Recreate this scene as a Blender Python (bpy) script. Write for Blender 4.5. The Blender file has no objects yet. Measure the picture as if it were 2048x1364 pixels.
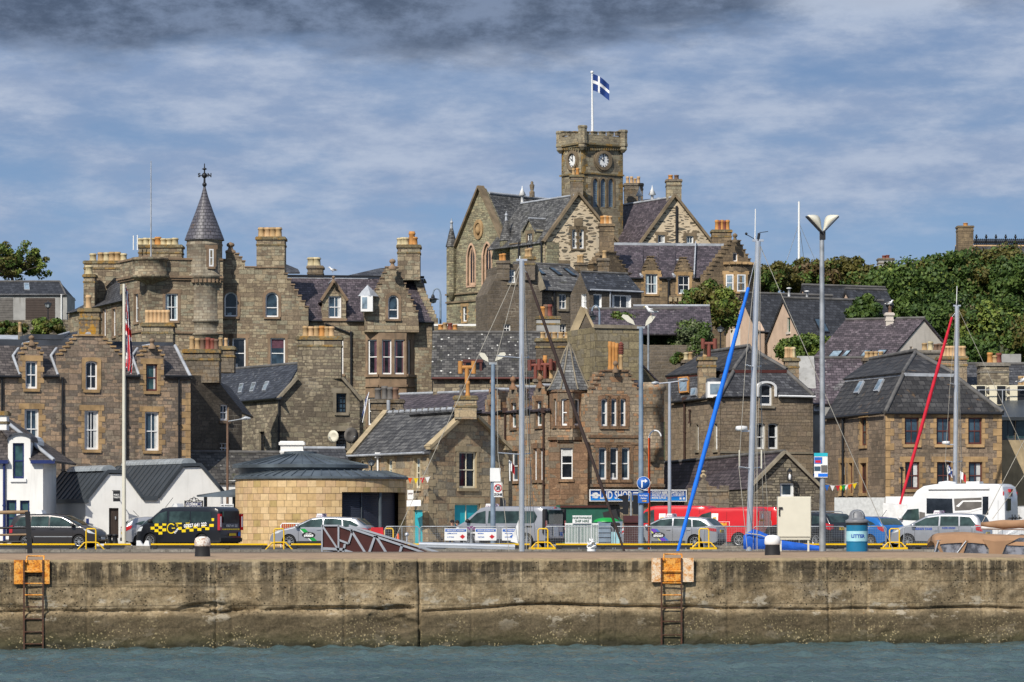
import bpy,math,random
import numpy as np
from mathutils import Vector,Matrix
from mathutils.geometry import tessellate_polygon
V=Vector
R=math.radians
random.seed(7)
rng=np.random.default_rng(5)
SC=bpy.context.scene
COL=SC.collection
# ------------------------------------------------------------------ camera
F,CX,HY,CZ=6827.0,1024.0,1040.0,3.33 # focal in photo pixels, horizon row, eye height over the water
cd=bpy.data.cameras.new('camera')
cam=bpy.data.objects.new('camera',cd);COL.objects.link(cam)
cam.location=(0,0,CZ);cam.rotation_euler=(R(90),0,0)
cd.sensor_width=36;cd.lens=F*36/2048
cd.shift_y=(HY-682)/2048
cd.clip_start=1;cd.clip_end=6000
SC.camera=cam
# ------------------------------------------------------------------ sun and sky
SUN_DIR=V((-.36,-.68,.64)).normalized() # towards the sun
SUN_EL=math.asin(SUN_DIR.z);SUN_AZ=math.atan2(SUN_DIR.x,SUN_DIR.y)
ld=bpy.data.lights.new('sun','SUN');ld.energy=4.7;ld.angle=R(.53);ld.color=(1,.94,.84)
sun=bpy.data.objects.new('sun',ld);COL.objects.link(sun)
sun.rotation_euler=SUN_DIR.to_track_quat('Z','Y').to_euler()
sun.location=(-60,-60,90)
SC.view_settings.view_transform='Standard';SC.view_settings.look='None'
SC.view_settings.exposure=0;SC.view_settings.gamma=1
class NT:
 """tiny node-tree writer"""
 def __init__(s,nt):s.t=nt
 def n(s,kind,_op=None,**ins):
  nd=s.t.nodes.new('ShaderNode'+kind)
  for k,v in ins.items():
   if k.startswith('_'):
    setattr(nd,k[1:],v)
   else:
    key=int(k[1:])if k[0]=='i' and k[1:].isdigit()else k.replace('_',' ')
    sk=nd.inputs[key]
    if isinstance(v,bpy.types.NodeSocket):s.t.links.new(v,sk)
    elif isinstance(v,tuple)and len(v)==3 and sk.type=='RGBA':sk.default_value=(*v,1)
    else:sk.default_value=v
  return nd
 def math(s,op,a,b=0.0,c=0.0,clamp=False):
  return s.n('Math',_operation=op,_use_clamp=clamp,i0=a,i1=b,i2=c).outputs[0]
 def vm(s,op,a,b=(0,0,0)):
  nd=s.n('VectorMath',_operation=op,i0=a,i1=b)
  return nd.outputs['Value']if op in('DOT_PRODUCT','LENGTH')else nd.outputs[0]
 def comb(s,x=0.0,y=0.0,z=0.0):return s.n('CombineXYZ',i0=x,i1=y,i2=z).outputs[0]
 def sep(s,v):return s.n('SeparateXYZ',i0=v).outputs
 def ramp(s,fac,stops,interp='LINEAR'):
  nd=s.n('ValToRGB');s.t.links.new(fac,nd.inputs[0]);r=nd.color_ramp;r.interpolation=interp
  while len(r.elements)<len(stops):r.elements.new(.5)
  for e,(p,c)in zip(r.elements,stops):
   e.position=p;e.color=(*c,1)if isinstance(c,tuple)else(c,c,c,1)
  return nd.outputs[0]
 def mix(s,fac,a,b,blend='MIX'):
  nd=s.n('Mix',_data_type='RGBA',_blend_type=blend)
  for k,v in((0,fac),(6,a),(7,b)):
   if isinstance(v,bpy.types.NodeSocket):s.t.links.new(v,nd.inputs[k])
   elif isinstance(v,tuple):nd.inputs[k].default_value=(*v,1)
   else:nd.inputs[k].default_value=v
  return nd.outputs[2]
 def noise(s,vec,scale,detail=4.0,rough=.55,out=0):
  return s.n('TexNoise',Vector=vec,Scale=scale,Detail=detail,Roughness=rough).outputs[out]
 def mapr(s,v,a,b,c=0.0,d=1.0,smooth=True):
  nd=s.n('MapRange',_interpolation_type='SMOOTHSTEP' if smooth else 'LINEAR',i0=v,i1=a,i2=b,i3=c,i4=d)
  return nd.outputs[0]
wd=bpy.data.worlds.new('World');SC.world=wd;wd.use_nodes=True
wd.node_tree.nodes.clear()
w=NT(wd.node_tree)
sky=w.n('TexSky',_sky_type='NISHITA',_sun_disc=False,_sun_elevation=SUN_EL,_sun_rotation=SUN_AZ,
          _altitude=10.0,_air_density=1.0,_dust_density=.6,_ozone_density=3.0)
gen=w.n('TexCoord').outputs['Generated']
gx,gy,gz_=w.sep(gen)
az=w.math('MULTIPLY',w.math('ARCTAN2',gx,gy),57.3)
el=w.math('MULTIPLY',w.math('ARCSINE',gz_),57.3)
uv=w.comb(az,el,0.0)
def band(fa,fe,off,detail=7.0,rough=.6):
 return w.noise(w.comb(w.math('MULTIPLY',az,fa),w.math('MULTIPLY',el,fe),off),1.0,detail,rough)
n1=band(.19,.75,3.1,5.0,.52);n2=band(.6,1.8,9.4,9.0,.64);n4=band(.12,.5,14.0,4.0)
lay=w.math('ADD',w.math('MULTIPLY',n1,.62),w.math('ADD',w.math('MULTIPLY',n2,.26),w.math('MULTIPLY',n4,.35)))
veil=w.mapr(lay,.48,.70)
# heavier cloud bank high in the view, ragged underside
n3=band(.30,.85,21.7,8.0,.62);n5=band(.75,1.5,5.5,8.0,.68)
lowline=w.math('ADD',el,w.math('ADD',w.math('MULTIPLY',w.math('SUBTRACT',n3,.5),2.0),w.math('MULTIPLY',w.math('SUBTRACT',n5,.5),.9)))
lowline=w.math('SUBTRACT',lowline,w.mapr(az,.3,6.0,0.0,1.0))
bank=w.mapr(lowline,7.25,8.15)
bank=w.math('MULTIPLY',bank,w.math('MULTIPLY',w.mapr(el,20.0,34.0,1.0,.2),w.mapr(w.math('ABSOLUTE',az),15.0,45.0,1.0,.35)))
glow=w.math('MULTIPLY',w.mapr(lowline,6.4,7.3),w.math('SUBTRACT',1.0,bank)) # lit fringe below the bank
skyc=w.n('Background',Color=sky.outputs[0],Strength=.15).outputs[0]
veilc=w.n('Background',Color=w.mix(w.mapr(n2,.35,.7),(.29,.375,.545),(.46,.53,.665)),Strength=1.0).outputs[0]
bankc=w.n('Background',Color=w.mix(w.mapr(n5,.34,.68),(.075,.105,.165),(.20,.26,.38)),Strength=1.0).outputs[0]
blue=w.n('Background',Color=w.mix(w.mapr(el,3.0,8.5),(.21,.355,.585),(.145,.24,.435)),Strength=1.0).outputs[0]
m0=w.n('MixShader',i0=w.mapr(el,14.0,30.0,.92,.2),i1=skyc,i2=blue).outputs[0]
m1=w.n('MixShader',i0=w.math('MULTIPLY',veil,w.mapr(el,2.2,6.0,.45,.92)),i1=m0,i2=veilc).outputs[0]
m1=w.n('MixShader',i0=w.math('MULTIPLY',glow,.3),i1=m1,i2=veilc).outputs[0]
px_=w.math('DIVIDE',w.math('SUBTRACT',az,6.0),1.7);pz_=w.math('DIVIDE',w.math('SUBTRACT',el,8.75),.62)
rr_=w.math('ADD',w.math('ADD',w.math('MULTIPLY',px_,px_),w.math('MULTIPLY',pz_,pz_)),w.math('MULTIPLY',w.math('SUBTRACT',n5,.5),2.6))
brk=w.mapr(rr_,.1,1.5,.75,0.0) # a pale break in the bank
m2=w.n('MixShader',i0=w.math('MULTIPLY',bank,.95),i1=m1,i2=bankc).outputs[0]
m2=w.n('MixShader',i0=brk,i1=m2,i2=w.n('Background',Color=(.50,.57,.70),Strength=1.0).outputs[0]).outputs[0]
out=w.n('OutputWorld');wd.node_tree.links.new(m2,out.inputs[0])
# ------------------------------------------------------------------ pixel -> place
def W(x,y,D):return V(((x-CX)*D/F,D,CZ-(y-HY)*D/F))
def px(D):return D/F # metres per photo pixel at distance D
GROUND=[(0,-3.5),(147.9,-3.5),(148,2.0),(193,2.0),(202,3.2),(215,5.5),(235,8.5),(255,12.0),(275,14.5),(300,17.5),(330,21.5),(400,25),(700,30),(3000,30)]
def gz(D):
 for(a,b),(c,d)in zip(GROUND,GROUND[1:]):
  if D<=c:return b+(d-b)*(D-a)/(c-a)
 return GROUND[-1][1]
# ------------------------------------------------------------------ mesh builder
WO={} # world origin of every object built
class MB:
 def __init__(s):s.v=[];s.f=[];s.m=[];s.sm=[]
 def add(s,vs,fs,mi=0,smooth=False):
  b=len(s.v);s.v+=[tuple(p)for p in vs]
  for f in fs:
   s.f.append(tuple(b+i for i in f));s.m.append(mi);s.sm.append(smooth)
  return s
 def poly(s,pts,mi=0):return s.add(pts,[tuple(range(len(pts)))],mi)
 def tess(s,loops,mi=0,want=None):
  """triangulate outline + holes (lists of 3D points)"""
  tris=tessellate_polygon(loops)
  pts=[p for l in loops for p in l]
  fs=[]
  for a,b,c in tris:
   n=(pts[b]-pts[a]).cross(pts[c]-pts[a])
   if n.length<1e-9:continue
   fs.append((a,b,c)if want is None or n.dot(want)>0 else(a,c,b))
  return s.add(pts,fs,mi)
 def prism(s,pts,vec,mi=0,side=None,caps=(True,True)):
  pts=[V(p)for p in pts];vec=V(vec);n=len(pts)
  q=[p+vec for p in pts]
  nrm=V((0,0,0))
  for i in range(1,n-1):nrm+=(pts[i]-pts[0]).cross(pts[i+1]-pts[0])
  flip=nrm.dot(vec)>0
  if caps[0]:s.tess([pts],mi,-vec)
  if caps[1]:s.tess([q],mi,vec)
  fs=[]
  for i in range(n):
   j=(i+1)%n
   fs.append((i,j,n+j,n+i)if flip else(j,i,n+i,n+j))
  return s.add(pts+q,fs,mi if side is None else side)
 def obox(s,o,a,b,c,mi=0):
  o,a,b,c=V(o),V(a),V(b),V(c)
  vs=[o,o+a,o+a+b,o+b,o+c,o+a+c,o+a+b+c,o+b+c]
  fs=[(0,3,2,1),(4,5,6,7),(0,1,5,4),(1,2,6,5),(2,3,7,6),(3,0,4,7)]
  if a.cross(b).dot(c)<0:fs=[tuple(reversed(f))for f in fs]
  return s.add(vs,fs,mi)
 def box(s,a,b,mi=0):
  a=V(a);b=V(b);d=b-a
  return s.obox(a,(d.x,0,0),(0,d.y,0),(0,0,d.z),mi)
 def bar(s,p,q,wdt,dep,mi=0,up=None):
  """rectangular bar from p to q"""
  p=V(p);q=V(q);d=(q-p).normalized()
  u=V(up)if up else(V((0,0,1))if abs(d.z)<.9 else V((0,1,0)))
  a=d.cross(u).normalized();b=a.cross(d).normalized()
  return s.obox(p-a*dep/2-b*wdt/2,q-p,a*dep,b*wdt,mi)
 def tube(s,pts,r,n=8,mi=0,caps=True,smooth=True):
  pts=[V(p)for p in pts];rs=r if isinstance(r,(list,tuple))else[r]*len(pts)
  vs=[];fs=[]
  prev=None
  for i,p in enumerate(pts):
   d=(pts[min(i+1,len(pts)-1)]-pts[max(i-1,0)]).normalized()
   if prev is None:
    a=d.cross(V((0,0,1))if abs(d.z)<.9 else V((0,1,0))).normalized()
   else:
    a=(prev-d*prev.dot(d)).normalized()
   prev=a;b=d.cross(a)
   for k in range(n):
    t=2*math.pi*k/n
    vs.append(p+(a*math.cos(t)+b*math.sin(t))*rs[i])
  for i in range(len(pts)-1):
   for k in range(n):
    l=(k+1)%n
    fs.append((i*n+k,i*n+l,(i+1)*n+l,(i+1)*n+k))
  s.add(vs,fs,mi,smooth)
  if caps:
   s.add(vs[:n],[tuple(reversed(range(n)))],mi);s.add(vs[-n:],[tuple(range(n))],mi)
  return s
 def lathe(s,c,prof,n=16,mi=0,smooth=True,a0=0,a1=360,sy=1.0):
  c=V(c);full=abs(a1-a0)>=360;m=n if full else n+1
  vs=[]
  for r_,z in prof:
   for k in range(m):
    t=R(a0+(a1-a0)*k/n)
    vs.append(c+V((r_*math.cos(t),r_*math.sin(t)*sy,z)))
  fs=[]
  for i in range(len(prof)-1):
   for k in range(n):
    l=(k+1)%m
    fs.append((i*m+k,i*m+l,(i+1)*m+l,(i+1)*m+k))
  return s.add(vs,fs,mi,smooth)
 def ball(s,c,r,mi=0,n=10,sz=1.0):
  pr=[(max(r*math.sin(math.pi*i/8),.0005),-r*sz*math.cos(math.pi*i/8))for i in range(9)]
  return s.lathe(c,pr,n,mi)
 def build(s,name,mats,parent=None,origin=None):
  me=bpy.data.meshes.new(name)
  if not isinstance(mats,(list,tuple)):mats=[mats]
  a=np.array(s.v,dtype=float).reshape(-1,3)
  if origin is None:
   lo,hi=a.min(0),a.max(0);origin=V(((lo[0]+hi[0])/2,(lo[1]+hi[1])/2,lo[2]))
  origin=V(origin)
  me.from_pydata((a-np.array(origin)).tolist(),[],s.f)
  for m in mats:me.materials.append(m)
  me.polygons.foreach_set('material_index',s.m)
  me.polygons.foreach_set('use_smooth',s.sm)
  me.update()
  return link(name,me,origin,parent)
def link(name,data,origin,parent=None):
 o=bpy.data.objects.new(name,data);COL.objects.link(o)
 WO[o.name]=V(origin)
 if parent is not None:
  o.parent=parent;o.location=V(origin)-WO[parent.name]
 else:o.location=origin
 return o
def tag(o,label,cat=None,group=None,kind=None):
 if label:o['label']=label
 if cat:o['category']=cat
 if group:o['group']=group
 if kind:o['kind']=kind
 return o
def thing(name,label,cat,loc,group=None):
 o=link(name,None,V(loc));o.empty_display_size=.3
 return tag(o,label,cat,group)
def place(o,loc,yaw=0):
 """moves a thing modelled at the origin to its place"""
 o.location=V(loc);o.rotation_euler=(0,0,yaw)
 return o
def kids(o):return[c for c in COL.objects if c.parent==o]
def copy_tree(o,parent=None):
 c=o.copy();COL.objects.link(c);WO[c.name]=WO[o.name]
 if parent is not None:c.parent=parent
 for ch in kids(o):copy_tree(ch,c)
 return c
def text_mesh(txt,size,M,mb,mi=0,align='CENTER',bold=0.0,sx=1.0,ext=.004):
 """lettering: flat letters laid in the local XY plane, sent through matrix or function M"""
 cu=bpy.data.curves.new('lettering','FONT');cu.body=txt;cu.size=size;cu.align_x=align;cu.align_y='CENTER'
 cu.offset=bold;cu.resolution_u=3;cu.space_character=1.0
 o=bpy.data.objects.new('lettering',cu);COL.objects.link(o)
 dg=bpy.context.evaluated_depsgraph_get();dg.update()
 me=bpy.data.meshes.new_from_object(o.evaluated_get(dg))
 vs=[M(V((v.co.x*sx,v.co.y,ext)))if callable(M)else M@V((v.co.x*sx,v.co.y,ext))for v in me.vertices]
 mb.add(vs,[tuple(p.vertices)for p in me.polygons],mi)
 bpy.data.objects.remove(o);bpy.data.curves.remove(cu);bpy.data.meshes.remove(me)
 return mb
def frameM(o,right,up):
 """matrix: local x -> right, y -> up, z -> out"""
 r=V(right).normalized();u=V(up).normalized();n=r.cross(u)
 return Matrix(((r.x,u.x,n.x,o[0]),(r.y,u.y,n.y,o[1]),(r.z,u.z,n.z,o[2]),(0,0,0,1)))
# ------------------------------------------------------------------ materials
MAT={}
def newmat(name):
 m=bpy.data.materials.new(name);m.use_nodes=True;m.node_tree.nodes.clear()
 t=NT(m.node_tree)
 b=t.n('BsdfPrincipled');o=t.n('OutputMaterial');m.node_tree.links.new(b.outputs[0],o.inputs[0])
 MAT[name]=m
 return m,t,b
def setin(t,b,**k):
 for key,v in k.items():
  sk=b.inputs[key.replace('_',' ')]
  if isinstance(v,bpy.types.NodeSocket):t.t.links.new(v,sk)
  elif isinstance(v,tuple)and len(v)==3:sk.default_value=(*v,1)
  else:sk.default_value=v
def bump(t,b,h,strength=.5,dist=.02):
 nd=t.n('Bump',Strength=strength,Distance=dist,Height=h);t.t.links.new(nd.outputs[0],b.inputs['Normal'])
def walluv(t):
 """u runs along a wall (or along a roof's courses), v is the height"""
 g=t.n('NewGeometry');P=g.outputs['Position'];N=g.outputs['True Normal']
 T=t.vm('NORMALIZE',t.vm('CROSS_PRODUCT',(0,0,1),N))
 u=t.vm('DOT_PRODUCT',P,T)
 return t.comb(u,t.sep(P)[2],0.0),P
def plain(name,col,rough=.6,metal=0.0,vary=.12,scale=3.0,spec=.4,coat=0.0,dirt=0.0,bumpy=0.0):
 m,t,b=newmat(name)
 P=t.n('NewGeometry').outputs['Position']
 n=t.noise(P,scale,5.0)
 c=t.mix(t.mapr(n,.3,.7),tuple(x*(1-vary)for x in col),tuple(min(1,x*(1+vary))for x in col))
 if dirt:
  st=t.vm('MULTIPLY',P,(3.0,3.0,.35))
  c=t.mix(t.math('MULTIPLY',t.mapr(t.noise(st,1.3,5.0),.52,.75),dirt),c,(.10,.085,.06))
 setin(t,b,Base_Color=c,Roughness=rough,Metallic=metal,Specular_IOR_Level=spec,Coat_Weight=coat)
 if bumpy:bump(t,b,t.noise(P,scale*9,4.0),bumpy,.02)
 return m
def paint(name,col,rough=.28,flake=0.0):
 m,t,b=newmat(name)
 P=t.n('NewGeometry').outputs['Position']
 n=t.noise(P,2.2,4.0)
 c=t.mix(t.mapr(n,.3,.8),tuple(x*.9 for x in col),col)
 setin(t,b,Base_Color=c,Roughness=rough,Metallic=flake,Coat_Weight=.6,Coat_Roughness=.06)
 return m
def stone(name,cols,mortar,bw=.42,bh=.2,ms=.02,kind='coursed',stain=.5,lich=0.0,warp=.05,streak=.5,mo_blotch=0.0):
 """weathered stonework: coursed = squared blocks in beds, rubble = random stones in thick mortar"""
 m,t,b=newmat(name)
 uvv,P=walluv(t)
 nz=t.n('TexNoise',Vector=P,Scale=1.7,Detail=3.0).outputs['Color']
 uvd=t.vm('ADD',uvv,t.vm('MULTIPLY',t.vm('SUBTRACT',nz,(.5,.5,.5)),(warp*2,warp,0)))
 k=len(cols)
 if kind=='coursed':
  br=t.n('TexBrick',_offset=.5,_squash=.62,_squash_frequency=3,Vector=uvd,Scale=1.0,Brick_Width=bw,Row_Height=bh,
                 Mortar_Size=ms,Mortar_Smooth=.3,Color1=(0,0,0),Color2=(1,1,1),Mortar=(0.5,.5,.5),Bias=0.0)
  b2=t.n('TexBrick',_offset=.42,_squash=.7,_squash_frequency=2,Vector=t.vm('ADD',uvd,(3.7,.07,0)),Scale=1.0,Brick_Width=bw*1.55,Row_Height=bh*1.62,
                 Mortar_Size=ms,Mortar_Smooth=.3,Color1=(0,0,0),Color2=(1,1,1),Mortar=(0.5,.5,.5),Bias=0.0)
  pick=t.mapr(t.noise(t.vm('MULTIPLY',P,(.45,.45,.8)),1.0,2.0),.495,.505)
  rnd=t.sep(t.mix(pick,br.outputs['Color'],b2.outputs['Color']))[0];fac=t.math('ADD',t.math('MULTIPLY',br.outputs['Fac'],t.math('SUBTRACT',1.0,pick)),t.math('MULTIPLY',b2.outputs['Fac'],pick))
 else:
  sc=t.vm('MULTIPLY',uvd,(1/bw,1/bh,1))
  v1=t.n('TexVoronoi',_feature='F1',_distance='MINKOWSKI',Vector=sc,Scale=1.0,Randomness=.8,Exponent=3.5)
  v2=t.n('TexVoronoi',_feature='DISTANCE_TO_EDGE',Vector=sc,Scale=1.0,Randomness=.8)
  rnd=t.sep(v1.outputs['Color'])[0]
  edge=t.math('SUBTRACT',v2.outputs[0],t.math('MULTIPLY',t.math('SUBTRACT',t.noise(P,5.0,3.0),.5),ms*5))
  fac=t.mapr(edge,ms*2.2,ms*3.6,1.0,0.0)
 stops=[(i/k,c)for i,c in enumerate(cols)]
 c=t.ramp(rnd,stops,'CONSTANT')
 grain=t.noise(P,9.0,6.0,.7)
 c=t.mix(1.0,c,t.ramp(grain,[(.25,.5),(.5,1.05),(.78,1.55)]),'MULTIPLY')
 mcol=mortar
 if mo_blotch:
  mcol=t.mix(t.math('MULTIPLY',t.mapr(t.noise(P,1.1,4.0),.42,.62),mo_blotch),mortar,tuple(x*.4 for x in cols[0]))
 mcol=t.mix(t.mapr(t.noise(P,.5,5.0,.6),.55,.66,0,.55),mcol,(.40,.355,.28))
 c=t.mix(fac,c,mcol)
 big=t.noise(t.vm('MULTIPLY',P,(.5,.5,.33)),1.0,6.0,.62)
 c=t.mix(t.math('MULTIPLY',t.mapr(big,.44,.68),stain),c,(.055,.046,.034))
 stv=t.vm('MULTIPLY',P,(2.2,2.2,.18))
 c=t.mix(t.math('MULTIPLY',t.mapr(t.noise(stv,1.0,5.0),.55,.78),streak),c,(.05,.042,.032))
 if lich:
  c=t.mix(t.math('MULTIPLY',t.mapr(t.noise(P,1.6,7.0,.7),.49,.58),lich),c,(.42,.215,.025))
 h=t.math('ADD',t.math('MULTIPLY',fac,-.8),t.math('MULTIPLY',grain,.7))
 setin(t,b,Base_Color=c,Roughness=.92,Specular_IOR_Level=.2)
 bump(t,b,h,.75,.035)
 return m
def slate(name,c1,c2,rw=.3,rh=.16,spots=0.0,moss=0.0,pale=0.0,rough=.62,lich=0.0):
 m,t,b=newmat(name)
 uvv,P=walluv(t)
 br=t.n('TexBrick',_offset=.5,Vector=uvv,Scale=1.0,Brick_Width=rw,Row_Height=rh,Mortar_Size=rh*.07,Mortar_Smooth=.1,
             Color1=(0,0,0),Color2=(1,1,1),Mortar=(.5,.5,.5))
 rnd=t.sep(br.outputs['Color'])[0]
 c=t.ramp(rnd,[(0,tuple(x*.72 for x in c1)),(.35,c1),(.7,c2),(1,tuple(x*1.3 for x in c2))])
 c=t.mix(1.0,c,t.ramp(t.noise(P,2.6,6.0,.7),[(.25,.6),(.55,1.0),(.8,1.4)]),'MULTIPLY')
 c=t.mix(t.math('MULTIPLY',t.mapr(t.noise(t.vm('MULTIPLY',P,(1.4,1.4,.25)),1.0,5.0),.52,.74),.55),c,tuple(x*.55 for x in c1))
 if pale:c=t.mix(t.math('MULTIPLY',t.mapr(t.noise(P,.9,6.0,.68),.50,.68),pale),c,(.26,.26,.25))
 if moss:c=t.mix(t.math('MULTIPLY',t.mapr(t.noise(P,1.2,6.0,.7),.55,.68),moss),c,(.075,.075,.025))
 if lich:c=t.mix(t.math('MULTIPLY',t.mapr(t.noise(P,1.9,6.0,.7),.6,.66),lich),c,(.3,.15,.03))
 c=t.mix(br.outputs['Fac'],c,(.012,.011,.012))
 if spots:
  vo=t.n('TexVoronoi',Vector=P,Scale=2.0,Randomness=1.0)
  dens=t.mapr(t.noise(P,.35,3.0),.34,.5)
  sp=t.math('MULTIPLY',t.mapr(t.math('ADD',vo.outputs['Distance'],t.math('MULTIPLY',t.noise(P,7.0,2.0),.22)),.20,.28,1.0,0.0),dens)
  c=t.mix(t.math('MULTIPLY',sp,spots),c,(.72,.71,.66))
 setin(t,b,Base_Color=c,Roughness=rough,Specular_IOR_Level=.35)
 sawt=t.math('FRACT',t.math('DIVIDE',t.sep(uvv)[1],rh))
 h=t.math('ADD',t.math('MULTIPLY',sawt,-.5),t.math('ADD',t.math('MULTIPLY',br.outputs['Fac'],-.5),t.math('MULTIPLY',t.noise(P,11.0,4.0),.5)))
 bump(t,b,h,.6,.03)
 return m
# stone of the several houses (greys and browns of flagstone, pinker and orange sandstone for dressings)
stone('terrace_stone',[(0.302,0.221,0.160),(0.204,0.157,0.117),(0.257,0.207,0.153),(0.355,0.250,0.166),(0.159,0.129,0.104)],(.16,.135,.105),.46,.19,.012,stain=.35,mo_blotch=.6)
stone('grand_stone',[(0.318,0.254,0.168),(0.240,0.186,0.128),(0.360,0.299,0.204),(0.270,0.243,0.173),(0.198,0.153,0.107)],(.16,.125,.09),.5,.2,.016,stain=.5,streak=.6,warp=.035)
stone('dark_harl',[(0.119,0.098,0.075),(0.094,0.077,0.062),(0.144,0.119,0.091),(0.106,0.088,0.069)],(.10,.084,.066),0.5,0.2,0.02,stain=.5,warp=0.06)
stone('hall_harl',[(0.158,0.130,0.100),(0.126,0.104,0.081),(0.173,0.140,0.106),(0.142,0.115,0.085)],(.17,.145,.12),0.5,0.2,0.03,stain=.45,warp=0.09)
stone('rubble_grey',[(0.283,0.237,0.164),(0.199,0.164,0.119),(0.361,0.304,0.214),(0.239,0.208,0.146),(0.155,0.128,0.096)],(.15,.125,.095),0.44,0.19,0.022,stain=.45,warp=0.1)
stone('cottage_stone',[(0.377,0.292,0.184),(0.291,0.212,0.138),(0.337,0.280,0.190),(0.423,0.329,0.207),(0.245,0.212,0.161),(0.317,0.224,0.138)],(.20,.165,.115),.58,.24,.014,stain=.28,streak=.3,warp=.07)
stone('shop_stone',[(0.316,0.249,0.175),(0.252,0.203,0.150),(0.374,0.291,0.200),(0.287,0.222,0.150),(0.374,0.216,0.119)],(.17,.14,.105),.48,.2,.016,stain=.4,streak=.4)
stone('red_blocks',[(.235,.140,.085),(.19,.115,.07),(.275,.17,.10),(.215,.14,.09),(.17,.135,.098)],(.15,.09,.055),.55,.3,.012,stain=.35,streak=.35,warp=.02)
stone('hall_stone',[(0.299,0.280,0.184),(0.230,0.218,0.147),(0.345,0.302,0.189),(0.259,0.230,0.152),(0.172,0.151,0.105)],(.145,.125,.09),.52,.17,.02,stain=.3,streak=.35)
stone('tower_stone',[(0.297,0.263,0.185),(0.220,0.189,0.135),(0.363,0.304,0.200),(0.187,0.158,0.115),(0.259,0.231,0.165)],(.30,.24,.165),.62,.24,.03,stain=.38,streak=.45,mo_blotch=.5)
stone('harled_rubble',[(.135,.115,.085),(.095,.08,.064),(.165,.13,.09),(.21,.17,.12),(.12,.11,.09)],(.60,.49,.345),.78,.27,.052,'rubble',stain=.12,streak=.2,warp=.12)
stone('brown_stone',[(0.269,0.205,0.145),(0.218,0.171,0.123),(0.299,0.235,0.164),(0.241,0.185,0.126)],(.125,.10,.078),.62,.2,.012,stain=.4,streak=.45)
stone('office_stone',[(0.241,0.180,0.128),(0.183,0.138,0.100),(0.278,0.207,0.142),(0.204,0.158,0.115)],(.115,.09,.07),.5,.22,.014,stain=.5,streak=.4)
stone('county_stone',[(0.228,0.168,0.105),(0.180,0.134,0.088),(0.258,0.190,0.115),(0.198,0.146,0.092)],(.12,.095,.07),.5,.25,.012,stain=.5,streak=.45)
stone('old_gable',[(0.247,0.205,0.119),(0.200,0.165,0.100),(0.278,0.230,0.138),(0.221,0.190,0.133)],(.15,.125,.082),.72,.3,.02,stain=.42,streak=.5)
stone('dry_stone',[(.19,.165,.125),(.14,.12,.095),(.24,.205,.15),(.11,.095,.078)],(.07,.06,.045),0.42,0.15,0.022,stain=.3,warp=0.1)
stone('chimney_lichen',[(.20,.155,.10),(.155,.12,.085),(.23,.18,.11)],(.14,.11,.07),.42,.22,.014,stain=.3,lich=.9,streak=.2)
stone('chimney_dark',[(.185,.155,.12),(.14,.118,.092),(.21,.175,.13)],(.11,.09,.07),.45,.22,.014,stain=.5,lich=.12)
stone('kerb_stone',[(.22,.2,.17),(.18,.165,.14),(.26,.235,.2)],(.12,.105,.085),1.4,.3,.012,stain=.35)
plain('dress_orange',(.36,.235,.115),.9,vary=.3,scale=1.4,dirt=.55,bumpy=.25)
plain('dress_brown',(.225,.155,.10),.9,vary=.28,scale=1.2,dirt=.6,bumpy=.25)
plain('dress_pink',(.50,.33,.225),.9,vary=.22,scale=1.2,dirt=.4,bumpy=.25)
plain('dress_grey',(.24,.205,.15),.9,vary=.26,scale=1.3,dirt=.6,bumpy=.25)
plain('dress_red',(.215,.118,.066),.9,vary=.34,scale=1.3,dirt=.5,bumpy=.25)
plain('dress_buff',(.38,.30,.185),.9,vary=.22,scale=1.3,dirt=.4,bumpy=.25)
plain('dress_tower',(.185,.14,.09),.9,vary=.3,scale=1.2,dirt=.5,bumpy=.25)
stone('parapet_stone',[(.20,.16,.09),(.16,.13,.08),(.22,.19,.12)],(.12,.1,.06),.5,.22,.016,stain=.4,lich=.45)
slate('slate_dark',(.055,.055,.06),(.085,.085,.09),.34,.17,spots=.2)
slate('slate_blue',(.040,.044,.054),(.062,.068,.082),.34,.16,spots=.25)
slate('slate_purple',(.070,.056,.066),(.105,.084,.096),.32,.15,spots=.15)
slate('slate_brown',(.078,.066,.062),(.115,.098,.09),.34,.15,moss=.12)
slate('slate_speckled',(.062,.058,.055),(.11,.104,.096),.34,.16,spots=.95,moss=.35,pale=.15)
slate('slate_cottage',(.070,.068,.068),(.115,.112,.108),.36,.19,spots=.12,pale=.25)
slate('slate_pale',(.085,.08,.075),(.13,.125,.12),.36,.17,spots=.35,pale=.6,moss=.4)
slate('slate_patchy',(.085,.066,.076),(.125,.10,.112),.34,.17,pale=.7,spots=.3)
slate('slate_mossy',(.06,.055,.05),(.09,.084,.075),.34,.17,moss=.8,spots=.25)
slate('slate_spire',(.12,.12,.12),(.19,.19,.185),.36,.16,pale=.35)
slate('tile_black',(.033,.034,.038),(.046,.048,.054),.33,.22,rough=.55)
slate('tile_office',(.036,.034,.033),(.055,.052,.05),.38,.26,pale=.13,lich=.25,moss=.1)
slate('tile_lowroof',(.058,.044,.048),(.085,.066,.07),.4,.2,spots=.15)
slate('hall_slate',(.075,.074,.073),(.13,.128,.125),.38,.18,pale=.32,spots=.25,moss=.3)
plain('ridge_lead',(.36,.38,.41),.5,vary=.2,scale=1.5,dirt=.25)
plain('ridge_tile',(.11,.105,.10),.85,vary=.3,scale=1.5)
plain('felt_roof',(.055,.062,.075),.55,vary=.3,scale=.8)
plain('louvre_blue',(.17,.23,.29),.6)
plain('zinc',(.062,.072,.083),.42,metal=.25,vary=.14,scale=.7)
plain('rooflight_plastic',(.30,.33,.35),.25,vary=.2)
plain('lead_sheet',(.10,.12,.135),.45,metal=.3,vary=.35,scale=.9)
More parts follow.
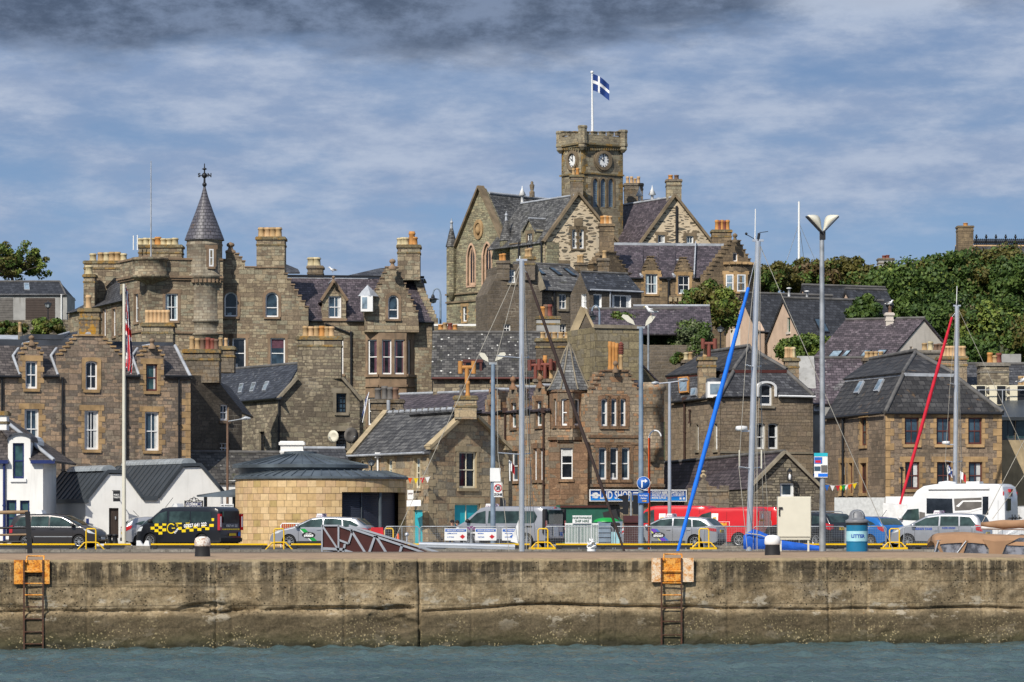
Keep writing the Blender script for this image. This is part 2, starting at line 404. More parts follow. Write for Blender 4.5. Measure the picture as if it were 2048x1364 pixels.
plain('white_render',(.80,.79,.76),.85,vary=.05,scale=1.0,dirt=.12)
plain('white_paint',(.80,.80,.79),.45,vary=.04,scale=2.0)
plain('cream_paint',(.72,.66,.50),.5,vary=.06)
plain('pink_harl',(.60,.44,.33),.95,vary=.08,scale=1.2,dirt=.2,bumpy=.3)
plain('pale_harl',(.60,.54,.47),.95,vary=.08,scale=1.2,dirt=.25,bumpy=.3)
plain('grey_harl',(.34,.335,.32),.95,vary=.14,scale=1.2,dirt=.4,bumpy=.3)
plain('black_iron',(.012,.013,.016),.45)
plain('brown_iron',(.05,.025,.018),.5)
plain('timber_brown',(.055,.038,.03),.6)
plain('maroon_paint',(.10,.032,.026),.5)
plain('navy_paint',(.015,.028,.12),.4)
plain('teal_paint',(.02,.42,.52),.5,vary=.06)
plain('green_paint',(.012,.09,.06),.5)
plain('curtain',(.55,.56,.55),.8,vary=.12,scale=6.0)
plain('curtain_plum',(.10,.04,.06),.8,vary=.2,scale=6.0)
plain('curtain_blue',(.30,.38,.42),.8,vary=.15,scale=5.0)
plain('pot_buff',(.40,.27,.135),.8,vary=.2,scale=2.5,dirt=.35)
plain('pot_cream',(.50,.42,.25),.8,vary=.2,scale=2.5,dirt=.5)
plain('pot_orange',(.46,.215,.06),.75,vary=.15,scale=2.5)
plain('pot_red',(.19,.055,.038),.7,vary=.15,scale=2.5)
plain('pot_brown',(.15,.09,.06),.75,vary=.2,scale=2.5)
plain('pot_grey',(.13,.12,.11),.8,vary=.2,scale=2.5)
plain('pot_pink',(.50,.33,.175),.75,vary=.1,scale=2.5)
def glassm(name,col,rough=.04,spec=.5,vary=.5):
 m,t,b=newmat(name)
 P=t.n('NewGeometry').outputs['Position']
 c=t.mix(t.mapr(t.noise(P,1.3,3.0),.35,.65),tuple(x*(1-vary)for x in col),tuple(x*(1+vary)for x in col))
 setin(t,b,Base_Color=c,Roughness=rough,Specular_IOR_Level=spec,Coat_Weight=.0)
 bump(t,b,t.noise(P,1.7,2.0),.05,.02)
 return m
glassm('glass',(.014,.017,.022))
glassm('glass_blue_sky',(.035,.06,.085))  # bluish base colour carries a painted sky reflection
glassm('glass_teal',(.03,.07,.072))
glassm('glass_sky',(.18,.24,.29),.12)
glassm('glass_dull',(.02,.035,.035),.3,.25)
glassm('glass_car',(.032,.055,.052),.03,.6)
def turretm():
 m,t,b=newmat('turret_stone')
 c0=W(409,800,239.5);g=t.n('NewGeometry');P=g.outputs['Position']
 x,y,z=t.sep(t.vm('SUBTRACT',P,(c0.x,239.5,0)))
 uvk=t.comb(t.math('MULTIPLY',t.math('ARCTAN2',x,y),1.3),z,0.0)
 br=t.n('TexBrick',Vector=uvk,Scale=1.0,Brick_Width=.5,Row_Height=.2,Mortar_Size=.016,Mortar_Smooth=.3,Color1=(0,0,0),Color2=(1,1,1),Mortar=(.5,.5,.5))
 c=t.ramp(t.sep(br.outputs['Color'])[0],[(0,(.265,.225,.165)),(.25,(.20,.165,.125)),(.5,(.30,.265,.20)),(.75,(.225,.2,.155))],'CONSTANT')
 c=t.mix(1.0,c,t.ramp(t.noise(P,6.0,6.0,.7),[(.25,.6),(.5,1.0),(.8,1.3)]),'MULTIPLY')
 c=t.mix(br.outputs['Fac'],c,(.15,.12,.09))
 c=t.mix(t.math('MULTIPLY',t.mapr(t.noise(t.vm('MULTIPLY',P,(2.0,2.0,.2)),1.0,5.0),.5,.75),.6),c,(.05,.042,.032))
 setin(t,b,Base_Color=c,Roughness=.92,Specular_IOR_Level=.2);bump(t,b,t.noise(P,9.0,4.0),.6,.03)
 m,t,b=newmat('fish_slate')
 P=t.n('NewGeometry').outputs['Position']
 x,y,z=t.sep(t.vm('SUBTRACT',P,(c0.x,239.5,0)))
 uvk=t.comb(t.math('MULTIPLY',t.math('ARCTAN2',x,y),1.0),z,0.0)
 br=t.n('TexBrick',Vector=uvk,Scale=1.0,Brick_Width=.27,Row_Height=.23,Mortar_Size=.02,Mortar_Smooth=.5,Color1=(0,0,0),Color2=(1,1,1),Mortar=(.5,.5,.5))
 c=t.ramp(t.sep(br.outputs['Color'])[0],[(0,(.075,.07,.085)),(.5,(.10,.095,.112)),(1,(.14,.132,.148))])
 c=t.mix(t.math('MULTIPLY',t.mapr(t.noise(P,1.4,6.0,.7),.58,.68),.5),c,(.2,.12,.04))
 c=t.mix(br.outputs['Fac'],c,(.02,.019,.022))
 setin(t,b,Base_Color=c,Roughness=.5);bump(t,b,t.math('MULTIPLY',br.outputs['Fac'],-1.0),.7,.04)
turretm()
# ------------------------------------------------------------------ building kit
class PL:
 """vertical wall plane through two plan points (photo column, distance)"""
 def __init__(s,xa,Da,xb,Db,A=None,t=None):
  if A is None:
   A=V(((xa-CX)*Da/F,Da,0));B=V(((xb-CX)*Db/F,Db,0));t=(B-A).normalized()
  s.A=A;s.t=t;s.n=V((t.y,-t.x,0))
 def off(s,d):return PL(0,0,0,0,s.A+s.n*d,s.t)
 def u(s,x):
  k=(x-CX)/F
  return(k*s.A.y-s.A.x)/(s.t.x-k*s.t.y)
 def D(s,x):return s.A.y+s.u(x)*s.t.y
 def z(s,x,y):return CZ-(y-HY)*s.D(x)/F
 def p(s,x,y,out=0.0):
  q=s.A+s.t*s.u(x)+s.n*out
  return V((q.x,q.y,s.z(x,y)))
 def q(s,u,z,out=0.0):
  a=s.A+s.t*u+s.n*out
  return V((a.x,a.y,z))
 def sc(s,x):return s.D(x)/F
def crow(xl,yl,xt,yt,n):
 """crow steps climbing from (xl,yl) to (xt,yt)"""
 o=[]
 for i in range(n):
  a=xl+(xt-xl)*i/n;b=xl+(xt-xl)*(i+1)/n;y=yl+(yt-yl)*(i+1)/n
  o+=[(a,y),(b,y)]
 return o
def crowgable(xl,yl,xa,xb,ya,xr,yr,n):
 L=[(xl,yl)]+crow(xl,yl,xa,ya,n)
 Rr=[(xr,yr)]+crow(xr,yr,xb,ya,n)
 return L+Rr[::-1]
def arc(x0,x1,ys,yt,n=8,pointed=False):
 """top of an arched opening from left springing to right springing"""
 o=[]
 xm=(x0+x1)/2
 for i in range(n+1):
  t=i/n
  if pointed:
   a=abs(2*t-1);x=x0+(x1-x0)*t
   y=ys+(yt-ys)*math.sqrt(max(0,1-a**1.6))
   y=ys+(yt-ys)*(1-a**2.0)**.85
  else:
   th=math.pi*(1-t);x=xm+(x1-x0)/2*math.cos(th);y=ys+(yt-ys)*math.sin(th)
  o.append((x,y))
 return o
class Bld:
 def __init__(s,name,label,cat,x,D,wall,trim='dress_grey',group=None,zb=None):
  z=gz(D)if zb is None else zb
  s.e=thing(name,label,cat,((x-CX)*D/F,D,z),group)
  s.zb=z-.6;s.w=MB();s.r=MB();s.g=MB();s.t=MB()
  s.wm=[MAT[wall],MAT[trim]];s.rm=[];s.cur=None;s.gut=None
 # walls
 def wall(s,pl,top,depth=6.0,mi=0,back=None,zb=None,thick=True):
  s.fin();s.cur=(pl,top,depth,mi,back,zb);s.holes=[]
  return s
 def fin(s):
  if not s.cur:return
  pl,top,depth,mi,back,zb=s.cur;s.cur=None
  zb=s.zb if zb is None else zb
  loop=[(pl.u(x),pl.z(x,y))for x,y in top]
  loop=[(loop[0][0],zb)]+loop+[(loop[-1][0],zb)]
  l3=[pl.q(u,z)for u,z in loop]
  hs=[[pl.q(u,z)for u,z in h]for h in s.holes]
  s.w.tess([l3]+hs,mi,pl.n)
  for h in hs:
   hb=[p-pl.n*.2 for p in h];n=len(h)
   ctr=sum(h,V((0,0,0)))/n
   fs=[]
   for i in range(n):
    j=(i+1)%n
    nn=(h[j]-h[i]).cross(hb[i]-h[i]);mid=(h[i]+h[j])/2
    fs.append((i,j,n+j,n+i)if nn.dot(ctr-mid)>0 else(j,i,n+i,n+j))
   s.w.add(h+hb,fs,1)
  dv=pl.n*-depth if back is None else V(back)
  n=len(l3);q=[p+dv for p in l3]
  fs=[]
  for i in range(n):
   j=(i+1)%n
   nn=(l3[j]-l3[i]).cross(dv)
   fs.append((i,j,n+j,n+i))
  # orientation: outline runs clockwise seen from the front (up the left side, over, down the right)
  area=sum(loop[i][0]*loop[(i+1)%n][1]-loop[(i+1)%n][0]*loop[i][1]for i in range(n))
  if area>0:fs=[tuple(reversed(f))for f in fs]
  s.w.add(l3+q,fs,mi)
  s.w.tess([q],mi,-pl.n)
 def pl_(s):return s.cur[0]
 def win(s,x0,y0,x1,y1,fr='white_paint',gl='glass',cols=2,rows=2,arch=0,sur=None,sm=None,curt=.6,cm='curtain',sill=True,fw=.085,hole=True,pl=None,pointed=False,depth=.13,lintel=True):
  """sash window; x,y in photo pixels on the current wall"""
  pl=pl or s.cur[0]
  u0,u1=pl.u(x0),pl.u(x1);xm=(x0+x1)/2
  zt,zb=pl.z(xm,y0),pl.z(xm,y1);sc=pl.sc(xm)
  wd_=u1-u0
  if arch:
   za=zt;zs=zt-arch*sc
   if pointed:top=[(u0+wd_*t,zs+(za-zs)*max(0,1-abs(2*t-1)**1.8)**.8)for t in[i/10 for i in range(11)]]
   else:top=[((u0+u1)/2-wd_/2*math.cos(math.pi*i/8),zs+(za-zs)*math.sin(math.pi*i/8))for i in range(9)]
   poly=[(u0,zb)]+top+[(u1,zb)]
  else:
   zs=zt;poly=[(u0,zb),(u0,zt),(u1,zt),(u1,zb)]
  if hole:s.holes.append(poly)
  o=-depth if hole else .03
  if gl=='glass' and random.random()<.35:gl='glass_blue_sky'  # some panes get sky reflection as a bluish tone in their colour
  q=lambda u,z,d=0:pl.q(u,z,o+d)
  f=MB()
  def rect(a,b,c,d,mb=f,dep=.06,out=0.0,mi=0):
   p0=q(a,b,out-dep);mb.obox(p0,pl.t*(c-a),pl.n*dep,V((0,0,d-b)),mi)
  g=MB()
  cu=(u0+u1)/2;cz_=(zt+zb)/2
  def inset(k):return[(cu+(u-cu)*(1-2*k/wd_),cz_+(z-cz_)*(1-2*k/(zt-zb)))for u,z in poly]
  pin=inset(fw);n=len(poly)
  # outer frame as a ring
  A=[q(u,z)for u,z in poly];B=[q(u,z)for u,z in pin]
  C=[q(u,z,-.07)for u,z in pin]
  ring=[(i,(i+1)%n,n+(i+1)%n,n+i)for i in range(n)]
  ok=(A[1]-A[0]).cross(B[0]-A[0]).dot(pl.n)>0
  f.add(A+B,ring if ok else[tuple(reversed(r))for r in ring],0)
  f.add(B+C,ring if ok else[tuple(reversed(r))for r in ring],0)
  zm=zb+(zs-zb)*.5 if rows>=2 else None
  bw=fw*.5
  if rows>=2:
   rect(u0+fw*.6,zm-bw*.7,u1-fw*.6,zm+bw*.7,out=.006)
   for r_ in range(1,rows-1)if rows>2 else[]:pass
  for c in range(1,cols):
   uc=u0+(u1-u0)*c/cols
   rect(uc-bw*.42,zb+fw*.6,uc+bw*.42,(zt if not arch else zt-arch*sc*.12)-fw*.6,out=.003)
  if rows>2:
   for r_ in range(1,rows):
    zr=zb+(zt-zb)*r_/rows
    rect(u0+fw*.6,zr-bw*.35,u1-fw*.6,zr+bw*.35,out=.001)
  rect(u0+fw*.5,zb,u1-fw*.5,zb+fw*1.25,out=.008)
  fo=f.build('window',MAT[fr],s.e)
  # panes (one sheet of glass, a little way behind the bars) with curtains hung right behind it
  ptop=[q(u,z,-.045)for u,z in inset(fw*.5)]
  g.tess([ptop],0,pl.n)
  if curt>0 and random.random()<curt:
   k=random.choice((0,0,1,2,3))
   a,b=u0+fw,u1-fw;zz0,zz1=zb+fw*1.2,zs-fw
   if k==0: # half-drawn pair
    wv=(b-a)*random.uniform(.12,.3)
    for(c,d)in((a,a+wv),(b-wv,b)):g.tess([[q(c,zz0,-.04),q(c,zz1,-.04),q(d,zz1,-.04),q(d,zz0,-.04)]],1,pl.n)
   elif k==1: # roller blind part way
    zc=zz1-(zz1-zz0)*random.uniform(.15,.42)
    g.tess([[q(a,zc,-.04),q(a,zz1,-.04),q(b,zz1,-.04),q(b,zc,-.04)]],1,pl.n)
   elif k==2: # one side
    wv=(b-a)*random.uniform(.2,.36)
    g.tess([[q(b-wv,zz0,-.04),q(b-wv,zz1,-.04),q(b,zz1,-.04),q(b,zz0,-.04)]],1,pl.n)
   else:
    zc=zz0+(zz1-zz0)*random.uniform(.12,.22)
    c=a+(b-a)*random.uniform(0,.4)
    g.tess([[q(c,zz0,-.04),q(c,zc,-.04),q(c+(b-a)*.4,zc,-.04),q(c+(b-a)*.4,zz0,-.04)]],1,pl.n)
  g.build('pane',[MAT[gl],MAT[cm]],fo)
  if sill or sur:
   r_=MB()
   qq=lambda a,b,c,d,out=.03,dep=.25:r_.obox(pl.q(a,b,out-dep),pl.t*(c-a),pl.n*dep,V((0,0,d-b)))
   if sill:qq(u0-.12,zb-.17,u1+.12,zb-.003,.09)
   if sur:
    m=.2
    if lintel and not arch:qq(u0-m-.1,zt+.003,u1+m+.1,zt+.3,.022,.02)
    if arch:
     P2=[(cu+(u-cu)*(1+2*m/wd_),zb+(z-zb)*(1+m/(zt-zb)))for u,z in poly]
     A=[pl.q(u,z,.035)for u,z in poly];B=[pl.q(u,z,.035)for u,z in P2];C2=[pl.q(u,z,-.01)for u,z in P2]
     rg=[(i,i+1,n+i+1,n+i)for i in range(n-1)]
     okk=(A[1]-A[0]).cross(B[0]-A[0]).dot(pl.n)>0
     r_.add(A+B,[tuple(reversed(x))for x in rg]if not okk else rg)
     r_.add(B+C2,[tuple(reversed(x))for x in rg]if not okk else rg)
     r_.add(A+[pl.q(u,z,-.01)for u,z in poly],rg if not okk else[tuple(reversed(x))for x in rg])
    else:
     k=max(3,int(round((zt-zb)/.3)))if sur=='quoin' else 1
     for i in range(k):
      za,zc=zb+(zt-zb)*i/k,zb+(zt-zb)*(i+1)/k
      m1=m if sur!='quoin' else(.36 if i%2 else .17)
      gap=.012 if sur=='quoin' else 0
      qq(u0-m1,za+gap,u0-.003,zc-gap,.02,.018);qq(u1+.003,za+gap,u1+m1,zc-gap,.02,.018)
   r_.build('window_surround',MAT[sm]if sm else s.wm[1],fo)
  return fo
 def door(s,x0,y0,x1,y1,m='timber_brown',glazed=False,handle=True):
  pl=s.cur[0];xm=(x0+x1)/2
  u0,u1,zt,zb=pl.u(x0),pl.u(x1),pl.z(xm,y0),pl.z(xm,y1)
  s.holes.append([(u0,zb),(u0,zt),(u1,zt),(u1,zb)])
  d=MB();d.obox(pl.q(u0,zb,-.17),pl.t*(u1-u0),pl.n*.05,V((0,0,zt-zb)))
  for k in range(2):
   d.obox(pl.q(u0+.12+k*(u1-u0-.12)/2,zb+.2,-.12),pl.t*((u1-u0)/2-.18),pl.n*.012,V((0,0,zt-zb-.45)))
  do=d.build('door',MAT[m],s.e)
  if handle:
   h=MB();h.obox(pl.q(u1-.16,zb+.95,-.12),pl.t*.05,pl.n*.06,V((0,0,.16)));h.build('door_handle',MAT['ridge_lead'],do)
  return do
 # dressed bands on a wall: string courses, copes, quoins
 def band(s,pl,x0,y0,x1,y1,out=.08,mi=1,inn=.05):
  xm=(x0+x1)/2;u0,u1=pl.u(x0),pl.u(x1);zt,zb=pl.z(xm,y0),pl.z(xm,y1)
  s.w.obox(pl.q(u0,zb,-inn),pl.t*(u1-u0),pl.n*(out+inn),V((0,0,zt-zb)),mi)
 def quoins(s,pl,x,y0,y1,side=1,h=.34):
  """alternating corner stones; side=1 when the corner is their right-hand edge"""
  u=pl.u(x);zt,zb=pl.z(x,y0),pl.z(x,y1);n=max(2,int((zt-zb)/h))
  for i in range(n):
   l=.5 if i%2 else .28
   a=u-l if side>0 else u+.0
   s.w.obox(pl.q(a+(0 if side>0 else .001),zb+(zt-zb)*i/n+.012,-.002),pl.t*(l-.001),pl.n*.024,V((0,0,(zt-zb)/n-.024)),1)
 def steps_cope(s,pl,pts,over=.07,th=.09,mi=1):
  """flat cope stones on each horizontal run of a crow-stepped outline"""
  for(a,b),(c,d)in zip(pts,pts[1:]):
   if abs(b-d)<.01 and abs(c-a)>.5:
    xm=(a+c)/2;u0,u1=pl.u(a),pl.u(c);z=pl.z(xm,b)
    s.w.obox(pl.q(u0-over*.6,z+.002,-.5),pl.t*(u1-u0+over*1.2),pl.n*(.5+over),V((0,0,th)),mi)
 # roofs
 def mi(s,name):
  m=MAT[name]
  if m not in s.rm:s.rm.append(m)
  return s.rm.index(m)
 def slope(s,pts,m,thick=.1):
  """one roof plane through world points"""
  pts=[V(p)for p in pts]
  n=V((0,0,0))
  for i in range(1,len(pts)-1):n+=(pts[i]-pts[0]).cross(pts[i+1]-pts[0])
  n.normalize()
  if n.z<0:n=-n
  s.r.prism(pts,n*-thick,s.mi(m))
 def ridge(s,a,b,m='ridge_tile',r=.11):
  s.r.tube([V(a)+V((0,0,.02)),V(b)+V((0,0,.02))],r,6,s.mi(m))
 def roof_front(s,pl,x0,x1,ye,yr,rd,m,over=.18,hipl=None,hipr=None,ends='wall',rm='ridge_tile',lead=False,back=True,x0r=None,x1r=None):
  """slope that faces the camera: eave on pl, ridge rd metres behind"""
  pe=pl.off(over);pr=pl.off(-rd)
  xm=(x0+x1)/2
  E0,E1=pe.p(x0,ye),pe.p(x1,ye)
  zr=pr.z(xm,yr)
  E0.z=E1.z=pe.z(xm,ye)
  u0=(E0-pl.A).dot(pl.t);u1=(E1-pl.A).dot(pl.t)
  r0=u0+(hipl or 0);r1=u1-(hipr or 0)
  R0,R1=pl.q(r0,zr,-rd),pl.q(r1,zr,-rd)
  s.slope([E0,E1,R1,R0],m)
  B0,B1=pl.q(u0,E0.z,-2*rd-over),pl.q(u1,E0.z,-2*rd-over)
  if back:s.slope([B1,B0,R0,R1],m)
  if hipl is not None:s.slope([B0,E0,R0],m)
  else:s.w.tess([[E0+pl.t*.05,R0+pl.t*.05,B0+pl.t*.05]],0,-pl.t)
  if hipr is not None:s.slope([E1,B1,R1],m)
  else:s.w.tess([[E1-pl.t*.05,R1-pl.t*.05,B1-pl.t*.05]],0,pl.t)
  s.ridge(R0,R1,rm)
  if hipl is not None:s.ridge(E0,R0,rm,.09)
  if hipr is not None:s.ridge(E1,R1,rm,.09)
  return E0,E1,R0,R1
 def roof_gable(s,pl,xl,xr,ye,xa,ya,depth,m,over=.15,front=.05,rm='ridge_tile',dirv=None,th=.1):
  """ridge running back from a gable wall on pl (or along dirv)"""
  dv=(pl.n*-1 if dirv is None else V(dirv).normalized())
  o=pl.n*front
  L,A,Rr=pl.p(xl,ye)+o,pl.p(xa,ya)+o,pl.p(xr,ye)+o
  L-=(A-L).normalized()*over;Rr-=(A-Rr).normalized()*over
  for a in(L,Rr):s.slope([a,A,A+dv*depth,a+dv*depth],m,th)
  s.ridge(A,A+dv*depth,rm)
  return L,A,Rr,dv
 def skylight(s,p0,p1,p2,p3,fr='ridge_lead',gl='glass_sky'):
  """roof light lying on a slope: corners bottom-left, bottom-right, top-right, top-left"""
  ps=[V(p)for p in(p0,p1,p2,p3)]
  n=(ps[1]-ps[0]).cross(ps[3]-ps[0]).normalized()
  if n.z<0:n=-n
  c=sum(ps,V((0,0,0)))/4
  f=MB();f.prism([p-n*.05 for p in ps],n*.13)
  fo=f.build('roof_light',MAT[fr],s.e)
  MB().prism([c+(p-c)*.84+n*.082 for p in ps],n*.006).build('pane',MAT[gl],fo)
 # chimneys
 def chimney(s,x0,yt,x1,yb,D,dep,pots=(),m='chimney_dark',cap=True,capm=None,pot='pot_buff',yaw=0,ptop=None,pr=None):
  a,b=W(x0,yt,D),W(x1,yt,D);zb=CZ-(yb-HY)*D/F
  wd_=b.x-a.x;mb=MB();zt=a.z
  h=.22 if cap else 0
  mb.box((a.x,D,zb),(b.x,D+dep,zt-h))
  if cap:
   mb.box((a.x-.09,D-.09,zt-h),(b.x+.09,D+dep+.09,zt-.06),1)
   mb.box((a.x-.03,D-.03,zt-.06),(b.x+.03,D+dep+.03,zt),1)
   mb.box((a.x-.045,D-.045,zt-h-.42),(b.x+.045,D+dep+.045,zt-h-.30),1)
  co=mb.build('chimney',[MAT[m],MAT[capm]if capm else MAT[m]],s.e)
  if pots and isinstance(pots[0],(int,float)):pots=[(x,ptop,pot)for x in pots]
  for x,y,pm in pots:
   t=W(x,y,D+dep/2);hh=t.z-zt;r=pr or min(.2,max(.1,hh*.24))
   p=MB();p.lathe((t.x,D+dep/2,zt),[(r*1.02,-.02),(r*1.06,hh*.08),(r*.9,hh*.14),(r*.82,hh*.74),(r*1.0,hh*.8),(r*1.04,hh*.88),(r*.86,hh*.9),(r*.88,hh),(r*.62,hh),(r*.6,hh*.7)],10)
   p.build('chimney_pot',MAT[pm],co)
  return co
 def cowl(s,co,x,yt,yb,D,m='pot_red'):
  """H-shaped metal wind cowl"""
  t=W(x,yt,D);b=W(x,yb,D);h=t.z-b.z;r=.12
  p=MB();p.tube([b,(b.x,D,t.z-h*.28)],r,8)
  p.tube([(b.x-.36,D,t.z-h*.28),(b.x+.36,D,t.z-h*.28)],r*.9,8)
  for sx in(-.36,.36):p.tube([(b.x+sx,D,t.z-h*.55),(b.x+sx,D,t.z)],r*1.1,8)
  p.build('chimney_cowl',MAT[m],co)
 def finial(s,x,yt,yb,D,m='dress_grey',r=.16):
  b=W(x,yb,D);h=W(x,yt,D).z-b.z
  p=MB();p.lathe(b,[(r*1.3,-.1),(r*1.3,h*.12),(r*.7,h*.25),(r*.55,h*.5),(r*.9,h*.56),(r*1.05,h*.72),(r*.8,h*.88),(r*.3,h*.95),(.01,h)],10)
  p.build('finial',MAT[m],s.e)
 def pipe(s,pl,x,y0,y1,m='black_iron',r=.055,hop=False,kink=None):
  a,b=pl.p(x,y0,.1),pl.p(x,y1,.1);mb=MB()
  mb.tube([a,b],r,6)
  n=max(1,int((a.z-b.z)/1.8))
  for i in range(n+1):
   z=b.z+(a.z-b.z)*i/n;mb.box((a.x-.085,a.y-.08,z-.04),(a.x+.085,a.y+.09,z+.04))
  if hop:mb.obox((a.x-.16,a.y-.14,a.z-.05),(.32,0,0),(0,.24,0),(0,0,.3))
  mb.build('downpipe',MAT[m],s.e)
 def gutter(s,pl,x0,x1,y,m='black_iron',out=.2,r=.075):
  a,b=pl.p(x0,y,out),pl.p(x1,y,out);z=pl.z((x0+x1)/2,y);a.z=b.z=z
  MB().tube([a,b],r,6).build('gutter',MAT[m],s.e)
 def flushw(s):
  s.fin();s.w.build('wall',s.wm,s.e);s.w=MB()
 def flush(s):
  if s.r.v:s.r.build('roof',s.rm,s.e)
  s.r=MB();s.rm=[]
 def done(s):
  s.fin()
  if s.w.v:s.w.build('wall',s.wm,s.e)
  s.flush()
  if s.t.v:s.t.build('trim',[s.wm[1]],s.e)
  return s.e
# ================================================================== ground, water, pier
def sheet(name,xs,ys,zf,mat,thick=None):
 vs=[(x,y,zf(x,y))for y in ys for x in xs];n=len(xs)
 fs=[(j*n+i,j*n+i+1,(j+1)*n+i+1,(j+1)*n+i)for j in range(len(ys)-1)for i in range(n-1)]
 me=bpy.data.meshes.new(name);me.from_pydata(vs,[],fs);me.materials.append(mat);me.update()
 return link(name,me,V((0,0,0)))
m,t,b=newmat('hill_grass')
P=t.n('NewGeometry').outputs['Position']
c=t.ramp(t.noise(P,.35,7.0,.65),[(.3,(.03,.04,.014)),(.5,(.055,.065,.022)),(.7,(.10,.09,.045))])
setin(t,b,Base_Color=c,Roughness=.95);bump(t,b,t.noise(P,3.0,4.0),.8,.2)
m,t,b=newmat('asphalt')
P=t.n('NewGeometry').outputs['Position']
c=t.ramp(t.noise(P,.8,7.0,.7),[(.3,(.042,.043,.045)),(.6,(.065,.066,.068)),(.8,(.09,.09,.088))])
setin(t,b,Base_Color=c,Roughness=.9);bump(t,b,t.noise(P,40.0,3.0),.4,.01)
tag(sheet('terrain',[-2500,-300,-60,-35,-20,0,20,35,60,300,2500],[178,182,190,200,215,235,255,275,300,330,400,700,3000],
          lambda x,y:gz(y)-.02,MAT['hill_grass']),'grassy hillside rising behind the waterfront',kind='structure')
tag(sheet('road',[-300,-30,0,30,300],[148.0,155,165,178.5],lambda x,y:2.0,MAT['asphalt']),'grey asphalt harbour road beside the quay',kind='structure')
tag(sheet('pavement',[-300,-30,0,30,300],[167.5,172,178,190],lambda x,y:2.02 if y<168 else 2.02+max(0,gz(y)-2),MAT['kerb_stone']),'stone pavement in front of the waterfront buildings',kind='structure')
# water with real wavelets
def waves():
 ys=np.concatenate([np.arange(60,98.0,.085),np.arange(98,150,1.0)])
 xs=np.arange(-17,17.01,.12)
 xs=np.concatenate([[-900,-200,-60,-30],xs,[30,60,200,900]])
 X,Y=np.meshgrid(xs,ys)
 Z=np.zeros_like(X)
 for i in range(70):
  L=10**rng.uniform(-.6,.16);k=2*math.pi/L
  th=rng.normal(1.4,.55);a=.0088*L**.95
  ph=rng.uniform(0,6.28);f=k*(X*math.cos(th)+Y*math.sin(th))+ph
  Z+=a*(np.sin(f)+.25*np.sin(2*f+.6))
 Z*=(np.abs(X)<20)*(Y<99)
 n=len(xs)
 vs=np.stack([X,Y,Z],-1).reshape(-1,3)
 idx=np.arange(len(ys)*n).reshape(len(ys),n)
 q=np.stack([idx[:-1,:-1],idx[:-1,1:],idx[1:,1:],idx[1:,:-1]],-1).reshape(-1,4)
 me=bpy.data.meshes.new('harbour_water');me.from_pydata(vs.tolist(),[],q.tolist())
 me.polygons.foreach_set('use_smooth',[True]*len(me.polygons))
 m,t,b=newmat('sea_water')
 P=t.n('NewGeometry').outputs['Position']
 setin(t,b,Base_Color=t.mix(t.mapr(t.noise(P,.25,3.0),.35,.7),(.056,.094,.097),(.088,.138,.142)),Roughness=.08,IOR=1.33,Specular_IOR_Level=.5)
 s1=t.noise(t.vm('MULTIPLY',P,(2.6,4.2,1)),1.0,7.0,.65)
 s2=t.noise(t.vm('MULTIPLY',P,(8.0,13.0,1)),1.0,4.0,.65)
 bump(t,b,t.math('ADD',s1,t.math('MULTIPLY',s2,.4)),1.0,.16)
 me.materials.append(m);me.update()
 return link('harbour_water',me,V((0,0,0)))
tag(waves(),'rippled teal harbour water along the foot of the pier',kind='structure')
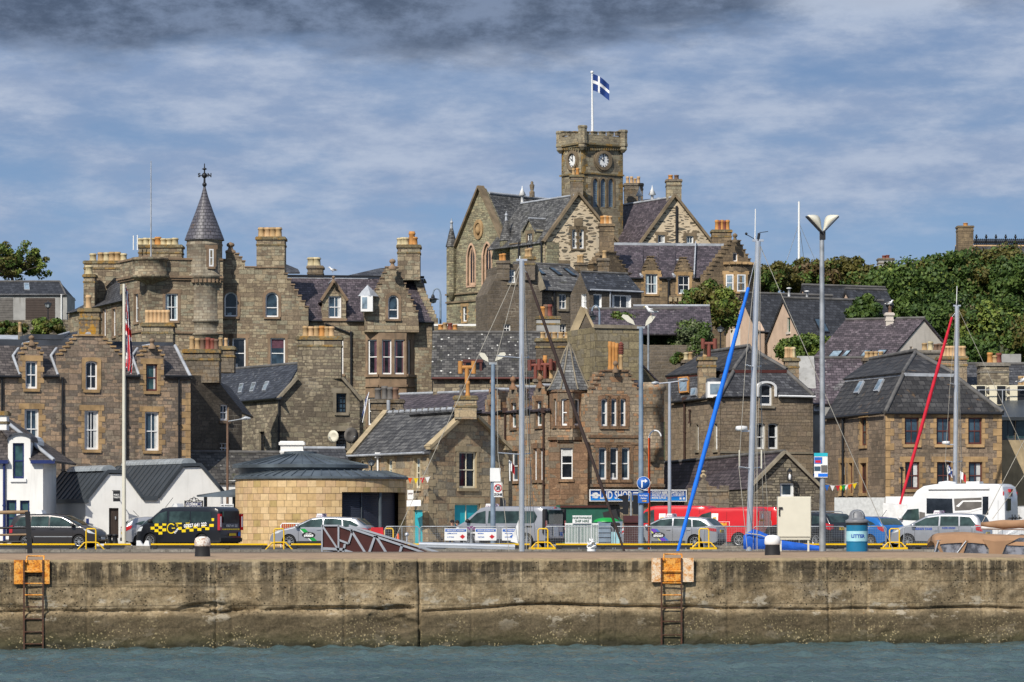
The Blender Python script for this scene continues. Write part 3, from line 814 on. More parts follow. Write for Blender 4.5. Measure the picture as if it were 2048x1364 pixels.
# pier: concrete block between the camera and the boat basin
PF=PL(0,87.6,2048,92.2) # its face, the far end a little farther off
PZ=2.32
def pier_mat(top):
 m,t,b=newmat('pier_top_concrete' if top else 'pier_concrete')
 P=t.n('NewGeometry').outputs['Position'];x,y,z=t.sep(P)
 fine=t.noise(P,15.0,8.0,.8);mid=t.noise(P,2.3,9.0,.72)
 if top:
  c=t.ramp(mid,[(.3,(.23,.155,.095)),(.5,(.36,.245,.15)),(.72,(.48,.34,.22))])
  c=t.mix(1.0,c,t.ramp(fine,[(.25,.6),(.5,1.0),(.8,1.4)]),'MULTIPLY')
  c=t.mix(t.mapr(t.noise(P,.7,5.0),.58,.72,0,.5),c,(.12,.1,.075))
  setin(t,b,Base_Color=c,Roughness=.92);bump(t,b,t.math('ADD',fine,mid),.5,.03);return m
 wz=t.math('ADD',z,t.math('MULTIPLY',t.math('SUBTRACT',t.noise(t.vm('MULTIPLY',P,(.5,.5,0)),1.0,5.0),.5),.5))
 base=t.ramp(mid,[(.25,(.11,.075,.038)),(.42,(.25,.185,.105)),(.56,(.385,.295,.178)),(.76,(.54,.435,.285))])
 base=t.mix(1.0,base,t.ramp(fine,[(.24,.3),(.48,.95),(.76,1.75)]),'MULTIPLY')
 # dark weathering running down from the cope, in streaks
 st=t.noise(t.vm('MULTIPLY',P,(5.5,5.5,.22)),1.0,5.0,.65)
 up=t.mapr(t.math('ADD',z,t.math('MULTIPLY',t.noise(P,.42,5.0,.6),1.5)),2.25,2.95)
 up=t.math('ADD',up,t.math('MULTIPLY',t.mapr(t.noise(P,.4,4.0),.45,.6),t.mapr(z,1.0,1.3,0,.7)),0.0,True)
 c=t.mix(t.math('MULTIPLY',t.math('MULTIPLY',up,t.mapr(st,.34,.56)),.88),base,(.040,.033,.024))
 big=t.noise(P,.55,5.0,.6)
 c=t.mix(t.mapr(big,.5,.64,0,.62),c,(.07,.055,.036))
 # board marks
 bm=t.math('PINGPONG',t.math('ADD',z,t.math('MULTIPLY',t.noise(P,.6,3.0),.1)),.29)
 c=t.mix(t.math('MULTIPLY',t.mapr(bm,0.0,.022,1.0,0.0),.6),c,(.06,.05,.035))
 # tidal zone: darker, olive, with barnacle flecks
 tide=t.mapr(wz,.72,1.02,1.0,0.0)
 c=t.mix(t.math('MULTIPLY',tide,.86),c,t.mix(t.mapr(fine,.3,.7),(.050,.040,.024),(.135,.105,.062)))
 alg=t.mapr(t.math('ADD',wz,t.math('MULTIPLY',mid,.5)),.35,.75,1.0,0.0)
 c=t.mix(t.math('MULTIPLY',alg,.55),c,(.05,.055,.018))
 wet=t.mapr(wz,.04,.22,1.0,0.0)
 c=t.mix(t.math('MULTIPLY',wet,.7),c,(.022,.021,.012))
 vo=t.n('TexVoronoi',Vector=t.vm('ADD',P,t.vm('MULTIPLY',t.n('TexNoise',Vector=P,Scale=9.0).outputs['Color'],(.12,.12,.12))),Scale=13.0,Randomness=1.0)
 fleck=t.math('MULTIPLY',t.mapr(vo.outputs['Distance'],.16,.36,1.0,0.0),t.mapr(t.noise(P,1.1,5.0),.44,.56))
 c=t.mix(t.math('MULTIPLY',fleck,t.mapr(wz,.15,.9,.85,.35)),c,(.47,.385,.21))
 # pits and chips
 vp=t.n('TexVoronoi',Vector=P,Scale=11.0,Randomness=1.0)
 pit=t.math('MULTIPLY',t.mapr(vp.outputs['Distance'],.16,.24,1.0,0.0),t.mapr(t.noise(P,.8,3.0),.4,.56))
 pit=t.math('MULTIPLY',pit,t.mapr(z,.7,1.0))
 c=t.mix(t.math('MULTIPLY',pit,.9),c,(.02,.017,.012))
 lime=t.math('MULTIPLY',t.mapr(t.noise(t.vm('MULTIPLY',P,(1.1,1.1,2.2)),1.0,8.0,.74),.56,.60),t.mapr(t.math('ABSOLUTE',t.math('SUBTRACT',wz,1.05)),.12,.55,1.0,.18))
 c=t.mix(t.math('MULTIPLY',lime,.75),c,(.50,.44,.34))
 rust=t.mapr(t.noise(P,3.1,6.0,.7),.70,.74)
 c=t.mix(t.math('MULTIPLY',rust,.6),c,(.40,.15,.03))
 cope=t.mapr(t.math('ADD',z,t.math('MULTIPLY',t.noise(P,6.0,4.0),.12)),2.27,2.33)
 c=t.mix(t.math('MULTIPLY',cope,.75),c,(.40,.31,.18))
 setin(t,b,Base_Color=c,Roughness=t.mapr(wz,.05,.5,.45,.93),Specular_IOR_Level=.25)
 h=t.math('ADD',t.math('MULTIPLY',fine,.8),t.math('ADD',mid,t.math('MULTIPLY',pit,-1.2)))
 bump(t,b,h,.8,.05)
 return m
def noise1(xs,seed,octs=5,f0=.35):
 r=np.random.default_rng(seed);o=np.zeros_like(xs)
 for k in range(octs):
  g=r.normal(size=4000);f=f0*2**k;p=xs*f+1000
  i=np.floor(p).astype(int);w_=p-i;w_=w_*w_*(3-2*w_)
  o+=(g[i%4000]*(1-w_)+g[(i+1)%4000]*w_)/2**k
 return o
def pier():
 us=np.arange(-2.0,29.5,.035);zs=np.concatenate([[-3.0,-.6],np.arange(-.15,PZ-.05,.032),[PZ-.045,PZ-.015,PZ]])
 U,Z=np.meshgrid(us,zs)
 D=np.zeros_like(U)
 r=np.random.default_rng(3)
 # rough surface
 for k in range(60):
  f=10**r.uniform(-.2,1.2);th=r.uniform(0,6.28)
  D+=.0042/f**.5*np.sin(f*(U*math.cos(th)+Z*math.sin(th)*1.4)*2+r.uniform(0,6.28))
 # pour joints: long wandering cracks with a broken ledge
 ujoint=PF.u(838)
 for ua,ub,z0,amp,dep,seed in((-2,6.0,.93,.05,.05,1),(5.6,ujoint,.96,.06,.04,2),(ujoint,19,1.02,.045,.075,3),(18.6,30,.93,.03,.055,4),
                                      (3,12,1.72,.02,.025,5),(ujoint,17,1.95,.015,.028,6),(0,6,1.58,.015,.022,7),(21,30,2.0,.012,.025,8)):
  zc=z0+amp*noise1(U,seed);ins=np.clip((U-ua)/.25,0,1)*np.clip((ub-U)/.25,0,1)
  D-=dep*np.exp(-((Z-zc)/(.02+.022*(dep>.035)))**2)*ins*(1.9 if dep>.035 else 1.3)
  D-=.03*ins*(Z>zc)*np.clip(1-(Z-zc)/.5,0,1)*(dep>.04)
 zc=.95+.05*noise1(U,11);D+=.05/(1+np.exp((Z-zc)/.03)) # lower course stands proud
 # broken hollow beside the joint and at the left ladder
 for uc,zc_,ru,rz,dep in((ujoint-.62,.75,.75,.38,.12),(ujoint-2.6,.98,1.6,.12,.06),(5.4,1.0,.9,.2,.09),(.2,.98,.7,.2,.08),(PF.u(430),1.05,1.3,.16,.07)):
  e=((U-uc)/ru)**2+((Z-zc_)/rz)**2
  rough=noise1(U*3+Z*7,21,5,.8)+noise1(Z*9-U*2,22,5,.8)
  D-=np.clip(1-e,0,1)**.5*dep*(1+.22*rough)
 # vertical shutter joints
 for xj,dep in((176,.03),(215,.012),(433,.05),(463,.015),(688,.03),(838,.10),(943,.018),(1200,.025),(1232,.012),(1455,.022),(1658,.05),(1704,.018),(1735,.02),(1964,.02),(1996,.018)):
  uj=PF.u(xj)+.012*noise1(Z*2,int(xj));D-=dep*1.5*np.exp(-((U-uj)/.026)**2)
 D+=.035*(U<ujoint)
 # worn, rounded cope
 cop=np.clip((Z-(PZ-.09))/.09,0,1);D-=.10*cop**2.2
 D-=np.clip(noise1(U,31,5,1.3)-.8,0,2)*.03*np.clip((Z-2.12)/.15,0,1)
 A,T,N=PF.A,PF.t,PF.n
 X=A.x+T.x*U+N.x*D;Y=A.y+T.y*U+N.y*D
 Zz=Z+np.where(Z>PZ-.02,.008*noise1(U,41,4,1.5)-.012,0)
 vs=np.stack([X,Y,Zz],-1).reshape(-1,3);n=len(us)
 idx=np.arange(len(zs)*n).reshape(len(zs),n)
 q=np.stack([idx[:-1,:-1],idx[:-1,1:],idx[1:,1:],idx[1:,:-1]],-1).reshape(-1,4)
 fs=q.tolist();mi=[0]*len(fs);vl=vs.tolist()
 # top: from the cope back to the basin edge
 toprow=idx[-1];prev=toprow;w_=np.concatenate([[.15,.4,.9,1.8,3.5,7,12],[18.5]])
 r2=np.random.default_rng(8)
 for d in w_:
  base=len(vl);row=[]
  hz=PZ+.006*noise1(us*1.3+d*5,int(d*10)+50,4,.8)if d<12 else PZ+0*us
  for i,u in enumerate(us):
   p=A+T*u-N*(d+.1);yb=p.y if d<18 else 106.2+.2*(u/27)*30
   vl.append([p.x,yb,hz[i]]);row.append(base+i)
  fs+=[[prev[i],prev[i+1],row[i+1],row[i]]for i in range(n-1)];mi+=[1]*(n-1)
  prev=row
 base=len(vl)
 for i,u in enumerate(us):vl.append([vl[prev[i]][0],vl[prev[i]][1],-3.0])
 fs+=[[prev[i],prev[i+1],base+i+1,base+i]for i in range(n-1)];mi+=[0]*(n-1)
 me=bpy.data.meshes.new('stone_pier');me.from_pydata(vl,[],fs)
 me.materials.append(pier_mat(False));me.materials.append(pier_mat(True))
 me.polygons.foreach_set('material_index',mi);me.polygons.foreach_set('use_smooth',[True]*len(fs));me.update()
 o=link('concrete_pier',me,V((0,0,0)))
 return tag(o,'long weathered concrete pier wall rising from the water','pier',kind='structure')
pier()
# far quay edge
q=MB();q.box((-300,147.6,-3.6),(300,148.02,2.06));tag(q.build('quay_edge',MAT['kerb_stone']),'stone edge of the road quay behind the boat basin',kind='structure')
# ================================================================== terrace house with stepped gable, far left
t=Bld('terrace_house','brown stone terrace house with orange quoins and a yellow-lichened chimney on its stepped gable','house',160,186,'terrace_stone','dress_orange')
pl=PL(-60,184,381,188.5)
g1=crowgable(41,717,57,69,688,86,717,3);g2=crowgable(117,717,157,199,672,246,717,6);g3=crowgable(279,720,297,311,694,328,720,3)
t.wall(pl,[(-60,750),(41,752)]+g1+[(86,752),(117,752)]+g2+[(246,754),(279,755)]+g3+[(328,755),(381,757)],depth=.5)
for g in(g1,g2,g3):t.steps_cope(pl,g)
for(a,b_,c,d)in((49,818,78,898),(169,821,197.5,899),(290,823.5,318,901)):t.win(a,b_,c,d,sur='quoin')
t.win(51,722,75,777,sur='quoin');t.win(171,722,195,779,sur='quoin',arch=4);t.win(292,728,315,782,fr='maroon_paint',gl='glass_teal',cols=1,sur='quoin',curt=1)
t.wall(pl.off(-.5),[(-60,752),(381,757)],depth=9)
t.fin()
t.quoins(pl,381,785,925,1);t.quoins(pl,381,925,1000,1)
A=pl.off(.15);Bk=pl.off(-2.1)
E0,E1,R1,R0=A.p(-60,750),A.p(383,757),Bk.p(350,692),Bk.p(-60,690)
for(xa,xb,rx)in((-60,41,None),(86,117,None),(246,279,None),(328,383,350)):
 t.slope([A.p(xa,751+(xa+60)*.013),A.p(xb,751+(xb+60)*.013),Bk.p(rx or xb,691.5),Bk.p(xa,691)],'slate_brown')
for(xa,xb,yy)in((41,86,722),(117,246,722),(279,328,724)):
 t.slope([pl.off(-.55).p(xa,740),pl.off(-.55).p(xb,740),Bk.p(xb,691.5),Bk.p(xa,691)],'slate_brown')
t.slope([A.p(383,757),pl.q(pl.u(383),A.p(383,757).z,-9),pl.q(pl.u(352),Bk.p(350,692).z,-7),Bk.p(350,692)],'slate_brown')
t.ridge(A.p(382,756),Bk.p(350,692),'ridge_lead',.1)
t.slope([Bk.p(-60,691),Bk.p(351,692),pl.q(pl.u(352),Bk.p(350,692).z+.05,-8),pl.q(pl.u(-60),Bk.p(-60,691).z+.05,-8)],'felt_roof',.06)
for(xa,xb,ya,yb,dd)in((-60,346,677,691,3.2),(60,128,668,678,5.5)):
 o=pl.off(-dd);t.r.obox(o.p(xa,yb),o.t*(o.u(xb)-o.u(xa)),o.n*-2.5,V((0,0,(yb-ya)*px(189))),t.mi('felt_roof'))
t.roof_gable(pl.off(-.4),42,85,714,63,686,2.0,'slate_purple',over=.1,rm='ridge_lead')
t.roof_gable(pl.off(-.4),119,244,718,178,668,3.5,'slate_purple',over=.1,rm='ridge_lead')
t.roof_gable(pl.off(-.4),280,327,717,304,691,2.0,'slate_purple',over=.1,rm='ridge_lead')
for x in(41,117,279):t.r.tube([pl.off(.02).p(x-1,750),pl.off(-1.2).p(x-15,712),pl.off(-2.0).p(x-4,697)],.09,5,t.mi('ridge_lead'))
t.finial(63,670,688,185.3,'dress_brown');t.finial(304,676,694,187.6,'dress_brown')
t.chimney(158,616,198,690,187.2,1.1,[(177,590,'pot_pink')],'chimney_lichen',capm='parapet_stone')
t.chimney(284,645,346,700,195,1.4,[295,303,311,319,327,335],'rubble_grey',capm='parapet_stone',pot='pot_pink',ptop=620,pr=.16)
for x in(3,124,252,357):t.pipe(pl,x,756,940)
for(a,b_)in((-60,41),(86,117),(246,279),(328,383)):t.gutter(pl,a,b_,753)
t.done()
# narrow dark gable behind it
t=Bld('gable_house','narrow dark harled gable house with a broad chimney beside the brown terrace','house',430,194,'dark_harl','dress_brown')
pl=PL(372,193,486,196)
t.wall(pl,[(376,750),(437,752),(437,764),(484,822)],depth=7)
t.win(441,809,457,841,curt=0);t.win(440,886,460,906,cols=3,curt=0,fw=.06)
t.fin();t.slope([pl.p(486,826),pl.p(437,763),pl.p(437,763)+V((0,8,0)),pl.p(486,826)+V((0,8,0))],'slate_dark')
co=t.chimney(367,698,438,765,193.8,1.5,[(384,673,'pot_buff'),(395,676,'pot_buff'),(405,676,'pot_brown'),(416,675,'pot_red'),(425,677,'pot_red'),(432,678,'pot_brown')],'chimney_dark',capm='parapet_stone',pr=.17)
t.chimney(437,692,468,745,198,1.2,[(441,675,'pot_buff'),(452,676,'pot_pink')],'chimney_dark',capm='parapet_stone')
t.done()
# rubble gable with the wide stack
t=Bld('chimney_gable_house','grey rubble gable house with a wide chimney carrying six buff pots','house',640,204,'rubble_grey','dress_grey')
pl=PL(558,203,720,204.5);sp=PL(436,213,558,203).off(.012)
t.wall(pl,[(558,796),(594,754),(682,754),(719,799)],back=(sp.t*-1-sp.n).normalized()*.6)
t.win(672.5,786.6,693,825,fr='black_iron',cols=3,rows=4,fw=.05,sur='margin',curt=.0);t.win(672,862,694,897,fr='black_iron',cols=3,rows=3,fw=.05,sur='margin',curt=0)
t.wall(sp,[(436,806),(558,797)],back=(pl.t-pl.n).normalized()*4)
t.win(518,863,529,905,fr='black_iron',cols=2,fw=.05,curt=0);t.win(466,866,476,902,fr='black_iron',cols=2,fw=.05,curt=0)
t.fin()
o=sp.off(.2);r_=PL(0,0,0,0,sp.A-sp.n*3.6,sp.t)
e0,e1=o.p(432,807),o.p(560,797);a0,a1=sp.off(-3.6).p(436,741),sp.off(-3.6).p(600,727)
t.slope([e0,e1,a1,a0],'slate_blue');t.ridge(a0,a1)
def onq(p0,p1,p2,p3,u,v):return(p0*(1-u)+p1*u)*(1-v)+(p3*(1-u)+p2*u)*v
for u in(.33,.50,.68):
 t.skylight(*[onq(e0,e1,a1,a0,u+du,v)+V((0,-.02,.02))for du,v in((0,.24),(.055,.24),(.055,.5),(0,.5))])
for(p,q_)in(((556,799),(594,757)),((721,802),(683,757))):
 t.r.bar(pl.off(.05).p(*p)+V((0,0,.05)),pl.off(.05).p(*q_)+V((0,0,.05)),.16,.45,t.mi('dress_grey'))
t.slope([pl.p(720,801),pl.p(683,757),pl.p(683,757)+sp.t*-9,pl.p(720,801)+sp.t*-9],'slate_dark')
t.chimney(595,672,682,757,203.95,1.4,[(611,652,'pot_buff'),(622,653,'pot_pink'),(633,653,'pot_buff'),(644,652,'pot_orange'),(654,653,'pot_buff'),(663,653,'pot_pink')],'rubble_grey',capm='parapet_stone',pr=.2)
t.pipe(pl,557,800,925);t.gutter(sp,436,558,802)
t.done()
# ------------------------------------------------------------------ white house at the left edge
t=Bld('white_house','white rendered house with blue window frames and an arched dormer at the left edge','house',40,172,'white_render','white_paint')
pl=PL(-60,172,86,172)
t.wall(pl,[(-60,919),(16,919),(16,879)]+arc(18,59,876,867,6)[0:]+[(61,879),(61,921),(86,922)],depth=5)
t.win(25.5,886,48,957,fr='navy_paint',gl='glass_teal',cols=1,curt=0);t.win(12.7,1000,33,1072,fr='navy_paint',gl='glass_teal',cols=1,curt=.0);t.win(40,1001,59,1072,fr='navy_paint',gl='glass_teal',cols=1,curt=0)
t.fin()
o=pl.off(.3);rr=pl.off(-3.6)
t.slope([o.p(-60,920),o.p(15.5,920),rr.p(15.5,853),rr.p(-60,790)],'slate_brown')
t.slope([o.p(61.5,921),o.p(108,922),rr.p(22,848),rr.p(15.5,853)],'slate_brown')
t.slope([o.p(16,880)-o.n*.9,o.p(61,880)-o.n*.9,rr.p(22,846),rr.p(-20,830)],'slate_brown')
t.slope([o.p(108,922),o.p(108,922)+V((0,9,0)),rr.p(-10,826)+V((0,3,0)),rr.p(-10,826)],'slate_brown')
t.ridge(o.p(108,921),rr.p(-10,826),'ridge_lead',.1)
dm=MB();dm.add([],[])
ar=arc(14,63,880,865,8)
dm.prism([pl.off(.12).p(x,y)for x,y in ar]+[pl.off(.12).p(x,y+3.5)for x,y in ar[::-1]],pl.n*-2.4);dm.build('dormer_roof',MAT['felt_roof'],t.e)
for a,b_ in((-60,16),(61,109)):MB().obox(o.p(a,927),o.t*(o.u(b_)-o.u(a)),o.n*-.3,V((0,0,7*px(168)))).build('fascia',MAT['navy_paint'],t.e)
t.pipe(pl,9,926,1096,'navy_paint',.07)
t.chimney(-3,822,13,860,171.5,.9,(),'white_render',capm='parapet_stone')
t.done()
# ------------------------------------------------------------------ public toilets with seamed roofs
t=Bld('public_toilets','white public toilets with twin gables and dark standing seam metal roofs','toilets',300,178,'white_render','timber_brown',zb=2.02)
pl=PL(171,174.5,446,177)
dv=V((-3.5,6.2,0)).normalized()
sd=PL(0,0,0,0,pl.p(171,1000)*1-V((0,0,pl.p(171,1000).z)),-dv);sd.A=pl.A+pl.t*pl.u(171)+dv*12;sd.t=-dv;sd.n=V((sd.t.y,-sd.t.x,0))
t.wall(pl,[(171,1003),(216,948),(248,948),(286,998),(286,1001),(315,1001),(315,998),(365,935),(401,934),(446,985),(446,990)],depth=6,back=dv*6)
t.door(218,1016,237,1076)
t.fin()
wl=lambda x,y,k:pl.p(x,y)+dv*k
t.w.add([wl(171,998,0),wl(171,998,12),V((*wl(171,998,12).xy,1.4)),V((*wl(171,998,0).xy,1.4))],[(0,1,2,3)],0)
zr=t.mi('zinc');L=9.0
f=pl.n*.12
def zincslope(p,q_,ln):
 t.slope([p+f,q_+f,q_+f+dv*ln,p+f+dv*ln],'zinc',.12)
 d=q_-p;nn=d.cross(dv).normalized()
 if nn.z<0:nn=-nn
 for k in range(int(ln/.62)+1):
  a=p+f+dv*(.03+k*.62);t.r.obox(a+nn*.0,d,dv*.045,nn*.05,zr)
p=lambda x,y:pl.p(x,y)
zincslope(p(170,999),p(216,941),6.4);zincslope(p(216,941),p(248,942),6.4);zincslope(p(286.5,994),p(248,942),6.4)
zincslope(p(314.5,994),p(365,928.5),L);zincslope(p(365,928.5),p(401,927.5),L);zincslope(p(448,983),p(401,927.5),L)
t.r.obox(p(286,1001)+f,pl.t*(pl.u(315)-pl.u(286)),-pl.n*.4,V((0,0,9*px(178))),zr)
t.r.obox(p(169,1006)+f,dv*7,V((.18,.05,0)),V((0,0,8*px(177))),zr)
for(x,y,ln,s0)in((226,941.5,5.6,.6),(381,927.5,8.6,.3)):
 a=p(x,y)+f+dv*s0;s_=dv.cross(V((0,0,1))).normalized();rl=MB();n=8
 for k in range(int(ln/.8)):
  A0=a+dv*(k*.8);A1=a+dv*(k*.8+.74)
  pr=[(s_*(.42*math.cos(math.pi*i/n))+V((0,0,.3*math.sin(math.pi*i/n))))for i in range(n+1)]
  rl.add([A0+q_ for q_ in pr]+[A1+q_ for q_ in pr],[(i,i+1,n+2+i,n+1+i)for i in range(n)]+[tuple(range(n+1)),tuple(range(2*n+1,n,-1))],0)
 rl.build('barrel_rooflight',MAT['rooflight_plastic'],t.e)
dk=MB();a=wl(171,1001,6.6);dk.obox(V((a.x,a.y,2.0))-sd.n*-.02,dv*3.5,sd.n*.02,V((0,0,2.3)));dk.build('entrance_recess',MAT['timber_brown'],t.e)
t.done()
# ------------------------------------------------------------------ round sandstone shelter
KC=V(((642-CX)*171/F,171.0,2.02));KR=4.28
m,nt,b=newmat('kiosk_sandstone')
P=nt.vm('SUBTRACT',nt.n('NewGeometry').outputs['Position'],tuple(KC));x,y,z=nt.sep(P)
uvk=nt.comb(nt.math('MULTIPLY',nt.math('ARCTAN2',x,y),KR),z,0.0)
br=nt.n('TexBrick',_offset=.45,_squash=.8,_squash_frequency=2,Vector=uvk,Scale=1.0,Brick_Width=.52,Row_Height=.325,Mortar_Size=.009,Mortar_Smooth=.1,Color1=(0,0,0),Color2=(1,1,1),Mortar=(.5,.5,.5))
c=nt.ramp(nt.sep(br.outputs['Color'])[0],[(0,(.52,.35,.165)),(.25,(.60,.42,.21)),(.5,(.55,.37,.20)),(.72,(.64,.46,.25)),(.9,(.42,.30,.12))],'CONSTANT')
c=nt.mix(1.0,c,nt.ramp(nt.noise(P,4.0,6.0,.65),[(.25,.75),(.5,1.0),(.8,1.2)]),'MULTIPLY')
c=nt.mix(br.outputs['Fac'],c,(.16,.10,.05))
led=nt.mapr(nt.math('PINGPONG',nt.math('SUBTRACT',z,.02),.65),0.0,.012,1.0,0.0)
c=nt.mix(nt.math('MULTIPLY',led,.7),c,(.06,.035,.015))
setin(nt,b,Base_Color=c,Roughness=.88);bump(nt,b,nt.math('ADD',nt.math('MULTIPLY',br.outputs['Fac'],-1.0),nt.math('MULTIPLY',nt.noise(P,14.0,4.0),.35)),.5,.02)
m,nt,b=newmat('roller_shutter')
z=nt.sep(nt.n('NewGeometry').outputs['Position'])[2]
rib=nt.math('PINGPONG',z,.05)
setin(nt,b,Base_Color=(.022,.027,.045),Roughness=.5);bump(nt,b,rib,1.0,.3)
kr=thing('round_shelter','round sandstone harbour shelter with stepped lead roofs and a dark shuttered opening','shelter',KC)
zt=5.37-KC.z;zl=4.70-KC.z
wl_=MB()
A0,A1,AO0,AO1=-90,270,-73,-8 # lathe angles: -90 faces the camera, towards 0 the right
wl_.lathe(KC,[(KR-.35,zl),(KR,zl),(KR,zt),(KR-.35,zt)],72,0,smooth=False)
wl_.lathe(KC,[(KR,-.6),(KR,zl)],60,0,smooth=False,a0=AO1,a1=360+AO0)
wl_.lathe(KC,[(KR-.35,-.6),(KR-.35,zl)],60,0,smooth=False,a0=AO1,a1=360+AO0)
for a in(AO0,AO1):
 ca,sa=math.cos(R(a)),math.sin(R(a))
 wl_.add([KC+V((KR*ca,KR*sa,-.6)),KC+V(((KR-.35)*ca,(KR-.35)*sa,-.6)),KC+V(((KR-.35)*ca,(KR-.35)*sa,zl)),KC+V((KR*ca,KR*sa,zl))],[(0,1,2,3)])
wl_.build('wall',MAT['kiosk_sandstone'],kr)
sh=MB();sh.lathe(KC,[(KR-.55,-.6),(KR-.55,zl+.3)],40,0,smooth=False,a0=AO0-12,a1=AO1+12);sh.build('roller_shutter',MAT['roller_shutter'],kr)
co=MB();a=R(-42);co.tube([KC+V(((KR-.15)*math.cos(a),(KR-.15)*math.sin(a),-.2)),KC+V(((KR-.15)*math.cos(a),(KR-.15)*math.sin(a),zl))],.085,10)
a=R(-55);co.tube([KC+V(((KR-.5)*math.cos(a),(KR-.5)*math.sin(a),-.2)),KC+V(((KR-.5)*math.cos(a),(KR-.5)*math.sin(a),zl))],.03,6)
co.build('column',MAT['lead_sheet'],kr)
lr=MB();lr.lathe(KC,[(KR+.02,zt-.01),(KR+.10,zt-.01),(KR+.10,zt+.09),(KR-.25,zt+.2),(KR-1.0,zt+.40),(.3,zt+.42)],72,0,smooth=False)
for k in range(54):
 a=R(k*360/54);e=V((math.cos(a),math.sin(a),0));lr.bar(KC+e*(KR+.02)+V((0,0,zt+.14)),KC+e*(KR-1.0)+V((0,0,zt+.42)),.05,.035)
lr.build('lower_roof',MAT['lead_sheet'],kr)
DC=V(((601-CX)*171.5/F,171.5,KC.z));dr=3.42;zd=3.33+(1040-934)*168.5/F-KC.z
ur=MB();ur.lathe(DC,[(dr-.35,zd-.55),(dr-.3,zd-.02),(dr,zd-.02),(dr,zd+.14),(dr*.62,zd+.40),(dr*.24,zd+.68),(dr*.24,zd+.82),(.02,zd+.86)],64,0,smooth=False)
for k in range(36):
 a=R(k*10+5);e=V((math.cos(a),math.sin(a),0));ur.bar(DC+e*(dr-.02)+V((0,0,zd+.15)),DC+e*dr*.62+V((0,0,zd+.42)),.05,.035);ur.bar(DC+e*dr*.62+V((0,0,zd+.42)),DC+e*dr*.24+V((0,0,zd+.70)),.05,.035)
ur.build('upper_roof',MAT['lead_sheet'],kr)
cn=MB()
cn.prism([W(393.5,990,170.4),W(393.5,993.5,170.4),W(474,994,170.4),W(474,977,171.4),W(440,983,170.9)],(0,1.6,0));cn.build('canopy',MAT['lead_sheet'],kr)
for xx in(411,468):
 p_=W(xx,994,171.3);MB().tube([p_,(p_.x,p_.y,2.0)],.085,10).build('canopy_post',MAT['lead_sheet'],kr)
# ------------------------------------------------------------------ low slated houses behind the shelter
t=Bld('low_house','low white house with a mossy slate roof and a white chimney behind the round shelter','house',470,190,'white_render','dress_grey')
pl=PL(384,189,705,191)
t.wall(pl,[(384,966),(705,945)],depth=5);t.fin()
t.roof_front(pl,380,620,966,905,2.6,'slate_mossy');t.roof_front(pl.off(-.6),612,702,930,897,1.9,'slate_dark',rm='ridge_lead')
t.chimney(561,882,606,925,187.6,.8,(),'white_render',capm='white_render')
t.done()
# ------------------------------------------------------------------ stone cottage with gable to the quay
t=Bld('stone_cottage','tan stone cottage with a chimneyed gable, cream sash windows and teal shop panels','house',890,185,'cottage_stone','dress_buff',zb=2.05)
gp=PL(857.5,183,1017,187);sp=PL(700,193,857.5,183).off(.012)
t.wall(gp,[(857.5,893),(920,834),(952,834),(1017,897)],back=(sp.t*-1-sp.n).normalized()*.6)
t.win(918,903.5,953,976,fr='cream_paint',sur='quoin',curt=0);t.win(909,1007,961,1056,fr='cream_paint',gl='teal_paint',rows=1,sur='quoin',curt=0)
t.wall(sp,[(700,912),(857.5,905)],back=(gp.t-gp.n).normalized()*3)
t.win(717,920,729,960,fr='cream_paint',sur='quoin',curt=1);t.win(774,918,785,958,fr='cream_paint',sur='quoin',curt=1,cm='curtain_blue');t.win(829,915.5,841,976,fr='cream_paint',sur='quoin',curt=1,cm='curtain_blue')
t.door(826,1020,845,1092,'teal_paint')
t.fin()
t.quoins(gp,857.6,905,1095,-1);t.quoins(gp,1016.5,905,1095,1)
o=sp.off(.22)
e0,e1=o.p(698,913),o.p(856,906.5);a1=gp.p(920,817)-gp.n*.2;a0=a1+sp.t*-((a1-a1).length+5.6);a0=sp.off(-3.2).p(772,826);a1=sp.off(-3.2).p(915,818)
t.slope([e0,e1,a1,a0],'slate_cottage');t.ridge(a0,a1,'ridge_lead',.12)
for k in range(12):
 q_=a0+(a1-a0)*(k+.5)/12;t.r.ball(q_+V((0,0,.05)),.14,t.mi('ridge_tile'),6)
t.slope([gp.p(1019,901),gp.p(936,818),gp.p(936,818)+sp.t*-8,gp.p(1019,901)+sp.t*-8],'slate_cottage')
for(p0,p1)in(((855,897),(921,835)),((1019,900),(951,835))):
 t.w.bar(gp.off(.02).p(*p0)+V((0,0,.06)),gp.off(.02).p(*p1)+V((0,0,.06)),.17,.5,1)
t.w.obox(gp.p(854,899)+gp.n*-.1,gp.t*.6,gp.n*.35,V((0,0,.28)),1);t.w.obox(gp.p(1006,900)+gp.n*-.1,gp.t*.5,gp.n*.3,V((0,0,.25)),1)
t.w.bar(e0+V((0,-.05,.12)),a0+V((0,0,.12)),.14,.35,1)
co=t.chimney(909,791,953,838,184.0,1.0,[(923,769,'pot_grey'),(935.5,762,'pot_orange')],'cottage_stone',capm='parapet_stone',pr=.13)
t.cowl(co,934,722,768,184.6,'pot_orange')
co2=t.chimney(742,798,806,868,198.5,1.2,[(756,776,'pot_grey'),(769,772,'pot_grey'),(780,774,'pot_grey'),(791,775,'pot_brown')],'chimney_dark',pr=.2)
fl=MB();p_=W(777,800,197.9);fl.tube([p_,W(777,836,197.9)],.11,8);fl.build('metal_flue',MAT['ridge_lead'],co2)
t.gutter(sp,700,857,909,'ridge_lead',.3);t.pipe(sp,759,914,1000,'white_paint',.06,True)
t.done()
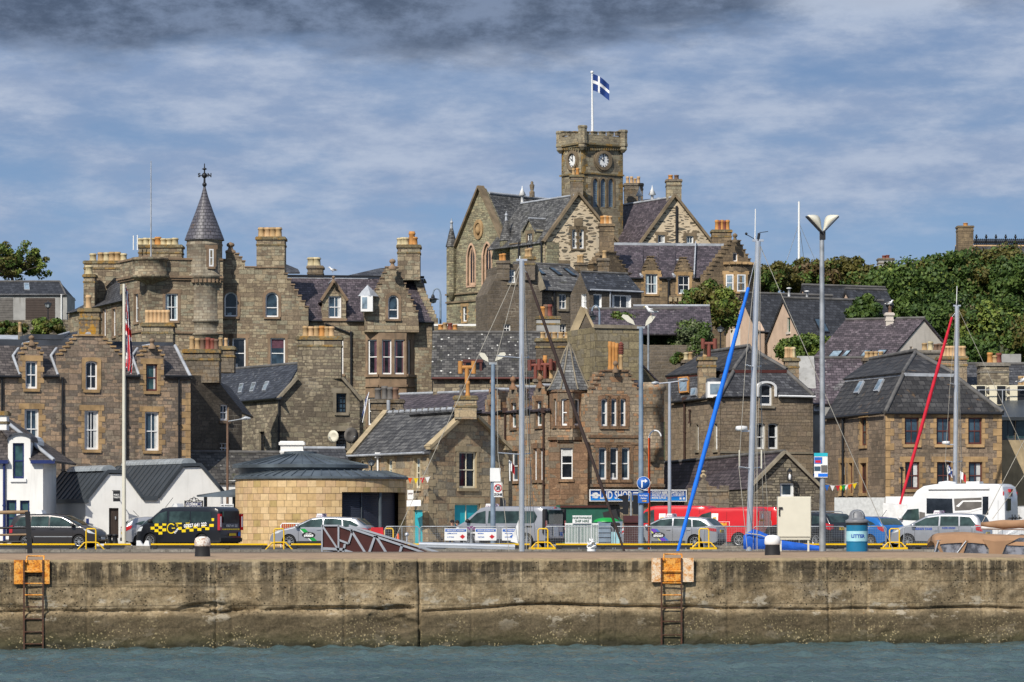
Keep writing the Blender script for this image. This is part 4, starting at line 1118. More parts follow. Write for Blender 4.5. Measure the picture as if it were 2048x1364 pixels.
# ================================================================== shop building with turret
t=Bld('shop_building','brown stone shop building with red sandstone dressings, a slated turret and a stepped gable','shop',1160,196,'shop_stone','red_blocks',zb=2.1)
lp=PL(800,219,1100,197.2);fp=PL(1170,196.2,1330,198)
d1=crowgable(970,807,981,990,781,1001,807,3);d2=crowgable(1013,803,1021,1031,776,1040,803,3);d3=crowgable(1064,800,1074,1086,773,1096,800,3)
t.wall(lp,[(800,832),(970,825)]+d1+[(1001,823),(1013,823)]+d2+[(1040,821),(1064,820)]+d3+[(1096,818),(1100,818)],back=(fp.t-fp.n)*1.5)
for(a,b_,c,d)in((978.6,809,989.5,858),(1022,806,1032.5,855),(1072,802,1083.5,852)):t.win(a,b_,c,d,cols=1,sur='margin',curt=0,gl='glass_teal')
for(a,b_,c,d)in((1067,897,1074,960),(1079,897,1086,960),(1022,902,1036,962)):t.win(a,b_,c,d,cols=1,sur='margin',curt=.0)
t.fin()
o=lp.off(.15);r4=lp.off(-3.4)
t.slope([o.p(795,833),o.p(1100,819),r4.p(1108,779),r4.p(800,789)],'slate_purple');t.ridge(r4.p(1100,779),r4.p(800,789),'ridge_lead')
for(xl,xr,xa,ya,ye)in((971,1000,985,779,806),(1014,1039,1026,774,802),(1065,1095,1080,771,799)):
 t.roof_gable(lp.off(-.35),xl,xr,ye,xa,ya,2.4,'slate_purple',rm='ridge_lead');t.w.obox(lp.p(xl+1,ye)-lp.n*2.2,lp.t*(lp.u(xr)-lp.u(xl)-.1),lp.n*2.0,V((0,0,-.7)),1)
for x,yt,yb,D in((985,757,781,205.3),(1026,752,776,202.1),(1080,750,773,198.5)):t.finial(x,yt,yb,D,'dress_red',.17)
for x in(1013,1046,1090):t.pipe(lp,x,824,1040,'brown_iron',.06,True)
t.gutter(lp,800,968,828);t.gutter(lp,1002,1012,823);t.gutter(lp,1041,1063,821)
# right-hand front
g=crowgable(1183,786,1209,1252,743,1279,786,5)
t.wall(fp,[(1170,786)]+g+[(1279,788),(1328,789)],depth=1.5)
for x in(1202.5,1221,1239):t.win(x,797,x+13.3,852,cols=1,arch=3,sur='margin',gl='glass_blue_sky',curt=.2)
for(a,b_)in((1197.5,1214),(1219,1237),(1242.5,1260)):t.win(a,895,b_,959,cols=1,sur='margin',gl='glass',curt=.3)
t.fin();t.steps_cope(fp,g);t.finial(1231,721,742,196.6,'dress_brown',.14)
t.band(fp,1176,870,1300,876,.06);t.band(fp,1176,968,1328,974,.16);t.band(fp,1172,886,1300,890,.04)
t.slope([fp.off(-.5).p(1175,790),fp.off(-.5).p(1284,790),fp.off(-3).p(1284,760),fp.off(-3).p(1175,760)],'slate_dark')
co=t.chimney(1207,739,1258,765,198.5,1.0,[(1220,683,'pot_orange'),(1227,684,'pot_orange'),(1233,686,'pot_orange'),(1242,708,'pot_buff')],'chimney_dark',pr=.13)
lv=MB();c0=W(1242,708,199)
for k in range(6):lv.lathe(c0+V((0,0,k*.1)),[(.14,0),(.19,.03),(.12,.09)],10)
lv.lathe(c0+V((0,0,.6)),[(.16,0),(.02,.12)],10);lv.build('chimney_cowl',MAT['pot_red'],co)
# corner pier with carved head and corbel
cw=MB();c0=W(1305,905,197.3)
cw.lathe((c0.x,197.6,c0.z),[(.15,-.55),(.25,-.45),(.3,-.1),(.62,.25),(.62,.34),(.55,.36),(.55,2.6),(.6,2.62),(.6,3.1),(.66,3.2),(.7,3.55),(.8,3.65),(.8,3.85),(.72,3.9),(.7,4.05),(.01,4.05)],20,0)
cw.build('corner_turret',MAT['shop_stone'],t.e)
# oriel turret: three visible faces and a flared slate spire
TC=W(1138,780,197.6)
fs_=[PL(1099,197.4,1115,196.25),PL(1115,196.25,1145,196.0),PL(1145,196.0,1173,197.2)]
for i,(p_,xa,xb,wn)in enumerate(zip(fs_,(1099,1115,1145),(1115,1145,1173),((1107,1112),(1122.5,1138),(1149,1161.5)))):
 t.wall(p_,[(xa,779),(xb,779)],depth=.8,mi=1,zb=CZ+(1040-884)*196.3/F)
 t.win(wn[0],797,wn[1],851,cols=1,arch=2,sur=None,gl='glass_blue_sky' if i==2 else 'glass',curt=0)
 t.fin();t.band(p_,xa,780,xb,784,.06);t.band(p_,xa,874,xb,880,.12);t.band(p_,xa,858,xb,874,.01,mi=0)
t.wall(fs_[1].off(-.1),[(1098,884),(1175,884)],depth=1.2,mi=1)
t.win(1120.5,895.5,1145,958,cols=1,sur=None,curt=1,cm='curtain');t.fin()
cb=MB();cb.lathe((TC.x,197.35,W(0,1000,196).z),[(.1,0),(.35,.1),(.7,.4),(1.02,.62),(1.02,.78)],20,0,sy=1.0);cb.build('corbel',MAT['dress_red'],t.e)
sp_=MB();prof=[(1.34,-.02),(1.22,.1),(.94,.62),(.61,1.35),(.29,2.2),(.04,2.62)]
sp_.lathe((TC.x,197.6,TC.z),prof,8,0,smooth=False,a0=22.5,a1=382.5)
for k in range(8):
 a=R(22.5+k*45);sp_.tube([V((TC.x+r_*math.cos(a),197.6+r_*math.sin(a),TC.z+z+.02))for r_,z in prof],.05,5,1)
sp_.lathe((TC.x,197.6,TC.z+2.5),[(.1,0),(.13,.1),(.05,.2),(.01,.35)],8,2);sp_.lathe((TC.x,197.6,TC.z-.1),[(1.25,0),(1.25,.1),(1.1,.1)],8,3,smooth=False,a0=22.5,a1=382.5)
sp_.build('spire',[MAT['slate_spire'],MAT['dress_grey'],MAT['dress_grey'],MAT['black_iron']],t.e)
# shop front
sf=MB();q0=fp.off(.02)
sf.obox(q0.p(1184,1090),q0.t*(q0.u(1238)-q0.u(1184)),q0.n*.05,V((0,0,80*px(196))));sf.build('shop_window',MAT['glass'],t.e)
mp=MB();q0=fs_[1].off(-.05);mp.obox(q0.p(1113,1098),q0.t*(q0.u(1172)-q0.u(1113)),q0.n*.06,V((0,0,88*px(196))));mp.build('shutter_door',MAT['green_paint'],t.e)
t.done()
# shop sign
M0=fp.off(.28);so=W(1276,991,195.6);sg=thing('shop_sign','long blue shop sign with white lettering and three fish','sign',M0.p(1276,1003))
m,nt,b=newmat('sign_blue')
z=nt.sep(nt.n('NewGeometry').outputs['Position'])[2]
setin(nt,b,Base_Color=nt.ramp(nt.mapr(z,so.z-.3,so.z+.3,smooth=False),[(0,(.015,.30,.85)),(.5,(.01,.12,.5)),(1,(.006,.02,.10))]),Roughness=.35)
u0,u1=M0.u(1179),M0.u(1373.5);zz0,zz1=M0.z(1276,1003),M0.z(1276,979)
f=MB();f.obox(M0.q(u0,zz0,-.08),M0.t*(u1-u0),M0.n*.08,V((0,0,zz1-zz0)));f.build('sign_frame',MAT['white_paint'],sg)
f=MB();f.obox(M0.q(u0+.07,zz0+.06,.002),M0.t*(u1-u0-.14),M0.n*.012,V((0,0,zz1-zz0-.12)));f.build('sign_board',MAT['sign_blue'],sg)
lt=MB()
def on_sign(x,y):return frameM(M0.p(x,y,.02),M0.t,(0,0,1))
text_mesh('LHD SHOP',.62,on_sign(1230.5,991),lt,0,bold=.012,sx=.66)
for i,s_ in enumerate(('OUTDOOR WEAR','ANGLING SUPPLIES','MARINE SUPPLIES')):text_mesh(s_,.19,on_sign(1303,985.3+i*5.3),lt,0,'LEFT',.004,.62)
for i,s_ in enumerate(('SHOP.LHDLIMITED.CO.UK','TEL: 01595 882379')):text_mesh(s_,.19,on_sign(1368,985.3+i*5.3),lt,0,'RIGHT',.004,.62)
for i in range(3):lt.obox(M0.p(1297.5,987+i*5.3,.02),M0.t*.1,M0.n*.004,V((0,0,.09)));lt.obox(M0.p(1266+0,987+i*5.3,.02),M0.t*.45,M0.n*.004,V((0,0,.08)))
for k in range(2):lt.obox(M0.p(1359+k*6.5,999,.02),M0.t*.12,M0.n*.004,V((0,0,.12)))
for(x,y)in((1191.5,987),(1186.7,990.5),(1196,990.5),(1191.5,994.5)):
 c0=M0.p(x,y,.022);n=14
 pts=[c0+M0.t*(.14*math.cos(2*math.pi*i/n))+V((0,0,.065*math.sin(2*math.pi*i/n)))for i in range(n)]
 lt.tess([pts],0,M0.n);lt.tess([[c0-M0.t*.1,c0-M0.t*.2+V((0,0,.06)),c0-M0.t*.2-V((0,0,.06))]],0,M0.n)
lt.build('lettering',MAT['white_paint'],sg)
# old stone gable standing behind the shop
t=Bld('stone_block_house','tall greenish block-stone end wall with a purple slate roof rising behind the shop gable','house',1236,214,'old_gable','dress_grey')
pl=PL(1190,213,1280,214)
t.wall(pl,[(1190,654),(1280,654)],depth=5);t.fin();t.band(pl,1188,650,1282,657,.1)
p2=PL(1060,220,1192,216)
t.wall(p2,[(1060,765),(1192,765)],depth=6);t.fin()
t.roof_front(p2,1100,1192,766,706,3.0,'slate_purple');t.skylight(p2.off(-.2).p(1165,752)+V((0,0,.1)),p2.off(-.2).p(1171,752)+V((0,0,.1)),p2.off(-1.0).p(1174,744)+V((0,0,.1)),p2.off(-1.0).p(1168,744)+V((0,0,.1)))
co=t.chimney(1068,757,1107,790,212,1.0,[(1080,737,'pot_buff'),(1102,731,'pot_buff'),(1090,711,'pot_orange')],'chimney_dark',pr=.15)
t.cowl(co,1071,720,758,212.3,'pot_red');t.cowl(co,1090,718,758,212.2,'pot_red');t.cowl(co,1097,722,758,212.6,'pot_red')
t.done()
# speckled slate roof in the middle
t=Bld('speckled_roof_house','long house with a white-speckled slate roof and a red box dormer','house',970,222,'rubble_grey','dress_grey')
pl=PL(866,222,1080,222)
t.wall(pl,[(866,757),(1085,757)],depth=7);t.fin()
E0,E1,R0,R1=t.roof_front(pl,862,1090,757,665,4.2,'slate_speckled');t.gutter(pl,864,1088,757,'maroon_paint',.25,.09)
for(xa,xb)in((927,964),(1058,1080)):
 dm=MB();o=pl.off(-.55);z0,z1=o.z(945,762),o.z(945,720)
 u0,u1=o.u(xa),o.u(xb)
 dm.obox(o.q(u0,z0),o.t*.16,o.n*-2.6,V((0,0,z1-z0)));dm.obox(o.q(u1-.16,z0),o.t*.16,o.n*-2.6,V((0,0,z1-z0)))
 dm.obox(o.q(u0-.05,z1-.16,.05),o.t*(u1-u0+.1),o.n*-2.8,V((0,0,.2)));dm.obox(o.q(u0+.165,z0),o.t*(u1-u0-.33),o.n*-.12,V((0,0,.2)))
 dm.obox(o.q((u0+u1)/2-.05,z0+.205,0),o.t*.1,o.n*-.1,V((0,0,z1-z0-.37)))
 do=dm.build('dormer',MAT['maroon_paint'],t.e)
 g=MB();g.obox(o.q(u0+.165,z0+.2,-.13),o.t*(u1-u0-.33),o.n*-.02,V((0,0,z1-z0-.36)));g.build('pane',MAT['glass'],do)
co=t.chimney(1072,676,1145,770,219.5,1.5,[1086,1098,1109.5,1122,1134],'dark_harl',capm='parapet_stone',ptop=664,pr=.19)
t.done()
# small rubble gable with a green door higher up
t=Bld('green_door_outhouse','small pinkish rubble gable with a green door above the purple slates','outhouse',1168,228,'hall_harl','dress_buff')
pl=PL(1143,228,1196,228)
t.wall(pl,[(1143,675),(1168,619),(1192,668)],depth=5);t.door(1161,682,1179,707,'green_paint');t.fin()
t.w.bar(pl.off(.0).p(1168,617)+V((0,0,.05)),pl.p(1193,668)+V((0,0,.05)),.16,.5,1);t.w.bar(pl.off(.0).p(1168,617)+V((0,0,.05)),pl.p(1142,676)+V((0,0,.05)),.16,.5,1)
t.done()
t=Bld('boundary_wall','low whitewashed rubble wall with buff pots showing below the castle-like house','wall',912,236,'rubble_grey','white_render')
pl=PL(868,236,952,236);t.wall(pl,[(868,648),(952,655)],depth=.5);t.fin();t.band(pl,868,648,952,652,.05)
t.chimney(874,659,920,690,231,.8,[(881,649,'pot_orange'),(890,645,'pot_buff'),(900,646,'pot_red'),(910,649,'pot_orange')],'chimney_dark',cap=False,pr=.18)
t.done()
# ================================================================== hip-roofed stone buildings, right
t=Bld('hip_roof_hall','brown stone building with a two-tier hipped roof, arched twin windows and a white arched dormer','building',1480,204,'brown_stone','dress_grey')
fp=PL(1440,203,1626,206);sp=PL(1330,214,1440,203).off(.012)
t.wall(fp,[(1440,793),(1515,793),(1515,775)]+arc(1515.5,1552.5,775,764,6)+[(1553,775),(1553,793),(1626,793)],back=sp.t*-9-sp.n*3)
t.win(1520,767,1545,811,cols=1,arch=6,curt=0,fw=.1);t.win(1511,846,1531,898,cols=1,arch=4,curt=1);t.win(1536.5,846,1557,898,cols=1,arch=4,curt=1)
t.wall(sp,[(1330,805),(1440,795)],back=(fp.t-fp.n)*3)
t.win(1392,849,1397,900,cols=1,curt=0);t.win(1428,847,1434.5,899,cols=1,curt=0);t.fin()
t.band(fp,1440,903,1626,907,.05)
dw=MB();ar1=arc(1514,1554,775,762,8);ar2=arc(1518.5,1549.5,776,766,8)
o=fp.off(.06)
A=[o.p(x,y)for x,y in[(1514,793)]+ar1+[(1554,793)]];B=[o.p(x,y)for x,y in[(1518.5,793)]+ar2+[(1549.5,793)]]
for i in range(len(A)-1):dw.prism([A[i],A[i+1],B[i+1],B[i]],fp.n*-.2)
dw.prism([o.p(x,y-.6)-fp.n*.2 for x,y in ar1],fp.n*-2.4,1);dw.build('arched_dormer',[MAT['white_paint'],MAT['slate_dark']],t.e)
fo,so_=fp.off(.2),sp.off(.2)
def hip2(b,fp,sp,xc,yc,xr,yr,xl,yl,br,apex,ridge_to,d1,d2,m1,m2,lead='ridge_lead',notch=None):
 """two-tier hipped roof over a corner: (xc,yc) corner eave, (xr,yr) right eave end, (xl,yl) left eave end"""
 Cn=fp.off(.2).p(xc,yc);Rg=fp.off(.2).p(xr,yr);Lf=sp.off(.2).p(xl,yl)
 Bc,Br,Bl=W(*br[0]),W(*br[1]),W(*br[2]);Ap=W(*apex);Rt=W(*ridge_to)
 fr_=[Cn,Rg,Br,Bc]
 if notch:
  o_=lambda u,v:(Cn*(1-u)+Rg*u)*(1-v)+(Bc*(1-u)+Br*u)*v
  a_,c_,v_=notch;fr_=[Cn,o_(a_,0),o_(a_,v_),o_(c_,v_),o_(c_,0),Rg,Br,Bc]
 b.slope(fr_,m1);b.slope([Lf,Cn,Bc,Bl],m1)
 bk=V((0,8,0));Rb=Rg+sp.t*-9;b.slope([Rg,Rb,Br+sp.t*-5,Br],m1)
 up=V((0,0,.1));ov=.15
 b.slope([Bc+up-V((0,ov,0)),Br+up-V((0,ov,0)),Ap],m2);b.slope([Bl+up-V((ov,0,0)),Bc+up-V((ov,ov,0)),Ap,Rt],m2)
 b.slope([Br+up,Br+up+sp.t*-6,Rt,Ap],m2)
 for p_,q_ in((Cn,Bc),(Rg,Br)):b.ridge(p_,q_,'ridge_tile',.13)
 for p_,q_ in((Bc,Ap),(Br,Ap),(Ap,Rt)):b.ridge(p_+up,q_,'ridge_tile',.13)
 for p_,q_ in((Bc,Br),(Bl,Bc)):b.r.bar(p_+V((0,-.1,.0)),q_+V((0,-.1,.0)),.18,.1,b.mi(lead))
 return Cn,Rg,Lf,Bc,Br,Bl,Ap,Rt
Cn,Rg,Lf,Bc,Br,Bl,Ap,Rt=hip2(t,fp,sp,1440,793,1628,792,1345,804,((1467,743,205.2),(1573,743,207),(1334,755,216)),(1498,695,209.5),(1404,707,219),0,0,'slate_dark','tile_office','maroon_paint',(.385,.62,.62))
q4=lambda u,v:onq(Lf,Cn,Bc,Bl,u,v)+V((0,-.04,.03))
t.skylight(q4(.18,.28),q4(.34,.28),q4(.34,.92),q4(.18,.92),fr='pot_orange');t.skylight(q4(.40,.12),q4(.5,.12),q4(.5,.42),q4(.40,.42))
dm=MB();dd=onq(Lf,Cn,Bc,Bl,.86,.1);dm.box((dd.x-.45,dd.y-.9,dd.z-.2),(dd.x+.45,dd.y+1.0,dd.z+.75));dm.lathe((dd.x,dd.y,dd.z+.75),[(.5,0),(.45,.2),(.02,.3)],12,1);dmo=dm.build('dormer',[MAT['white_paint'],MAT['felt_roof']],t.e)
g=MB();g.box((dd.x-.3,dd.y-.92,dd.z),(dd.x+.3,dd.y-.905,dd.z+.62));g.build('pane',MAT['glass_sky'],dmo)
co=t.chimney(1397,713,1432,800,206.6,1.2,[(1411,688,'pot_buff')],'cottage_stone',capm='parapet_stone',pr=.17);t.cowl(co,1418,677,714,206.8)
t.chimney(1570,715,1598,760,207.8,1.2,[(1573,694,'pot_pink'),(1578,694,'pot_buff'),(1583,695,'pot_pink'),(1587,694,'pot_cream')],'cottage_stone',capm='parapet_stone',pr=.14)
t.chimney(1366,719,1392,740,221,1.0,[(1372,705,'pot_cream'),(1381,704,'pot_buff')],'chimney_dark',pr=.17)
t.pipe(sp,1372,803,925,'brown_iron',.07,True);t.pipe(sp,1382,820,845,'brown_iron',.05);t.gutter(fp,1554,1627,793,'white_paint');t.gutter(sp,1345,1440,800)
t.done()
t=Bld('quay_office','square brown stone office with maroon-framed windows, yellow quoins and a dark tiled hipped roof','building',1850,191,'office_stone','dress_orange',zb=2.1)
fp=PL(1770.5,189.5,2004,190.5);sp=PL(1650,200,1770.5,189.5).off(.012)
t.wall(fp,[(1770.5,826),(2004,826)],back=sp.t*-9-sp.n*3)
for x0,x1 in((1809.5,1838),(1873,1901),(1936.5,1964)):
 t.win(x0,835,x1,888.5,fr='maroon_paint',gl='glass_blue_sky',sur='quoin',curt=.2);t.win(x0+.8,924,x1+.8,978,fr='maroon_paint',gl='glass',sur='quoin',curt=1)
t.wall(sp,[(1650,836),(1770.5,828)],back=(fp.t-fp.n)*3)
t.win(1720.5,836,1733,891,fr='maroon_paint',gl='glass_teal',sur='quoin',curt=.4)
for a,b_ in((1680,1690),(1698,1705),(1720.5,1733)):t.win(a,926,b_,986,fr='maroon_paint',sur='margin',curt=1)
t.fin();t.quoins(fp,1770.8,828,1090,-1,.4);t.quoins(fp,2003.5,828,1090,1,.4)
Cn,Rg,Lf,Bc,Br,Bl,Ap,Rt=hip2(t,fp,sp,1770.5,825,2006,825,1649,835,((1806.5,749,192.5),(1907,751,193.2),(1691,761,203)),(1831,705,197.5),(1741,718.5,207.5),0,0,'tile_office','tile_office')
q4=lambda u,v:onq(Lf,Cn,Bc,Bl,u,v)+V((0,-.04,.03))
for u in(.30,.64):t.skylight(q4(u,.58),q4(u+.075,.58),q4(u+.075,.9),q4(u,.9))
t.pipe(sp,1689,838,1090,'black_iron',.08);t.pipe(fp,1802,935,1000,'black_iron',.03);t.gutter(fp,1770,2005,827);t.gutter(sp,1650,1770,832)
t.done()
# patchy slate roof and harled gable between the two
t=Bld('patchy_roof_house','house with a patchy purple slate roof and a grey gable between the two hipped roofs','house',1660,213,'grey_harl','ridge_tile')
pl=PL(1560,212,1740,212)
t.wall(pl,[(1598,803),(1740,806)],depth=7);t.win(1628,810,1641,822,cols=1,curt=0);t.fin()
t.roof_front(pl,1612,1745,808,716,4.0,'slate_patchy',back=True)
t.w.prism([pl.p(1596,810),pl.off(-3.8).p(1594,712),pl.off(-3.8).p(1628,712),pl.p(1634,808)],(0,.3,0),0)
t.done()
# low roofed store in front with a lantern
t=Bld('low_store','low rubble store with a brown tiled roof and a lantern over its gable window','store',1480,186,'dry_stone','dress_grey',zb=2.05)
gp=PL(1500,189,1642,189.6);sp=PL(1310,206,1500,189).off(.012)
t.wall(gp,[(1500,974),(1569.5,906),(1642,976)],back=sp.t*-6-sp.n*2)
t.win(1560,966,1588,993,cols=1,rows=1,curt=1);t.wall(sp,[(1310,985),(1500,976)],back=(gp.t-gp.n)*2);t.fin()
A=gp.p(1569.5,903);A0=W(1311,928,207.5)
t.slope([sp.off(.2).p(1308,986),gp.p(1498,978)+gp.n*.1,A+gp.n*.1,A0],'tile_lowroof');t.slope([gp.p(1644,978)+gp.n*.1,A+gp.n*.1,A0,A0+V((4,3,-3))],'tile_lowroof');t.ridge(A,A0)
for p0,p1 in(((1499,976),(1569,905)),((1643,977),(1570,905))):t.w.bar(gp.off(.03).p(*p0)+V((0,0,.05)),gp.off(.03).p(*p1)+V((0,0,.05)),.16,.5,1)
t.done()
lt_=MB();o=W(1579.5,962,188.6);lt_.box((o.x-.13,o.y-.12,o.z),(o.x+.13,o.y+.16,o.z+.06));lt_.box((o.x-.13,o.y-.12,o.z+.5),(o.x+.13,o.y+.16,o.z+.58))
for sx in(-1,1):
 for sy in(-.1,.12):lt_.box((o.x+sx*.11-.015,o.y+sy-.015,o.z+.06),(o.x+sx*.11+.015,o.y+sy+.015,o.z+.5))
lt_.lathe((o.x,o.y+.02,o.z+.58),[(.17,0),(.03,.14)],4,0,smooth=False,a0=45,a1=405);lt_.box((o.x-.03,o.y+.1,o.z+.2),(o.x+.03,o.y+.5,o.z+.26));lt_.lathe((o.x,o.y,o.z+.08),[(.05,0),(.09,.1),(.08,.25),(.02,.32)],8,1)
tag(lt_.build('wall_lantern',[MAT['black_iron'],MAT['white_paint']]),'black wall lantern with a white lamp above the store window','lantern')
w_=Bld('parapet_wall','ornamental stone forecourt wall with a ball finial and carved steps beside the blue sail cover','wall',1415,181,'chimney_dark','dress_grey',zb=2.05)
pl=PL(1376,181,1458,181)
w_.wall(pl,[(1376,976),(1384,976),(1384,972),(1397,972),(1397,964),(1403,961),(1405,950),(1409,950),(1411,961),(1417,964),(1417,970),(1421,972),(1433,973),(1433,978),(1440,978),(1440,971),(1458,971)],depth=.5);w_.fin()
w_.finial(1407,940,951,181.2,'dress_buff',.13);w_.band(pl,1396,980,1455,983,.06);w_.done()
# modern buff building at the right edge with heat pumps on its roof
t=Bld('modern_block','modern buff brick block with a dark metal roof at the right edge','building',2040,194,'old_gable','kerb_stone',zb=2.1)
t.wm=[MAT['dress_buff'],MAT['zinc']]
pl=PL(1990,196.4,2140,196.4)
t.wall(pl,[(1996,836),(2140,830)],depth=8);t.win(2004,838,2030,880,fr='zinc',gl='glass_teal',rows=1,curt=0,sill=False);t.win(2031,838,2075,880,fr='zinc',gl='glass_teal',rows=1,curt=0,sill=False);t.fin()
t.slope([pl.off(.8).p(1992,834),pl.off(.8).p(2140,834),pl.off(-5).p(2140,785),pl.off(-5).p(2010,795)],'zinc',.2)
t.slope([pl.off(-3).p(1880,811),pl.off(-3).p(2140,811),pl.off(-9).p(2140,811),pl.off(-9).p(1880,811)],'felt_roof',.3)
t.done()
pl=PL(1900,200.5,2140,200.5)
def heat_pump(x):
 hp=thing('heat_pump','','heat pump',pl.p(x,811));b=MB();o=pl.p(x,811)
 b.box((o.x-.5,o.y,o.z+.02),(o.x+.5,o.y+.45,o.z+1.2));bo=b.build('casing',MAT['cream_paint'],hp)
 g=MB();g.box((o.x-.06,o.y-.03,o.z+.08),(o.x+.44,o.y-.003,o.z+1.15));g.build('coil_grille',MAT['black_iron'],hp)
 f=MB()
 for k in(.34,.88):
  f.lathe((0,0,0),[(.24,0),(.24,.02),(.02,.03)],14);n=len(f.v)
 f.v=[(o.x+.72+v[0]*.9,o.y+.1-v[2],o.z+(.34 if i<n//2 else .88)+v[1])for i,v in enumerate(f.v)]
 c2=MB();c2.box((o.x+.505,o.y+.1,o.z+.02),(o.x+.95,o.y+.5,o.z+1.18));c2.build('fan_panel',MAT['cream_paint'],hp);f.build('fan',MAT['pot_grey'],hp)
 return hp
for x,s_ in((1955,'cream rooftop heat pump nearest the dark hipped roof'),(1996,'cream rooftop heat pump in the middle of the row'),(2037,'cream rooftop heat pump at the right end of the row')):
 tag(heat_pump(x),s_,'heat pump','heat pumps on the flat roof')
rl=MB();a,b_=pl.off(.4).p(1955,780),pl.off(.4).p(2060,780);rl.tube([a,b_],.03,6)
for x in(1958,2005,2050):p_=pl.off(.4).p(x,780);rl.tube([p_,(p_.x,p_.y,pl.z(1950,811))],.03,6)
tag(rl.build('roof_railing',MAT['ridge_lead']),'thin grey railing in front of the rooftop heat pumps','railing')
t=Bld('rear_house','grey house behind the office roof with three chimney stacks full of buff pots','house',1920,216,'grey_harl','dress_grey')
pl=PL(1700,216,2100,216);t.wall(pl,[(1720,775),(2100,775)],depth=7);t.fin()
t.roof_front(pl,1718,2100,776,728,3.0,'slate_dark')
t.chimney(1832,700,1888,740,217.5,1.1,[(1849,686,'pot_buff'),(1861,683,'pot_cream'),(1872,688,'pot_brown'),(1880,687,'pot_brown'),(1890,686,'pot_buff')],'kerb_stone',pr=.19)
t.chimney(1878,712,1934,790,214.5,1.3,[1889,1896,1903,1909,1919,1926],'shop_stone',capm='parapet_stone',ptop=692,pot='pot_pink',pr=.2)
t.chimney(1960,725,2018,790,213.5,1.3,[(1980,705,'pot_orange'),(1989.5,711,'pot_buff'),(1997.5,706,'pot_red')],'rubble_grey',capm='kerb_stone',pr=.2)
t.chimney(1728,715,1768,740,214,.9,[1734,1743,1752,1762],'chimney_dark',ptop=703,pr=.17)
t.chimney(2036,770,2062,790,211,.9,[2041,2050],'chimney_dark',ptop=752,pr=.17)
t.wall(PL(2002,221,2042,221),[(2002,708),(2042,708)],depth=2);t.done()
# ================================================================== castle-like hotel on the left
t=Bld('castle_hotel','castle-like brown stone hotel with a conical slated corner turret, battlements and stepped gables','hotel',520,240,'grand_stone','dress_brown')
WP=PL(136,257,243,243);AP=PL(240,243.5,296,238);BP=PL(296,238,446,239);CP=PL(440,240.5,580,241);DP=PL(572,241.5,872,243)
# side wing
t.wall(WP,[(136,624),(243,600)],back=V((3,4,0)))
for a,b_ in((206,212),(225,231)):t.win(a,618,b_,672,cols=1,curt=1,sur='margin')
t.fin()
t.slope([WP.off(.3).p(132,627),WP.off(.3).p(243,601),W(243,555,246),W(228,556,248),W(186,600,258)],'slate_dark')
t.chimney(168,521,246,640,252,1.8,[(186,507,'pot_cream'),(202,505,'pot_buff'),(213,505,'pot_cream'),(224,504,'pot_buff'),(235,504,'pot_buff'),(247,507,'pot_cream'),(257,507,'pot_cream')][:6],'grand_stone',capm='parapet_stone',pr=.28)
t.chimney(167,548,189,640,250,1.4,[(178,531,'pot_cream')],'grand_stone',capm='parapet_stone',pr=.3)
# corner block
t.wall(AP,[(240,524),(296,516)],back=V((4,5,0)))
t.win(269,588,277,644,cols=1,sur='margin',curt=0)
t.wall(BP,[(296,516),(380,517),(446,517)],depth=6)
t.win(331,587,355.5,641,sur='margin',curt=1,cm='curtain_blue')
t.fin()
for P_,a,b_ in((AP,238,296),(BP,294,446)):
 t.band(P_,a,516,b_,520,.1);t.band(P_,a,552,b_,556,.22);t.band(P_,a,556,b_,560,.12);t.band(P_,a,663,b_,667,.1)
 t.band(P_,a,712,b_,716,.06)
oc=MB();c0=W(300,570,238.3);z=lambda y:CZ+(1040-y)*238.3/F-c0.z
oc.lathe(c0,[(.1,z(573)),(.5,z(566)),(1.0,z(560)),(1.35,z(556)),(1.4,z(551)),(1.2,z(550)),(1.2,z(522)),(1.3,z(521)),(1.3,z(516)),(.01,z(516))],20,0);oc.build('bartizan',MAT['grand_stone'],t.e)
t.chimney(277,489,363,520,242,1.6,[(281,477,'pot_cream'),(292,476,'pot_cream'),(304,476,'pot_cream'),(316,474,'pot_orange'),(327,477,'pot_cream'),(339,477,'pot_cream'),(350,476,'pot_cream')],'grand_stone',capm='parapet_stone',pr=.27)
rd=MB();p_=W(302,525,238);rd.tube([p_,W(302,322,238)],[.06,.03],6);rd.build('lightning_rod',MAT['ridge_lead'],t.e)
for x,y in((267,471),(275,470)):MB().tube([W(x,500,241),W(x,y,241)],.045,6).build('aerial',MAT['white_paint'],t.e)
# turret
TD=239.5;tc=W(409,800,TD);z=lambda y:CZ+(1040-y)*TD/F-tc.z;r_=35.5*px(TD)
tw=MB()
tw.lathe(tc,[(r_*.9,z(900)),(r_*.9,z(672)),(r_*.98,z(671)),(r_*.98,z(667)),(r_*.88,z(666)),(r_*.88,z(646)),(r_*.96,z(645)),(r_*.96,z(641)),(r_*.9,z(640)),(r_*.9,z(570)),(r_*.98,z(566)),(r_*1.06,z(557)),(r_*1.1,z(556)),(r_*1.1,z(551)),(r_,z(550)),(r_,z(493)),(r_*1.03,z(492)),(r_*1.03,z(489)),(r_,z(488)),(r_,z(482)),(r_*1.08,z(479)),(.1,z(478))],40,0)
for k in range(26):
 a=R(k*360/26);tw.box((tc.x+r_*1.0*math.cos(a)-.1,TD+r_*math.sin(a)-.1,tc.z+z(567)),(tc.x+r_*math.cos(a)+.1,TD+r_*math.sin(a)+.1,tc.z+z(560)),1)
two=tw.build('turret',[MAT['turret_stone'],MAT['dress_brown']],t.e)
sp_=MB();sp_.lathe(tc,[(r_*1.12,z(481)),(r_*1.1,z(478)),(r_*.52,z(425)),(r_*.22,z(395)),(.06,z(372))],40,0);sp_.build('cone_roof',MAT['fish_slate'],two)
